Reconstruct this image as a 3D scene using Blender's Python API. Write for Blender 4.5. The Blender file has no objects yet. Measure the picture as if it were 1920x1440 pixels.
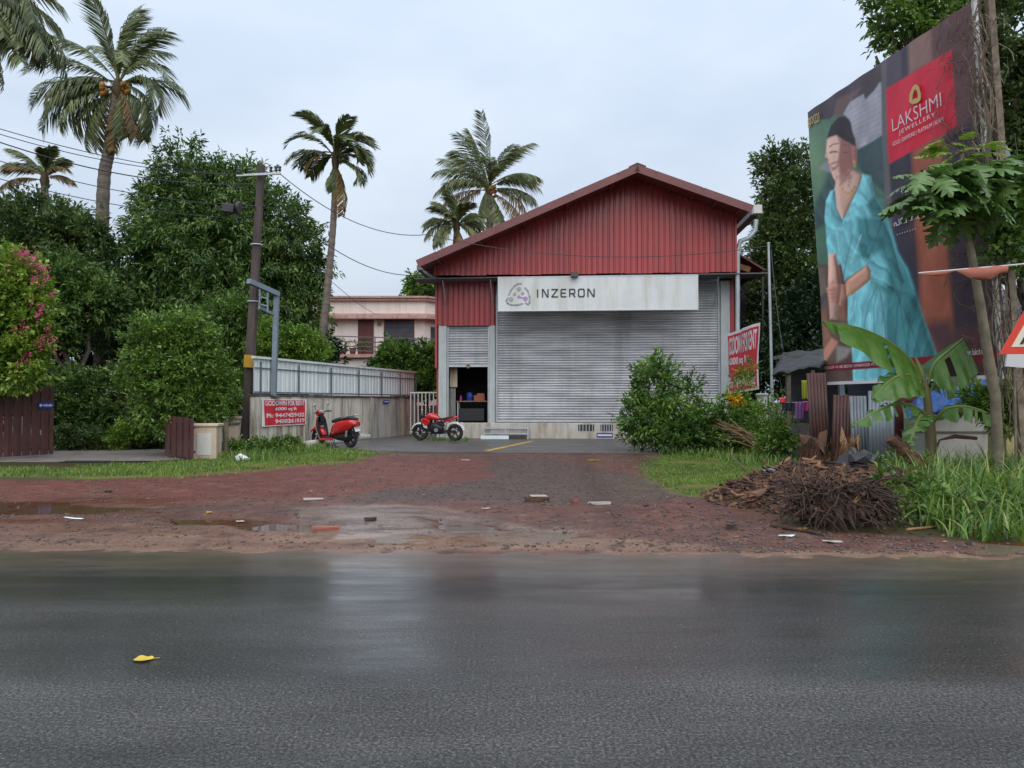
import bpy, bmesh, math, random
import numpy as np
from mathutils import Vector, Matrix, Euler

R = math.radians
scene = bpy.context.scene
COL = scene.collection

# ------------------------------------------------------------------ camera
CAM_H, FPX = 1.45, 1440.0
PITCH = math.atan(32.0 / FPX)
cam_d = bpy.data.cameras.new('camera'); cam = bpy.data.objects.new('camera', cam_d); COL.objects.link(cam)
cam.location = (0, 0, CAM_H); cam.rotation_euler = (math.pi / 2 + PITCH, 0, 0)
cam_d.sensor_width = 36.0; cam_d.lens = 36.0 * FPX / 1920.0
cam_d.clip_start = 0.1; cam_d.clip_end = 2000
scene.camera = cam

# ------------------------------------------------------------------ sky and sun (overcast monsoon day)
world = bpy.data.worlds.new('World'); scene.world = world; world.use_nodes = True
SUN_EL, SUN_AZ = 48.0, 176.0          # azimuth clockwise from +Y: behind the camera
nt = world.node_tree; nt.nodes.clear()
w_out = nt.nodes.new('ShaderNodeOutputWorld'); w_bg = nt.nodes.new('ShaderNodeBackground')
w_bg.inputs['Strength'].default_value = 0.1
w_sky = nt.nodes.new('ShaderNodeTexSky'); w_sky.sky_type = 'NISHITA'; w_sky.sun_disc = False
w_sky.sun_elevation = R(SUN_EL); w_sky.sun_rotation = R(SUN_AZ)
w_sky.air_density = 1.0; w_sky.dust_density = 4.0
w_tc = nt.nodes.new('ShaderNodeTexCoord'); w_map = nt.nodes.new('ShaderNodeMapping')
w_map.inputs['Scale'].default_value = (1.0, 1.0, 2.2)
w_n = nt.nodes.new('ShaderNodeTexNoise'); w_n.inputs['Scale'].default_value = 1.9
w_n.inputs['Detail'].default_value = 5; w_n.inputs['Roughness'].default_value = 0.5
w_r = nt.nodes.new('ShaderNodeValToRGB')
w_r.color_ramp.elements[0].position = 0.36; w_r.color_ramp.elements[0].color = (4.5, 5.35, 6.6, 1)
w_r.color_ramp.elements[1].position = 0.64; w_r.color_ramp.elements[1].color = (5.9, 6.65, 7.6, 1)
w_mx = nt.nodes.new('ShaderNodeMixRGB'); w_mx.inputs[0].default_value = 0.9
nt.links.new(w_tc.outputs['Generated'], w_map.inputs['Vector'])
nt.links.new(w_map.outputs['Vector'], w_n.inputs['Vector'])
nt.links.new(w_n.outputs['Fac'], w_r.inputs['Fac'])
nt.links.new(w_sky.outputs['Color'], w_mx.inputs[1]); nt.links.new(w_r.outputs['Color'], w_mx.inputs[2])
# an overcast sky is brighter overhead than at the horizon
w_sep = nt.nodes.new('ShaderNodeSeparateXYZ'); nt.links.new(w_tc.outputs['Generated'], w_sep.inputs[0])
w_up = nt.nodes.new('ShaderNodeMapRange'); w_up.inputs['From Min'].default_value = 0.0; w_up.inputs['From Max'].default_value = 1.0
w_up.inputs['To Min'].default_value = 0.90; w_up.inputs['To Max'].default_value = 1.75; nt.links.new(w_sep.outputs['Z'], w_up.inputs['Value'])
w_sc = nt.nodes.new('ShaderNodeVectorMath'); w_sc.operation = 'SCALE'
nt.links.new(w_mx.outputs['Color'], w_sc.inputs[0]); nt.links.new(w_up.outputs['Result'], w_sc.inputs['Scale'])
nt.links.new(w_sc.outputs['Vector'], w_bg.inputs['Color']); nt.links.new(w_bg.outputs['Background'], w_out.inputs['Surface'])

sun_d = bpy.data.lights.new('sun', 'SUN'); sun = bpy.data.objects.new('sun', sun_d); COL.objects.link(sun)
sun_d.energy = 1.5; sun_d.angle = R(80); sun_d.color = (1.0, 0.97, 0.93)
_az, _el = R(SUN_AZ), R(SUN_EL)
_sd = Vector((math.sin(_az) * math.cos(_el), math.cos(_az) * math.cos(_el), math.sin(_el)))
sun.rotation_euler = _sd.to_track_quat('Z', 'Y').to_euler(); sun.location = _sd * 60

vs = scene.view_settings
vs.view_transform = 'Standard'; vs.look = 'None'; vs.exposure = 0.25; vs.gamma = 1.0; vs.use_curve_mapping = False
scene.cycles.max_bounces = 6; scene.cycles.diffuse_bounces = 3; scene.cycles.glossy_bounces = 3
scene.cycles.transmission_bounces = 4; scene.cycles.transparent_max_bounces = 4
scene.cycles.caustics_reflective = False; scene.cycles.caustics_refractive = False

# ------------------------------------------------------------------ photo pixel -> world helpers
CP, SP = math.cos(PITCH), math.sin(PITCH)
def ray(px, py):
    dx = (px - 960.0) / FPX; dy = (720.0 - py) / FPX
    return Vector((dx, CP - dy * SP, SP + dy * CP))
def P(px, py, Y):
    d = ray(px, py); t = Y / d.y
    return Vector((0, 0, CAM_H)) + d * t
def G(px, py, z=0.0):
    d = ray(px, py); t = (z - CAM_H) / d.z
    return Vector((0, 0, CAM_H)) + d * t
def proj(x, y, z):                       # numpy: world -> photo pixel
    zz = z - CAM_H
    f = y * CP + zz * SP; u = -y * SP + zz * CP
    return 960.0 + FPX * x / f, 720.0 - FPX * u / f
def ppm(Y): return FPX / Y               # pixels per metre at depth Y

# ------------------------------------------------------------------ numpy value noise
def _hash(ix, iy, seed):
    h = (ix.astype(np.int64) * 374761393 + iy.astype(np.int64) * 668265263 + seed * 974711) & 0x7fffffff
    h = ((h ^ (h >> 13)) * 1274126177) & 0x7fffffff
    return ((h ^ (h >> 16)) & 0xffff) / 65535.0
def vnoise(x, y, seed=0):
    ix, iy = np.floor(x), np.floor(y); fx, fy = x - ix, y - iy
    fx = fx * fx * (3 - 2 * fx); fy = fy * fy * (3 - 2 * fy)
    a = _hash(ix, iy, seed); b = _hash(ix + 1, iy, seed); c = _hash(ix, iy + 1, seed); d = _hash(ix + 1, iy + 1, seed)
    return (a * (1 - fx) + b * fx) * (1 - fy) + (c * (1 - fx) + d * fx) * fy
def fbm(x, y, seed=0, octv=4):
    s = np.zeros_like(x, dtype=float); a = 0.5; n = 0
    for o in range(octv):
        s += a * vnoise(x * 2 ** o, y * 2 ** o, seed + o); n += a; a *= 0.5
    return s / n
def inpoly(x, y, poly):
    inside = np.zeros(x.shape, bool); n = len(poly); j = n - 1
    for i in range(n):
        xi, yi = poly[i]; xj, yj = poly[j]
        if yi != yj:
            inside ^= ((yi > y) != (yj > y)) & (x < (xj - xi) * (y - yi) / (yj - yi) + xi)
        j = i
    return inside
def segdist(x, y, poly, closed=True):
    d = np.full(x.shape, 1e9); n = len(poly)
    for i in range(n if closed else n - 1):
        ax, ay = poly[i]; bx, by = poly[(i + 1) % n]; vx, vy = bx - ax, by - ay
        t = np.clip(((x - ax) * vx + (y - ay) * vy) / max(vx * vx + vy * vy, 1e-9), 0, 1)
        d = np.minimum(d, np.hypot(x - ax - t * vx, y - ay - t * vy))
    return d
def srgb(r, g, b):
    f = lambda c: (c / 255 / 12.92) if c / 255 <= 0.04045 else ((c / 255 + 0.055) / 1.055) ** 2.4
    return (f(r), f(g), f(b))

# ------------------------------------------------------------------ object helpers
def tag(o, label=None, cat=None, group=None, kind=None):
    if label: o['label'] = label
    if cat: o['category'] = cat
    if group: o['group'] = group
    if kind: o['kind'] = kind
    return o
def empty(name, loc=(0, 0, 0), rz=0, label=None, cat=None, group=None):
    o = bpy.data.objects.new(name, None); COL.objects.link(o)
    o.location = loc; o.rotation_euler = (0, 0, rz); o.empty_display_size = 0.2
    return tag(o, label, cat, group)
def link(name, me, mat=None, parent=None, loc=None, rot=None):
    o = bpy.data.objects.new(name, me); COL.objects.link(o)
    if mat is not None and len(me.materials) == 0: me.materials.append(mat)
    if parent is not None: o.parent = parent
    if loc is not None: o.location = loc
    if rot is not None: o.rotation_euler = rot
    return o
def copy_tree(o, parent=None):
    c = o.copy(); COL.objects.link(c); c.parent = parent
    for ch in [q for q in bpy.data.objects if q.parent == o]: copy_tree(ch, c)
    return c
def np_mesh(name, verts, faces, k, smooth=False, rnd=None):
    """verts (n,3), faces (m,k) int -> mesh, fast"""
    me = bpy.data.meshes.new(name); m = len(faces)
    me.vertices.add(len(verts)); me.vertices.foreach_set('co', np.asarray(verts, np.float32).ravel())
    me.loops.add(m * k); me.loops.foreach_set('vertex_index', np.asarray(faces, np.int32).ravel())
    me.polygons.add(m); me.polygons.foreach_set('loop_start', np.arange(0, m * k, k, dtype=np.int32))
    if smooth: me.polygons.foreach_set('use_smooth', np.ones(m, bool))
    me.update(calc_edges=True)
    if rnd is not None:
        a = me.attributes.new('rnd', 'FLOAT', 'FACE'); a.data.foreach_set('value', np.asarray(rnd, np.float32))
    return me

class MB:
    """collects shapes, builds ONE mesh object"""
    def __init__(self): self.v = []; self.f = []; self.M = Matrix()
    def add(self, vs, fs):
        b = len(self.v); M = self.M
        self.v += [tuple(M @ Vector(p)) for p in vs]; self.f += [tuple(i + b for i in f) for f in fs]; return self
    def box(self, c, s, rot=None):
        x, y, z = s[0] / 2, s[1] / 2, s[2] / 2
        p = [Vector(q) for q in ((-x,-y,-z),(x,-y,-z),(x,y,-z),(-x,y,-z),(-x,-y,z),(x,-y,z),(x,y,z),(-x,y,z))]
        if rot is not None:
            m = Euler(rot).to_matrix(); p = [m @ q for q in p]
        return self.add([q + Vector(c) for q in p], [(0,3,2,1),(4,5,6,7),(0,1,5,4),(1,2,6,5),(2,3,7,6),(3,0,4,7)])
    def box2(self, a, b):
        return self.box([(a[i] + b[i]) / 2 for i in range(3)], [abs(b[i] - a[i]) for i in range(3)])
    def bar(self, a, b, w, h, up=(0, 0, 1)):
        a, b = Vector(a), Vector(b); d = (b - a).normalized(); u = Vector(up)
        if abs(d.dot(u)) > 0.98: u = Vector((0, 1, 0))
        s = d.cross(u).normalized() * (w / 2); t = s.cross(d).normalized() * (h / 2)
        vs = [a - s - t, a + s - t, a + s + t, a - s + t, b - s - t, b + s - t, b + s + t, b - s + t]
        return self.add(vs, [(0,1,2,3),(7,6,5,4),(0,4,5,1),(1,5,6,2),(2,6,7,3),(3,7,4,0)])
    def tube(self, pts, rad, n=6, cap=True):
        pts = [Vector(p) for p in pts]; m = len(pts)
        if not hasattr(rad, '__len__'): rad = [rad] * m
        vs, fs = [], []; prev = None
        for i, p in enumerate(pts):
            d = (pts[min(i + 1, m - 1)] - pts[max(i - 1, 0)])
            d = d.normalized() if d.length > 1e-9 else Vector((0, 0, 1))
            if prev is None:
                u = Vector((0, 0, 1)) if abs(d.z) < 0.9 else Vector((1, 0, 0))
                s = d.cross(u).normalized()
            else:
                s = (prev - d * prev.dot(d))
                s = s.normalized() if s.length > 1e-6 else d.orthogonal().normalized()
            prev = s; t = d.cross(s)
            for k in range(n):
                a = 2 * math.pi * k / n
                vs.append(p + (s * math.cos(a) + t * math.sin(a)) * rad[i])
        for i in range(m - 1):
            for k in range(n):
                k2 = (k + 1) % n
                fs.append((i * n + k, i * n + k2, (i + 1) * n + k2, (i + 1) * n + k))
        if cap: fs += [tuple(range(n - 1, -1, -1)), tuple((m - 1) * n + k for k in range(n))]
        return self.add(vs, fs)
    def prism(self, poly, y0, y1):
        """poly in (x,z), extruded y0..y1"""
        n = len(poly); vs = [(p[0], y0, p[1]) for p in poly] + [(p[0], y1, p[1]) for p in poly]
        fs = [tuple(range(n)), tuple(range(2 * n - 1, n - 1, -1))]
        fs += [(i, i + n, (i + 1) % n + n, (i + 1) % n) for i in range(n)]
        return self.add(vs, fs)
    def loft(self, rings, cap=True):
        n = len(rings[0]); vs = [p for r in rings for p in r]; fs = []
        for i in range(len(rings) - 1):
            for k in range(n):
                k2 = (k + 1) % n; fs.append((i * n + k, i * n + k2, (i + 1) * n + k2, (i + 1) * n + k))
        if cap: fs += [tuple(range(n - 1, -1, -1)), tuple((len(rings) - 1) * n + k for k in range(n))]
        return self.add(vs, fs)
    def body(self, secs, n=14, pw=2.4):
        """superellipse sections along x: (x, zc, half width, half height)"""
        rings = []
        for (x, zc, hw, hh) in secs:
            r = []
            for k in range(n):
                a = 2 * math.pi * k / n; c, s = math.cos(a), math.sin(a)
                r.append((x, hw * math.copysign(abs(c) ** (2 / pw), c), zc + hh * math.copysign(abs(s) ** (2 / pw), s)))
            rings.append(r)
        return self.loft(rings)
    def torus(self, c, R0, r0, axis='y', n=24, m=8):
        vs, fs = [], []
        for i in range(n):
            a = 2 * math.pi * i / n
            for j in range(m):
                b = 2 * math.pi * j / m; rr = R0 + r0 * math.cos(b); h = r0 * math.sin(b)
                p = {'y': (rr * math.cos(a), h, rr * math.sin(a)), 'z': (rr * math.cos(a), rr * math.sin(a), h),
                     'x': (h, rr * math.cos(a), rr * math.sin(a))}[axis]
                vs.append((c[0] + p[0], c[1] + p[1], c[2] + p[2]))
        for i in range(n):
            for j in range(m):
                fs.append((i * m + j, i * m + (j + 1) % m, ((i + 1) % n) * m + (j + 1) % m, ((i + 1) % n) * m + j))
        return self.add(vs, fs)
    def ball(self, c, r, n=8, m=6):
        if not hasattr(r, '__len__'): r = (r, r, r)
        vs = [(c[0], c[1], c[2] - r[2])]; fs = []
        for j in range(1, m):
            b = -math.pi / 2 + math.pi * j / m
            for i in range(n):
                a = 2 * math.pi * i / n
                vs.append((c[0] + r[0] * math.cos(b) * math.cos(a), c[1] + r[1] * math.cos(b) * math.sin(a), c[2] + r[2] * math.sin(b)))
        vs.append((c[0], c[1], c[2] + r[2])); T = len(vs) - 1
        for i in range(n):
            fs.append((0, 1 + (i + 1) % n, 1 + i)); fs.append((T, T - n + i, T - n + (i + 1) % n))
            for j in range(m - 2):
                q = 1 + j * n; fs.append((q + i, q + (i + 1) % n, q + n + (i + 1) % n, q + n + i))
        return self.add(vs, fs)
    def mesh(self, name, smooth=False):
        me = bpy.data.meshes.new(name); me.from_pydata(self.v, [], self.f)
        if smooth:
            me.polygons.foreach_set('use_smooth', [True] * len(me.polygons))
            try: me.set_sharp_from_angle(angle=R(45))
            except Exception: pass
        me.update(); return me
    def build(self, name, mat, parent=None, loc=None, rot=None, smooth=False, bevel=0):
        o = link(name, self.mesh(name, smooth), mat, parent, loc, rot)
        if bevel:
            b = o.modifiers.new('bevel', 'BEVEL'); b.width = bevel; b.segments = 2; b.limit_method = 'ANGLE'
        return o

_txt = {}
def text_mesh(body, offset=0.0, spacing=1.0, line=1.0, align='CENTER'):
    """text as flat mesh data normalised to x in [0,1], y in [0,1] of its own bounding box; returns verts, faces, aspect"""
    key = (body, offset, spacing, line, align)
    if key in _txt: return _txt[key]
    c = bpy.data.curves.new('text', 'FONT'); c.body = body; c.offset = offset; c.space_character = spacing
    c.space_line = line; c.align_x = align; c.resolution_u = 3
    o = bpy.data.objects.new('text', c); COL.objects.link(o)
    dg = bpy.context.evaluated_depsgraph_get(); dg.update()
    m = o.evaluated_get(dg).to_mesh()
    v = np.array([p.co[:] for p in m.vertices]) if len(m.vertices) else np.zeros((1, 3))
    f = [tuple(p.vertices) for p in m.polygons]
    o.evaluated_get(dg).to_mesh_clear(); bpy.data.objects.remove(o); bpy.data.curves.remove(c)
    lo, hi = v.min(0), v.max(0); sz = np.maximum(hi - lo, 1e-6)
    v2 = (v[:, :2] - lo[:2]) / sz[:2]; _txt[key] = (v2, f, sz[0] / sz[1]); return _txt[key]
def text_on(mb, body, org, ux, uy, w, h, **kw):
    """put text into builder: lower left corner org, unit axes ux (reading direction) and uy (up), box w x h"""
    v, f, asp = text_mesh(body, **kw); org, ux, uy = Vector(org), Vector(ux), Vector(uy)
    mb.add([org + ux * (p[0] * w) + uy * (p[1] * h) for p in v], f)
# ------------------------------------------------------------------ procedural materials
M = {}
def _bs(name):
    m = bpy.data.materials.new(name); m.use_nodes = True
    t = m.node_tree; b = t.nodes['Principled BSDF']; return m, t, b
def pm(name, c1, c2=None, scale=3.0, rough=0.6, bump=0.0, bscale=None, metal=0.0, spec=0.5, stretch=(1, 1, 1), rough2=None,
       c3=None, stain=None, stain_scale=1.5, stain_amt=0.5, stain_lo=0.5, coat=0.0, detail=6):
    """two colour noise mix in world space, optional stain colour streaks and bump"""
    m, t, b = _bs(name); N, L = t.nodes, t.links
    geo = N.new('ShaderNodeNewGeometry'); mp = N.new('ShaderNodeMapping'); mp.inputs['Scale'].default_value = stretch
    L.new(geo.outputs['Position'], mp.inputs['Vector'])
    n = N.new('ShaderNodeTexNoise'); n.inputs['Scale'].default_value = scale; n.inputs['Detail'].default_value = detail
    n.inputs['Roughness'].default_value = 0.6
    L.new(mp.outputs['Vector'], n.inputs['Vector'])
    r = N.new('ShaderNodeValToRGB'); e = r.color_ramp.elements
    e[0].position = 0.3; e[1].position = 0.7
    e[0].color = (*c1, 1); e[1].color = (*(c2 or c1), 1)
    if c3 is not None:
        q = e.new(0.5); q.color = (*c3, 1)
    L.new(n.outputs['Fac'], r.inputs['Fac']); out = r.outputs['Color']
    if stain is not None:
        mp2 = N.new('ShaderNodeMapping'); mp2.inputs['Scale'].default_value = (3.0, 3.0, 0.35)
        L.new(geo.outputs['Position'], mp2.inputs['Vector'])
        n2 = N.new('ShaderNodeTexNoise'); n2.inputs['Scale'].default_value = stain_scale; n2.inputs['Detail'].default_value = 8
        n2.inputs['Roughness'].default_value = 0.7
        L.new(mp2.outputs['Vector'], n2.inputs['Vector'])
        r2 = N.new('ShaderNodeValToRGB'); r2.color_ramp.elements[0].position = stain_lo; r2.color_ramp.elements[1].position = stain_lo + 0.18
        r2.color_ramp.elements[0].color = (0, 0, 0, 1); r2.color_ramp.elements[1].color = (stain_amt,) * 3 + (1,)
        L.new(n2.outputs['Fac'], r2.inputs['Fac'])
        mx = N.new('ShaderNodeMixRGB'); L.new(r2.outputs['Color'], mx.inputs[0]); L.new(out, mx.inputs[1])
        mx.inputs[2].default_value = (*stain, 1); out = mx.outputs['Color']
    L.new(out, b.inputs['Base Color'])
    b.inputs['Metallic'].default_value = metal; b.inputs['Specular IOR Level'].default_value = spec
    b.inputs['Coat Weight'].default_value = coat; b.inputs['Coat Roughness'].default_value = 0.08
    if rough2 is None: b.inputs['Roughness'].default_value = rough
    else:
        mr = N.new('ShaderNodeMapRange'); mr.inputs['From Min'].default_value = 0.3; mr.inputs['From Max'].default_value = 0.7
        mr.inputs['To Min'].default_value = rough; mr.inputs['To Max'].default_value = rough2
        L.new(n.outputs['Fac'], mr.inputs['Value']); L.new(mr.outputs['Result'], b.inputs['Roughness'])
    if bump:
        nb = N.new('ShaderNodeTexNoise'); nb.inputs['Scale'].default_value = bscale or scale * 6; nb.inputs['Detail'].default_value = 4
        L.new(geo.outputs['Position'], nb.inputs['Vector'])
        bp = N.new('ShaderNodeBump'); bp.inputs['Strength'].default_value = bump; bp.inputs['Distance'].default_value = 0.02
        L.new(nb.outputs['Fac'], bp.inputs['Height']); L.new(bp.outputs['Normal'], b.inputs['Normal'])
    M[name] = m; return m
def leafmat(name, dark, mid, light, rough=0.42, trans=0.22, odd=None, wscale=0.9):
    """leaf colour from each leaf's own random number plus a slow change through the plant"""
    m, t, b = _bs(name); N, L = t.nodes, t.links
    at = N.new('ShaderNodeAttribute'); at.attribute_name = 'rnd'
    geo = N.new('ShaderNodeNewGeometry'); n = N.new('ShaderNodeTexNoise'); n.inputs['Scale'].default_value = wscale
    L.new(geo.outputs['Position'], n.inputs['Vector'])
    ad = N.new('ShaderNodeMath'); ad.operation = 'MULTIPLY_ADD'; ad.inputs[1].default_value = 0.9; ad.inputs[2].default_value = -0.45
    L.new(n.outputs['Fac'], ad.inputs[0])
    ad2 = N.new('ShaderNodeMath'); ad2.operation = 'ADD'; ad2.use_clamp = True
    L.new(ad.outputs[0], ad2.inputs[0]); L.new(at.outputs['Fac'], ad2.inputs[1])
    r = N.new('ShaderNodeValToRGB'); e = r.color_ramp.elements
    e[0].position = 0.08; e[0].color = (*dark, 1); e[1].position = 0.92; e[1].color = (*light, 1)
    q = e.new(0.5); q.color = (*mid, 1)
    if odd is not None:
        q = e.new(0.985); q.color = (*odd, 1); e[-2].position = 0.9
    L.new(ad2.outputs[0], r.inputs['Fac']); L.new(r.outputs['Color'], b.inputs['Base Color'])
    b.inputs['Roughness'].default_value = rough; b.inputs['Specular IOR Level'].default_value = 0.5
    tr = N.new('ShaderNodeBsdfTranslucent'); hs = N.new('ShaderNodeHueSaturation'); hs.inputs['Value'].default_value = 1.5
    L.new(r.outputs['Color'], hs.inputs['Color']); L.new(hs.outputs['Color'], tr.inputs['Color'])
    mx = N.new('ShaderNodeMixShader'); mx.inputs[0].default_value = trans
    L.new(b.outputs['BSDF'], mx.inputs[1]); L.new(tr.outputs['BSDF'], mx.inputs[2])
    L.new(mx.outputs['Shader'], t.nodes['Material Output'].inputs['Surface'])
    M[name] = m; return m
def vcolmat(name, rough=0.6, bump=0.0, bscale=40, spec=0.4, wet=False, grain=0.0, gscale=60):
    """colour from the print / soil colour attribute, optional wetness attribute, fine grain"""
    m, t, b = _bs(name); N, L = t.nodes, t.links
    at = N.new('ShaderNodeAttribute'); at.attribute_name = 'Col'; out = at.outputs['Color']
    geo = N.new('ShaderNodeNewGeometry')
    if grain:
        n = N.new('ShaderNodeTexNoise'); n.inputs['Scale'].default_value = gscale; n.inputs['Detail'].default_value = 6
        n.inputs['Roughness'].default_value = 0.75
        L.new(geo.outputs['Position'], n.inputs['Vector'])
        mr = N.new('ShaderNodeMapRange'); mr.inputs['From Min'].default_value = 0.3; mr.inputs['From Max'].default_value = 0.7
        mr.inputs['To Min'].default_value = 1 - grain; mr.inputs['To Max'].default_value = 1 + grain
        L.new(n.outputs['Fac'], mr.inputs['Value'])
        mx = N.new('ShaderNodeVectorMath'); mx.operation = 'SCALE'
        L.new(out, mx.inputs[0]); L.new(mr.outputs['Result'], mx.inputs['Scale']); out = mx.outputs['Vector']
    L.new(out, b.inputs['Base Color']); b.inputs['Specular IOR Level'].default_value = spec
    if wet:
        aw = N.new('ShaderNodeAttribute'); aw.attribute_name = 'wet'
        mr = N.new('ShaderNodeMapRange'); mr.inputs['To Min'].default_value = 0.8; mr.inputs['To Max'].default_value = 0.1
        L.new(aw.outputs['Fac'], mr.inputs['Value']); L.new(mr.outputs['Result'], b.inputs['Roughness'])
        nb = N.new('ShaderNodeTexNoise'); nb.inputs['Scale'].default_value = bscale; nb.inputs['Detail'].default_value = 5
        L.new(geo.outputs['Position'], nb.inputs['Vector'])
        bp = N.new('ShaderNodeBump'); bp.inputs['Distance'].default_value = 0.03
        iv = N.new('ShaderNodeMapRange'); iv.inputs['To Min'].default_value = bump; iv.inputs['To Max'].default_value = bump * 0.08
        L.new(aw.outputs['Fac'], iv.inputs['Value']); L.new(iv.outputs['Result'], bp.inputs['Strength'])
        L.new(nb.outputs['Fac'], bp.inputs['Height']); L.new(bp.outputs['Normal'], b.inputs['Normal'])
    else:
        b.inputs['Roughness'].default_value = rough
        if bump:
            nb = N.new('ShaderNodeTexNoise'); nb.inputs['Scale'].default_value = bscale
            L.new(geo.outputs['Position'], nb.inputs['Vector'])
            bp = N.new('ShaderNodeBump'); bp.inputs['Distance'].default_value = 0.02; bp.inputs['Strength'].default_value = bump
            L.new(nb.outputs['Fac'], bp.inputs['Height']); L.new(bp.outputs['Normal'], b.inputs['Normal'])
    M[name] = m; return m
def set_col(me, rgb, wet=None):
    a = me.color_attributes.new('Col', 'FLOAT_COLOR', 'POINT')
    d = np.ones((len(rgb), 4), np.float32); d[:, :3] = rgb; a.data.foreach_set('color', d.ravel())
    if wet is not None:
        w = me.attributes.new('wet', 'FLOAT', 'POINT'); w.data.foreach_set('value', np.asarray(wet, np.float32))

pm('red_clad', (0.38, 0.042, 0.045), (0.46, 0.072, 0.070), scale=1.2, rough=0.24, rough2=0.42, stretch=(1, 1, 0.25), stain=(0.22, 0.045, 0.05), stain_amt=0.65, stain_scale=0.6, stain_lo=0.47)
pm('roof_red', (0.15, 0.045, 0.045), (0.20, 0.065, 0.06), scale=2.0, rough=0.5)
pm('canopy', (0.10, 0.10, 0.105), (0.16, 0.16, 0.165), scale=2, rough=0.6)
pm('shutter', (0.33, 0.34, 0.36), (0.66, 0.67, 0.68), c3=(0.50, 0.51, 0.53), scale=0.8, rough=0.34, rough2=0.5, metal=0.2, stretch=(0.6, 0.6, 5.0), stain=(0.20, 0.205, 0.21), stain_amt=0.45, stain_scale=0.45, stain_lo=0.49)
pm('concrete_col', (0.42, 0.46, 0.46), (0.54, 0.57, 0.56), scale=3, rough=0.8, stain=(0.25, 0.26, 0.25), stain_amt=0.4)
pm('plinth', (0.42, 0.40, 0.36), (0.60, 0.58, 0.54), c3=(0.52, 0.48, 0.42), scale=1.3, rough=0.8, stain=(0.26, 0.19, 0.12), stain_amt=0.7, stain_lo=0.46, bump=0.15)
pm('sign_white', (0.66, 0.69, 0.69), (0.74, 0.76, 0.76), scale=1.5, rough=0.45, stain=(0.46, 0.44, 0.32), stain_amt=0.6, stain_scale=0.6, stain_lo=0.48)
pm('mould', (0.05, 0.045, 0.035), (0.16, 0.14, 0.11), scale=4, rough=0.95, bump=0.3)
pm('sign_edge', (0.70, 0.72, 0.73), (0.62, 0.64, 0.65), scale=4, rough=0.4)
pm('letter_black', (0.02, 0.022, 0.026), (0.03, 0.03, 0.035), rough=0.4)
pm('logo_grey', (0.30, 0.33, 0.35), (0.38, 0.41, 0.43), rough=0.4)
pm('logo_lilac', (0.42, 0.22, 0.50), (0.48, 0.28, 0.55), rough=0.4)
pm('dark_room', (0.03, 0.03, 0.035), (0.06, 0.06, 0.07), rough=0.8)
pm('black_metal', (0.015, 0.015, 0.017), (0.03, 0.03, 0.033), rough=0.45)
pm('steel', (0.42, 0.45, 0.47), (0.55, 0.57, 0.58), scale=5, rough=0.4, metal=0.6)
pm('galv', (0.36, 0.40, 0.42), (0.52, 0.56, 0.58), scale=3, rough=0.45, metal=0.4, stain=(0.25, 0.25, 0.24), stain_amt=0.4)
pm('steel_blue', (0.16, 0.21, 0.26), (0.22, 0.27, 0.32), scale=6, rough=0.5, stain=(0.15, 0.12, 0.10), stain_amt=0.3)
pm('fence_white', (0.70, 0.78, 0.78), (0.80, 0.86, 0.86), scale=1.4, rough=0.5, stain=(0.40, 0.46, 0.44), stain_amt=0.6)
pm('fence_frame', (0.09, 0.10, 0.11), (0.15, 0.165, 0.175), scale=4, rough=0.6)
pm('wall_conc', (0.52, 0.47, 0.38), (0.76, 0.72, 0.62), c3=(0.66, 0.61, 0.51), scale=1.1, rough=0.9, stain=(0.07, 0.058, 0.04), stain_amt=0.9, stain_scale=0.9, stain_lo=0.45, bump=0.3, bscale=14)
pm('wall_grey', (0.40, 0.39, 0.36), (0.54, 0.52, 0.48), scale=1.3, rough=0.9, stain=(0.12, 0.11, 0.09), stain_amt=0.8, stain_scale=0.9, stain_lo=0.47, bump=0.3, bscale=14)
pm('banner_red', (0.62, 0.022, 0.035), (0.70, 0.035, 0.05), scale=2, rough=0.55)
pm('banner_white', (0.75, 0.74, 0.75), (0.80, 0.79, 0.80), rough=0.6)
pm('pole_brown', (0.055, 0.040, 0.038), (0.10, 0.075, 0.068), scale=4, rough=0.8, stretch=(1, 1, 0.3), bump=0.3, stain=(0.16, 0.13, 0.11), stain_amt=0.4)
pm('plate_yellow', (0.45, 0.24, 0.02), (0.55, 0.32, 0.04), rough=0.6, stain=(0.15, 0.08, 0.04), stain_amt=0.6)
pm('insulator', (0.05, 0.05, 0.06), (0.10, 0.09, 0.10), rough=0.3)
pm('wire', (0.03, 0.03, 0.035), (0.05, 0.05, 0.055), rough=0.6)
pm('gate_brown', (0.070, 0.026, 0.026), (0.12, 0.045, 0.042), scale=2, rough=0.5, stain=(0.05, 0.03, 0.03), stain_amt=0.5)
pm('blue_plate', (0.02, 0.04, 0.26), (0.03, 0.06, 0.32), rough=0.4)
pm('cream', (0.52, 0.40, 0.30), (0.62, 0.50, 0.38), scale=2, rough=0.85, stain=(0.25, 0.19, 0.14), stain_amt=0.6)
pm('tile_white', (0.60, 0.58, 0.54), (0.68, 0.66, 0.62), rough=0.6, stain=(0.45, 0.40, 0.34), stain_amt=0.4)
pm('pink_wall', (0.76, 0.66, 0.60), (0.82, 0.73, 0.67), scale=0.9, rough=0.85, stain=(0.45, 0.33, 0.31), stain_amt=0.4)
pm('pink_trim', (0.46, 0.27, 0.23), (0.56, 0.36, 0.31), scale=1.5, rough=0.8, stain=(0.12, 0.09, 0.09), stain_amt=0.6, stain_scale=2)
pm('door_red', (0.10, 0.022, 0.024), (0.14, 0.035, 0.035), scale=3, rough=0.5)
pm('glass_dark', (0.06, 0.07, 0.09), (0.09, 0.10, 0.12), rough=0.08)
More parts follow.
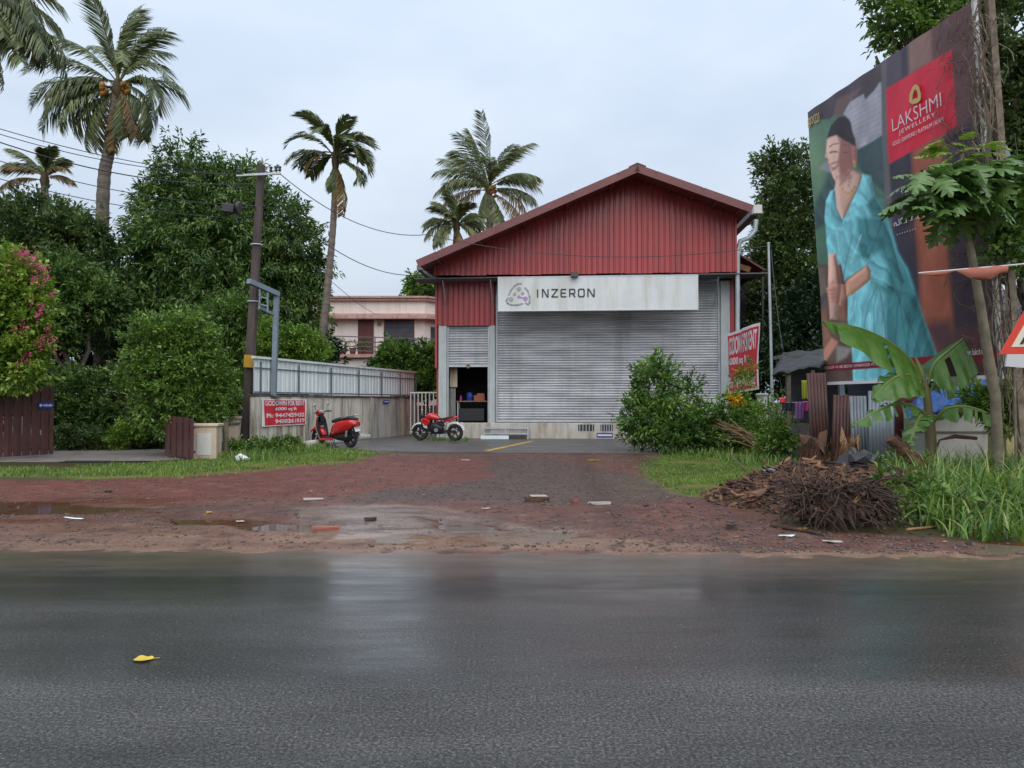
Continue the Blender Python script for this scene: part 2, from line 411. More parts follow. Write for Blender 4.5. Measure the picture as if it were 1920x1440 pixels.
pm('terracotta', (0.30, 0.09, 0.06), (0.36, 0.12, 0.08), rough=0.8)
pm('bark', (0.10, 0.075, 0.055), (0.20, 0.16, 0.12), scale=5, rough=0.95, stretch=(1, 1, 0.4), bump=0.6, bscale=18)
pm('palm_bark', (0.11, 0.085, 0.07), (0.22, 0.18, 0.15), scale=3, rough=0.95, stretch=(1, 1, 3.0), bump=0.7, bscale=14)
pm('thin_trunk', (0.11, 0.09, 0.06), (0.21, 0.175, 0.12), scale=5, rough=0.9, bump=0.4)
pm('dry_vine', (0.10, 0.075, 0.055), (0.26, 0.205, 0.15), scale=6, rough=0.95)
pm('rot_wood', (0.045, 0.022, 0.013), (0.13, 0.062, 0.032), c3=(0.085, 0.040, 0.021), scale=5, rough=0.9, bump=0.6, bscale=30)
pm('rot_light', (0.20, 0.11, 0.05), (0.34, 0.20, 0.09), scale=8, rough=0.95, bump=0.5, bscale=40)
pm('root_dark', (0.022, 0.013, 0.010), (0.075, 0.044, 0.030), scale=6, rough=0.9, bump=0.6, bscale=35)
pm('coconut', (0.30, 0.13, 0.02), (0.42, 0.20, 0.03), rough=0.5)
pm('tin_brown', (0.085, 0.038, 0.034), (0.15, 0.065, 0.055), scale=2, rough=0.6, stain=(0.05, 0.03, 0.03), stain_amt=0.6)
pm('tin_grey', (0.26, 0.30, 0.34), (0.36, 0.40, 0.44), scale=2.5, rough=0.5, metal=0.25, stain=(0.18, 0.15, 0.13), stain_amt=0.6)
pm('tarp_blue', (0.012, 0.085, 0.33), (0.02, 0.13, 0.44), scale=3, rough=0.4)
pm('tarp_black', (0.02, 0.02, 0.022), (0.05, 0.05, 0.05), scale=5, rough=0.5)
pm('old_wall', (0.10, 0.10, 0.085), (0.20, 0.19, 0.17), scale=2, rough=0.95, stain=(0.06, 0.07, 0.04), stain_amt=0.8, bump=0.4)
pm('tank_conc', (0.34, 0.32, 0.28), (0.48, 0.46, 0.42), scale=1.5, rough=0.9, stain=(0.22, 0.20, 0.16), stain_amt=0.6, bump=0.2)
pm('yellow_wall', (0.50, 0.42, 0.16), (0.58, 0.50, 0.24), scale=1.5, rough=0.85, stain=(0.30, 0.26, 0.12), stain_amt=0.6)
pm('roof_tile', (0.12, 0.11, 0.12), (0.19, 0.175, 0.18), scale=3, rough=0.85)
pm('cloth_orange', (0.33, 0.10, 0.065), (0.42, 0.15, 0.10), scale=4, rough=0.8)
pm('cloth_pink', (0.42, 0.03, 0.22), (0.5, 0.05, 0.28), rough=0.85)
pm('cloth_purple', (0.16, 0.07, 0.20), (0.22, 0.10, 0.26), rough=0.85)
pm('cloth_navy', (0.02, 0.022, 0.04), (0.035, 0.035, 0.06), rough=0.85)
pm('cloth_lime', (0.30, 0.34, 0.03), (0.38, 0.42, 0.05), rough=0.85)
pm('sign_red', (0.62, 0.035, 0.015), (0.68, 0.05, 0.02), rough=0.35)
pm('sign_cream', (0.66, 0.62, 0.46), (0.72, 0.68, 0.52), rough=0.4)
pm('paint_red', (0.50, 0.010, 0.014), (0.56, 0.014, 0.018), rough=0.22, coat=0.8)
pm('paint_white', (0.70, 0.69, 0.69), (0.74, 0.73, 0.73), rough=0.3, coat=0.5)
pm('plastic_black', (0.012, 0.013, 0.016), (0.022, 0.023, 0.027), rough=0.4)
pm('seat_black', (0.014, 0.014, 0.016), (0.025, 0.025, 0.028), rough=0.6)
pm('tyre', (0.014, 0.014, 0.014), (0.028, 0.027, 0.026), rough=0.85)
pm('silver', (0.50, 0.50, 0.51), (0.60, 0.60, 0.61), rough=0.3, metal=0.7)
pm('tail_red', (0.35, 0.01, 0.02), (0.45, 0.02, 0.03), rough=0.15, coat=0.6)
pm('pipe_white', (0.56, 0.56, 0.53), (0.68, 0.68, 0.64), scale=3, rough=0.6, stain=(0.35, 0.34, 0.26), stain_amt=0.5)
pm('line_yellow', (0.52, 0.30, 0.03), (0.60, 0.38, 0.06), scale=6, rough=0.6, stain=(0.25, 0.18, 0.06), stain_amt=0.5)
pm('leaf_yellow', (0.60, 0.38, 0.02), (0.70, 0.48, 0.05), scale=14, rough=0.5)
pm('litter_pale', (0.34, 0.29, 0.25), (0.46, 0.40, 0.35), scale=8, rough=0.7)
pm('gravel', (0.050, 0.036, 0.031), (0.17, 0.125, 0.105), c3=(0.095, 0.066, 0.056), scale=7, rough=0.5, rough2=0.7)
pm('gold', (0.60, 0.42, 0.12), (0.66, 0.50, 0.18), rough=0.4)
pm('print_white', (0.72, 0.70, 0.72), (0.76, 0.74, 0.76), rough=0.5)
pm('print_cream', (0.62, 0.52, 0.40), (0.66, 0.56, 0.44), rough=0.5)
leafmat('leaf_mango', (0.026, 0.060, 0.014), (0.082, 0.155, 0.032), (0.215, 0.320, 0.078))
leafmat('leaf_dark', (0.028, 0.054, 0.016), (0.078, 0.130, 0.036), (0.190, 0.265, 0.080))
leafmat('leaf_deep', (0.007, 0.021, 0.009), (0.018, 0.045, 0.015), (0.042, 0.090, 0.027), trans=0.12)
leafmat('leaf_shrub', (0.042, 0.090, 0.018), (0.115, 0.205, 0.034), (0.240, 0.370, 0.070))
leafmat('leaf_bright', (0.060, 0.125, 0.016), (0.140, 0.250, 0.030), (0.270, 0.400, 0.060))
leafmat('leaf_bush', (0.030, 0.074, 0.016), (0.090, 0.180, 0.032), (0.240, 0.380, 0.070))
leafmat('leaf_creeper', (0.095, 0.180, 0.022), (0.215, 0.340, 0.045), (0.370, 0.470, 0.085))
leafmat('leaf_palm', (0.050, 0.072, 0.026), (0.110, 0.145, 0.046), (0.220, 0.250, 0.085), rough=0.42, trans=0.15)
leafmat('leaf_palm_old', (0.090, 0.055, 0.020), (0.190, 0.120, 0.035), (0.300, 0.200, 0.060), rough=0.6)
leafmat('leaf_lobed', (0.050, 0.110, 0.026), (0.095, 0.180, 0.042), (0.150, 0.260, 0.060), rough=0.3, trans=0.15)
leafmat('leaf_lobed_new', (0.12, 0.20, 0.02), (0.18, 0.28, 0.03), (0.26, 0.36, 0.05), rough=0.35)
leafmat('leaf_banana', (0.060, 0.150, 0.030), (0.105, 0.225, 0.040), (0.160, 0.300, 0.060), rough=0.32, trans=0.3)
leafmat('grass', (0.044, 0.105, 0.011), (0.099, 0.198, 0.020), (0.198, 0.308, 0.044), rough=0.55)
leafmat('grass_tall', (0.040, 0.100, 0.012), (0.105, 0.205, 0.026), (0.230, 0.340, 0.070), rough=0.4, odd=(0.36, 0.30, 0.10))
leafmat('flower_pink', (0.42, 0.03, 0.13), (0.58, 0.06, 0.20), (0.66, 0.14, 0.28), rough=0.6)
leafmat('flower_yellow', (0.55, 0.30, 0.01), (0.66, 0.42, 0.02), (0.72, 0.52, 0.05), rough=0.6)
leafmat('flower_orange', (0.50, 0.12, 0.01), (0.60, 0.18, 0.02), (0.66, 0.25, 0.04), rough=0.6)
leafmat('chips', (0.026, 0.013, 0.009), (0.075, 0.034, 0.020), (0.22, 0.115, 0.060), rough=0.85, trans=0.0, wscale=3.0)
vcolmat('soil', wet=True, bump=0.5, bscale=75, spec=0.28, grain=0.6, gscale=34)
vcolmat('print', rough=0.42, grain=0.04, gscale=30)
leafmat('leaf_litter', (0.05, 0.028, 0.016), (0.14, 0.075, 0.035), (0.34, 0.24, 0.12), rough=0.6, trans=0.0)
# ------------------------------------------------------------------ ground, road, apron, driveway
rng = np.random.default_rng(7)
def road_edge(x): return 7.36 - 0.045 * np.clip(x, -9, 9)
def dens(a, b, s): return np.arange(a, b, s)
xs = np.concatenate([[-500, -250, -120, -60, -40, -30, -24], dens(-20, 13, 0.085), [14, 16, 20, 28, 40, 60, 120, 250, 500]])
ys = np.concatenate([[-60, -20, -6, 0, 4, 6], dens(6.6, 12, 0.045), dens(12, 18, 0.07), dens(18, 32, 0.11), [33, 35, 38, 42, 48, 60, 80, 120, 200, 350, 700]])
gx, gy = np.meshgrid(xs, ys); gx = gx.ravel(); gy = gy.ravel()
yy = np.maximum(gy, 3.0)
qx, qy = proj(gx, yy, np.zeros_like(gx))                 # where this bit of ground shows in the photo
wx = (fbm(gx * 0.9, gy * 0.9, 3) - 0.5); wy = (fbm(gx * 0.9, gy * 0.9, 11) - 0.5)
sxp = FPX / yy
qxn = qx + wx * 0.9 * sxp; qyn = qy + wy * 0.9 * sxp * (CAM_H / yy)
def zone(poly, soft=4.0, warp=True):
    X, Y_ = (qxn, qyn) if warp else (qx, qy)
    d = segdist(X, Y_ * 3.0, [(p[0], p[1] * 3.0) for p in poly]); ins = inpoly(X, Y_, poly)
    return np.clip(np.where(ins, d, -d) / (soft * 2) + 0.5, 0, 1)
LOT = [(-900, 902), (200, 902), (330, 897), (560, 874), (720, 852), (1240, 852), (1222, 895), (1310, 938), (1400, 975), (1560, 1004), (1800, 1020), (2600, 1030), (2600, 1150), (-900, 1150)]
LAWN_L = [(-400, 878), (100, 878), (240, 872), (330, 866), (420, 848), (470, 834), (575, 834), (720, 850), (640, 870), (500, 885), (330, 897), (200, 899), (-400, 897)]
LAWN_R = [(1230, 860), (1400, 835), (1510, 838), (1540, 870), (1420, 905), (1340, 938), (1250, 926), (1205, 893)]
REDS = [(-400, 905), (250, 903), (600, 872), (720, 858), (1000, 862), (960, 895), (760, 925), (560, 940), (-400, 945)]
REDR = [(1040, 880), (1230, 870), (1330, 940), (1500, 990), (1400, 985), (1200, 975), (1000, 960)]
GREY = [(900, 862), (1030, 858), (1100, 880), (1260, 905), (1300, 935), (1050, 955), (850, 940), (640, 945), (760, 920), (930, 895)]
FLAT = [(560, 955), (650, 946), (830, 952), (960, 985), (1080, 1005), (1000, 1022), (640, 1022), (560, 1000)]
SILT = [(-900, 985), (300, 985), (640, 1000), (1000, 1005), (1300, 1020), (1600, 1040), (1920, 1038), (2600, 1036), (2600, 1100), (-900, 1100)]
PUD_A = [(-700, 940), (60, 940), (250, 946), (330, 955), (220, 963), (-700, 966)]
PUD_B = [(320, 974), (430, 970), (540, 976), (590, 986), (500, 994), (360, 988)]
PUD_C = [(-700, 998), (60, 999), (160, 1005), (-100, 1011), (-700, 1012)]
PUD_D = [(800, 968), (905, 976), (930, 990), (860, 993), (790, 984)]
PUD_E = [(1830, 1018), (1990, 1010), (2500, 1012), (2500, 1040), (1850, 1040)]
def L3(*c): return np.array(srgb(*c))
soil = np.tile(L3(72, 74, 46), (len(gx), 1)).astype(float)
wet = np.full(len(gx), 0.25)
def mixin(m, col):
    global soil
    soil = soil * (1 - m[:, None]) + np.asarray(col) * m[:, None]
n1 = fbm(gx * 1.6, gy * 1.6, 21); n2 = fbm(gx * 5, gy * 5, 31); n3 = fbm(gx * 0.5, gy * 2.2, 41); n4 = fbm(gx * 14, gy * 14, 51, 3)
lot = zone(LOT, 6); mixin(lot, L3(118, 88, 84)); wet = wet * (1 - lot) + 0.34 * lot
mixin(np.clip((n1 - 0.5) * 5, 0, 1) * lot * 0.7, L3(96, 78, 76))
mixin(zone(REDS, 12) * 0.85, L3(122, 72, 66)); mixin(zone(REDS, 12) * np.clip((n2 - 0.52) * 6, 0, 1) * 0.6, L3(140, 74, 60))
mixin(zone(REDR, 10) * 0.7, L3(118, 76, 70))
mixin(zone(GREY, 14) * 0.85, L3(96, 90, 92)); mixin(zone(GREY, 14) * np.clip((n4 - 0.55) * 6, 0, 1) * 0.7, L3(60, 56, 58))
fl = zone(FLAT, 10); mixin(fl * 0.9, L3(138, 130, 130)); wet = np.maximum(wet, fl * (0.65 + 0.4 * n3))  # wet mud, with the sky's reflection painted into its pale grey
si = zone(SILT, 8); mixin(si * np.clip(0.35 + (n3 - 0.4) * 3.5, 0.1, 1), L3(150, 130, 118)); wet = wet + si * (n3 - 0.35) * 0.5
left = np.clip((620 - qx) / 300, 0, 1) * np.clip((qy - 925) / 15, 0, 1) * np.clip((1012 - qy) / 12, 0, 1)
mixin(left * np.clip((n3 - 0.38) * 4, 0, 1) * 0.8, L3(112, 66, 52)); wet = np.maximum(wet, left * (0.4 + 0.5 * n3))
mixin(np.clip((n4 - 0.62) * 8, 0, 1) * lot * 0.5, L3(150, 136, 126))
mixin(np.clip((n2 - 0.60) * 9, 0, 1) * lot * 0.5, L3(64, 48, 46))
gl = np.maximum(zone(LAWN_L, 7), zone(LAWN_R, 10))
mixin(gl * np.clip(0.55 + (n1 - 0.4) * 2.5, 0.2, 1), L3(98, 112, 48)); wet = wet * (1 - gl) + 0.12 * gl
sparse = zone([(1050, 895), (1160, 885), (1260, 900), (1230, 935), (1060, 925)], 10); mixin(sparse * np.clip((n2 - 0.45) * 5, 0, 1) * 0.6, L3(96, 98, 58))
pud = np.zeros(len(gx))
for p_ in (PUD_A, PUD_B, PUD_D, PUD_E): pud = np.maximum(pud, zone(p_, 7))
mixin(pud * 0.7, L3(96, 62, 48)); wet = np.maximum(wet, pud * 0.95)
# terrain height: uneven lot, hollows where the water stands, edge feathering onto the tar
ed = gy - road_edge(gx) + (fbm(gx * 2.0, gx * 0 + 3, 61) - 0.5) * 0.30 + (fbm(gx * 9, gy * 9, 62) - 0.5) * 0.34 + (fbm(gx * 22, gy * 22, 63) - 0.5) * 0.18
rise = np.clip(ed / 0.9, -1, 1)
gz = np.where(ed < 0, -0.04 + 0.05 * np.clip((ed + 0.4) / 0.4, 0, 1) - 0.008, 0.004 + 0.02 * np.clip(ed / 1.5, 0, 1))
act = np.clip(ed / 0.5, 0, 1) * lot
gz = gz + act * ((n1 - 0.5) * 0.05 + (n2 - 0.5) * 0.022 + (n4 - 0.5) * 0.012) - act * pud * 0.035 - fl * act * 0.01
gz = np.where(gy < 6.2, -0.06, gz)
gz = np.where(gy > 24.5, np.minimum(gz, 0.0), gz)
nxv, nyv = len(xs), len(ys); ii, jj = np.meshgrid(np.arange(nxv - 1), np.arange(nyv - 1)); a0 = (jj * nxv + ii).ravel()
gme = np_mesh('ground', np.stack([gx, gy, gz], 1), np.stack([a0, a0 + 1, a0 + nxv + 1, a0 + nxv], 1), 4, smooth=True)
ruts = np.exp(-((gx - (1.2 + 0.03 * np.maximum(gy - 8, 0) ** 1.2)) / 0.22) ** 2) + np.exp(-((gx - (2.7 + 0.03 * np.maximum(gy - 8, 0) ** 1.2)) / 0.22) ** 2)
mixin(np.clip(ruts, 0, 1) * lot * (0.25 + 0.5 * n2) * np.clip((gy - 8.2) / 1.0, 0, 1), L3(74, 60, 58)); gz_rut = np.clip(ruts, 0, 1)
soil *= (0.64 + 0.30 * gl)[:, None] * np.array([1.04, 0.82, 0.65]) * (0.80 + 0.5 * fbm(gx * 2.6, gy * 5.0, 91) )[:, None]
set_col(gme, soil, np.clip(wet, 0, 1)); ground = link('ground', gme, M['soil']); tag(ground, kind='structure')
from mathutils.bvhtree import BVHTree
def gheight(x, y):
    i = int(np.clip(np.searchsorted(xs, x) - 1, 0, nxv - 2)); j = int(np.clip(np.searchsorted(ys, y) - 1, 0, nyv - 2))
    tx = (x - xs[i]) / (xs[i + 1] - xs[i]); ty = (y - ys[j]) / (ys[j + 1] - ys[j]); Z = gz
    return float((Z[j*nxv+i]*(1-tx)+Z[j*nxv+i+1]*tx)*(1-ty)+(Z[(j+1)*nxv+i]*(1-tx)+Z[(j+1)*nxv+i+1]*tx)*ty)
def gheight_np(x, y):
    i = np.clip(np.searchsorted(xs, x) - 1, 0, nxv - 2); j = np.clip(np.searchsorted(ys, y) - 1, 0, nyv - 2)
    tx = (x - xs[i]) / (xs[i + 1] - xs[i]); ty = (y - ys[j]) / (ys[j + 1] - ys[j])
    return (gz[j*nxv+i]*(1-tx)+gz[j*nxv+i+1]*tx)*(1-ty)+(gz[(j+1)*nxv+i]*(1-tx)+gz[(j+1)*nxv+i+1]*tx)*ty
def Gh(px, py):
    p = G(px, py); return Vector((p.x, p.y, gheight(p.x, p.y)))

# standing muddy water: flat sheets that only show where the ground dips below them
def water_mat():
    m, t, b = _bs('muddy_water'); N, L = t.nodes, t.links
    b.inputs['Base Color'].default_value = (0.115, 0.062, 0.040, 1); b.inputs['Roughness'].default_value = 0.06
    b.inputs['Specular IOR Level'].default_value = 0.5
    geo = N.new('ShaderNodeNewGeometry'); n = N.new('ShaderNodeTexNoise'); n.inputs['Scale'].default_value = 9
    bp = N.new('ShaderNodeBump'); bp.inputs['Strength'].default_value = 0.05; bp.inputs['Distance'].default_value = 0.01
    L.new(geo.outputs['Position'], n.inputs['Vector']); L.new(n.outputs['Fac'], bp.inputs['Height']); L.new(bp.outputs['Normal'], b.inputs['Normal'])
    M['muddy_water'] = m
water_mat()
for k, poly in enumerate((PUD_A, PUD_B, PUD_D, PUD_E)):
    cxm = sum(p[0] for p in poly) / len(poly); cym = sum(p[1] for p in poly) / len(poly)
    pts = [G(cxm + (p[0] - cxm) * 1.06, cym + (p[1] - cym) * 1.5) for p in poly]
    mb = MB(); mb.add([(p.x, p.y, -0.006 - 0.0025 * k) for p in pts], [tuple(range(len(pts) - 1, -1, -1))])
    o = mb.build('puddle', M['muddy_water']); tag(o, kind='structure')

# wet asphalt
def asphalt():
    m, t, b = _bs('asphalt'); N, L = t.nodes, t.links
    geo = N.new('ShaderNodeNewGeometry'); pos = geo.outputs['Position']
    sep = N.new('ShaderNodeSeparateXYZ'); L.new(pos, sep.inputs[0])
    def noise(scale, stretch=None, detail=5, rough=0.6):
        n = N.new('ShaderNodeTexNoise'); n.inputs['Scale'].default_value = scale; n.inputs['Detail'].default_value = detail; n.inputs['Roughness'].default_value = rough
        if stretch:
            mp = N.new('ShaderNodeMapping'); mp.inputs['Scale'].default_value = stretch; L.new(pos, mp.inputs['Vector']); L.new(mp.outputs[0], n.inputs['Vector'])
        else: L.new(pos, n.inputs['Vector'])
        return n.outputs['Fac']
    def ramp(fac, stops):
        r = N.new('ShaderNodeValToRGB'); e = r.color_ramp.elements
        while len(e) < len(stops): e.new(0.5)
        for q, (p, c) in zip(e, stops): q.position = p; q.color = (c, c, c, 1) if not hasattr(c, '__len__') else (*c, 1)
        L.new(fac, r.inputs['Fac']); return r.outputs['Color']
    def math_(op, a, b_, clamp=False):
        n = N.new('ShaderNodeMath'); n.operation = op; n.use_clamp = clamp
        for i, v in enumerate((a, b_)):
            if isinstance(v, (int, float)): n.inputs[i].default_value = v
            else: L.new(v, n.inputs[i])
        return n.outputs[0]
    def mix(f, a, c):
        n = N.new('ShaderNodeMixRGB')
        for i, v in enumerate((f, a, c)):
            if isinstance(v, (int, float)): n.inputs[i].default_value = v
            elif hasattr(v, '__len__'): n.inputs[i].default_value = (*v, 1)
            else: L.new(v, n.inputs[i])
        return n.outputs[0]
    warp = noise(1.0, (0.10, 0.9, 1), 5, 0.65)
    yw = math_('ADD', sep.outputs['Y'], math_('MULTIPLY', math_('SUBTRACT', warp, 0.5), 0.8))
    yn = math_('DIVIDE', yw, 9.0, True)
    agg = noise(60, None, 3, 0.9); agg2 = noise(14, None, 4, 0.7); big = noise(0.7, (0.35, 1.2, 1), 5)
    col = ramp(agg, [(0.36, (0.012, 0.0115, 0.011)), (0.5, (0.056, 0.053, 0.049)), (0.64, (0.200, 0.188, 0.176))])
    col = mix(math_('MULTIPLY', ramp(agg2, [(0.35, 0.0), (0.7, 1.0)]), 0.45), col, (0.085, 0.082, 0.078))
    wet = ramp(yn, [(0.0, 0.10), (0.43, 0.12), (0.46, 0.68), (0.60, 0.62), (0.66, 0.95), (0.74, 0.75), (0.78, 1.0)])
    streak = noise(1.0, (0.22, 5.0, 1), 6, 0.7)
    wet = math_('ADD', wet, math_('MULTIPLY', math_('SUBTRACT', streak, 0.5), 0.7), True)
    mud = math_('MULTIPLY', ramp(yn, [(0.58, 0.0), (0.80, 0.75)]), ramp(noise(1.0, (0.4, 2.0, 1)), [(0.3, 0.2), (0.7, 1.0)]))
    col = mix(mud, col, (0.060, 0.042, 0.030))
    silt = math_('MULTIPLY', ramp(math_('DIVIDE', math_('ADD', math_('ADD', sep.outputs['Y'], math_('MULTIPLY', sep.outputs['X'], 0.045)), math_('MULTIPLY', math_('SUBTRACT', noise(2.2, (0.6, 1.6, 1), 6, 0.7), 0.5), 1.6)), 10.0), [(0.62, 0.0), (0.70, 0.45), (0.76, 0.9)]), 1.0)
    dk = N.new('ShaderNodeMixRGB'); dk.blend_type = 'MULTIPLY'; L.new(wet, dk.inputs[0]); L.new(col, dk.inputs[1]); dk.inputs[2].default_value = (0.42, 0.40, 0.375, 1)
    vo = N.new('ShaderNodeTexVoronoi'); vo.inputs['Scale'].default_value = 30; L.new(pos, vo.inputs['Vector'])
    sepc = N.new('ShaderNodeSeparateColor'); L.new(vo.outputs['Color'], sepc.inputs[0])
    speck = math_('MULTIPLY', math_('LESS_THAN', vo.outputs['Distance'], 0.16), math_('GREATER_THAN', sepc.outputs[0], 0.86))
    patch = ramp(noise(0.55, (0.45, 1.3, 1), 6, 0.65), [(0.36, 0.62), (0.62, 1.25)])
    pc = N.new('ShaderNodeVectorMath'); pc.operation = 'SCALE'; L.new(dk.outputs[0], pc.inputs[0]); L.new(patch, pc.inputs['Scale'])
    col = mix(math_('MULTIPLY', speck, 0.40), pc.outputs[0], (0.34, 0.33, 0.32))
    col = mix(silt, col, (0.19, 0.135, 0.10))
    L.new(col, b.inputs['Base Color'])
    film = math_('MULTIPLY', wet, ramp(noise(1.0, (0.5, 2.4, 1), 6, 0.7), [(0.34, 0.25), (0.62, 1.0)]))
    L.new(film, b.inputs['Coat Weight']); b.inputs['Coat IOR'].default_value = 1.45
    cr = N.new('ShaderNodeMapRange'); cr.inputs['To Min'].default_value = 0.30; cr.inputs['To Max'].default_value = 0.05; L.new(film, cr.inputs['Value']); L.new(cr.outputs[0], b.inputs['Coat Roughness'])
    bc = N.new('ShaderNodeBump'); bc.inputs['Strength'].default_value = 0.10; bc.inputs['Distance'].default_value = 0.006; L.new(noise(30, None, 3, 0.7), bc.inputs['Height']); L.new(bc.outputs[0], b.inputs['Coat Normal'])
    rough = N.new('ShaderNodeMapRange'); rough.inputs['To Min'].default_value = 0.58; rough.inputs['To Max'].default_value = 0.30
    L.new(wet, rough.inputs['Value']); L.new(rough.outputs[0], b.inputs['Roughness'])
    bp = N.new('ShaderNodeBump'); bp.inputs['Distance'].default_value = 0.012
    bs = N.new('ShaderNodeMapRange'); bs.inputs['To Min'].default_value = 0.42; bs.inputs['To Max'].default_value = 0.06
    L.new(wet, bs.inputs['Value']); L.new(bs.outputs[0], bp.inputs['Strength'])
    L.new(noise(48, None, 4, 0.8), bp.inputs['Height']); L.new(bp.outputs[0], b.inputs['Normal'])
    b.inputs['Specular IOR Level'].default_value = 0.22
    M['asphalt'] = m
asphalt()
mb = MB(); mb.add([(-300, -4.5, 0), (300, -4.5, 0), (300, 8.6, 0), (-300, 8.6, 0)], [(0, 1, 2, 3)])
tag(mb.build('road', M['asphalt']), kind='structure')

# wet paved apron in front of the warehouse and the gate driveway
pm('apron', srgb(78, 74, 74), srgb(104, 98, 95), c3=srgb(88, 84, 83), scale=1.4, rough=0.22, rough2=0.6, bump=0.12, bscale=18, stretch=(0.5, 1.5, 1), stain=(0.05, 0.045, 0.04), stain_amt=0.4)
pm('drive', srgb(112, 104, 99), srgb(140, 130, 123), scale=2.2, rough=0.45, rough2=0.7, bump=0.25, bscale=22)
def sheet(name, pix, mat, z, kind='structure'):
    pts = [G(p[0], p[1]) for p in pix]; mb = MB()
    n = len(pts); mb.add([(p.x, p.y, z) for p in pts] + [(p.x, p.y, z - 0.12) for p in pts],
        [tuple(range(n))] + [(i, i + n, (i + 1) % n + n, (i + 1) % n) for i in range(n)])
    if (Vector((pts[1] - pts[0])).cross(pts[2] - pts[1])).z < 0: mb.f = [tuple(reversed(f)) for f in mb.f]
    o = mb.build(name, mat); tag(o, kind=kind); return o
sheet('parking_apron', [(548, 838), (700, 848.5), (960, 851), (1240, 852), (1400, 846), (1400, 818), (765, 816), (640, 828)], M['apron'], 0.035)
sheet('driveway', [(60, 868), (250, 868), (345, 863), (470, 836), (440, 826), (200, 832), (90, 840), (-80, 846), (-260, 868)], M['drive'], 0.03)
def paint_line(name, a, b, w, label):
    a, b = G(*a), G(*b); d = (b - a).normalized(); s = Vector((-d.y, d.x, 0)) * w / 2; mb = MB()
    q = []
    for k in range(9):
        t = k / 8; c = a.lerp(b, t); ww = 0.75 + 0.5 * random.Random(k).random(); q.append((c - s * ww, c + s * ww))
    for k in range(8):
        mb.add([(*q[k][0].xy, 0.041), (*q[k + 1][0].xy, 0.041), (*q[k + 1][1].xy, 0.041), (*q[k][1].xy, 0.041)], [(0, 1, 2, 3)])
    o = mb.build(name, M['line_yellow']); tag(o, label, 'paint line')
paint_line('painted_line', (912, 848), (1000, 829), 0.18, 'worn yellow line painted across the wet apron before the shutter')

# ---- loose stones (uncountable) on the lot and the verge
def scatter_mesh(name, base_v, base_f, pos, scl, rotz, tilt, mat, kind='stuff', rnd=None, roll=None):
    base_v = np.asarray(base_v); nb = len(base_v); n = len(pos); k = len(base_f[0])
    c, s = np.cos(rotz), np.sin(rotz)
    v = base_v[None] * scl[:, None, :]
    if roll is not None:
        cr_, sr_ = np.cos(roll)[:, None], np.sin(roll)[:, None]; v = np.stack([v[:, :, 0] * cr_ + v[:, :, 2] * sr_, v[:, :, 1], -v[:, :, 0] * sr_ + v[:, :, 2] * cr_], 2)
    ct, st = np.cos(tilt), np.sin(tilt)
    y = v[:, :, 1] * ct[:, None] - v[:, :, 2] * st[:, None]; z = v[:, :, 1] * st[:, None] + v[:, :, 2] * ct[:, None]; x = v[:, :, 0]
    X = x * c[:, None] - y * s[:, None]; Y = x * s[:, None] + y * c[:, None]
    V = np.stack([X, Y, z], 2) + pos[:, None, :]
    F = np.asarray(base_f)[None] + (np.arange(n) * nb)[:, None, None]
    me = np_mesh(name, V.reshape(-1, 3), F.reshape(-1, k), k, rnd=None if rnd is None else np.repeat(rnd, len(base_f)))
    o = link(name, me, mat)
    if kind: tag(o, kind=kind)
    return o
def ico():
    bm = bmesh.new(); bmesh.ops.create_icosphere(bm, subdivisions=1, radius=1); r = random.Random(4)
    v = [tuple(c * (0.75 + 0.5 * r.random()) for c in p.co) for p in bm.verts]; f = [tuple(q.index for q in p.verts) for p in bm.faces]; bm.free(); return v, f
ico_v, ico_f = ico()
N_ST = 20000
sx_ = rng.uniform(-14, 9, N_ST * 3); sy_ = 7.1 + 17 * rng.random(N_ST * 3) ** 1.6
pxx, pyy = proj(sx_, sy_, np.zeros_like(sx_))
okm = inpoly(pxx, pyy, LOT) & (pyy < 1150) & (sy_ > road_edge(sx_) + 0.1) & ~inpoly(pxx, pyy, FLAT)
dn = 0.25 + 0.9 * inpoly(pxx, pyy, GREY) + 0.5 * (pxx > 1150) + 0.3 * (fbm(sx_ * 1.2, sy_ * 1.2, 71) > 0.55)
for p_ in (PUD_A, PUD_B, PUD_C): dn = dn * np.where(inpoly(pxx, pyy, p_), 0.15, 1)
okm &= rng.random(len(sx_)) < dn
sx_, sy_ = sx_[okm][:N_ST], sy_[okm][:N_ST]; n_ = len(sx_)
r_ = 0.006 + 0.020 * rng.random(n_) ** 3.5
scatter_mesh('loose_gravel', ico_v, ico_f, np.stack([sx_, sy_, gheight_np(sx_, sy_) + r_ * 0.2], 1),
             np.stack([r_ * rng.uniform(0.8, 1.5, n_), r_ * rng.uniform(0.8, 1.3, n_), r_ * rng.uniform(0.5, 0.8, n_)], 1),
             rng.uniform(0, 6.3, n_), rng.uniform(-0.3, 0.3, n_), M['gravel'])
tag(bpy.data.objects['loose_gravel'], 'small loose stones strewn over the muddy lot', 'gravel')
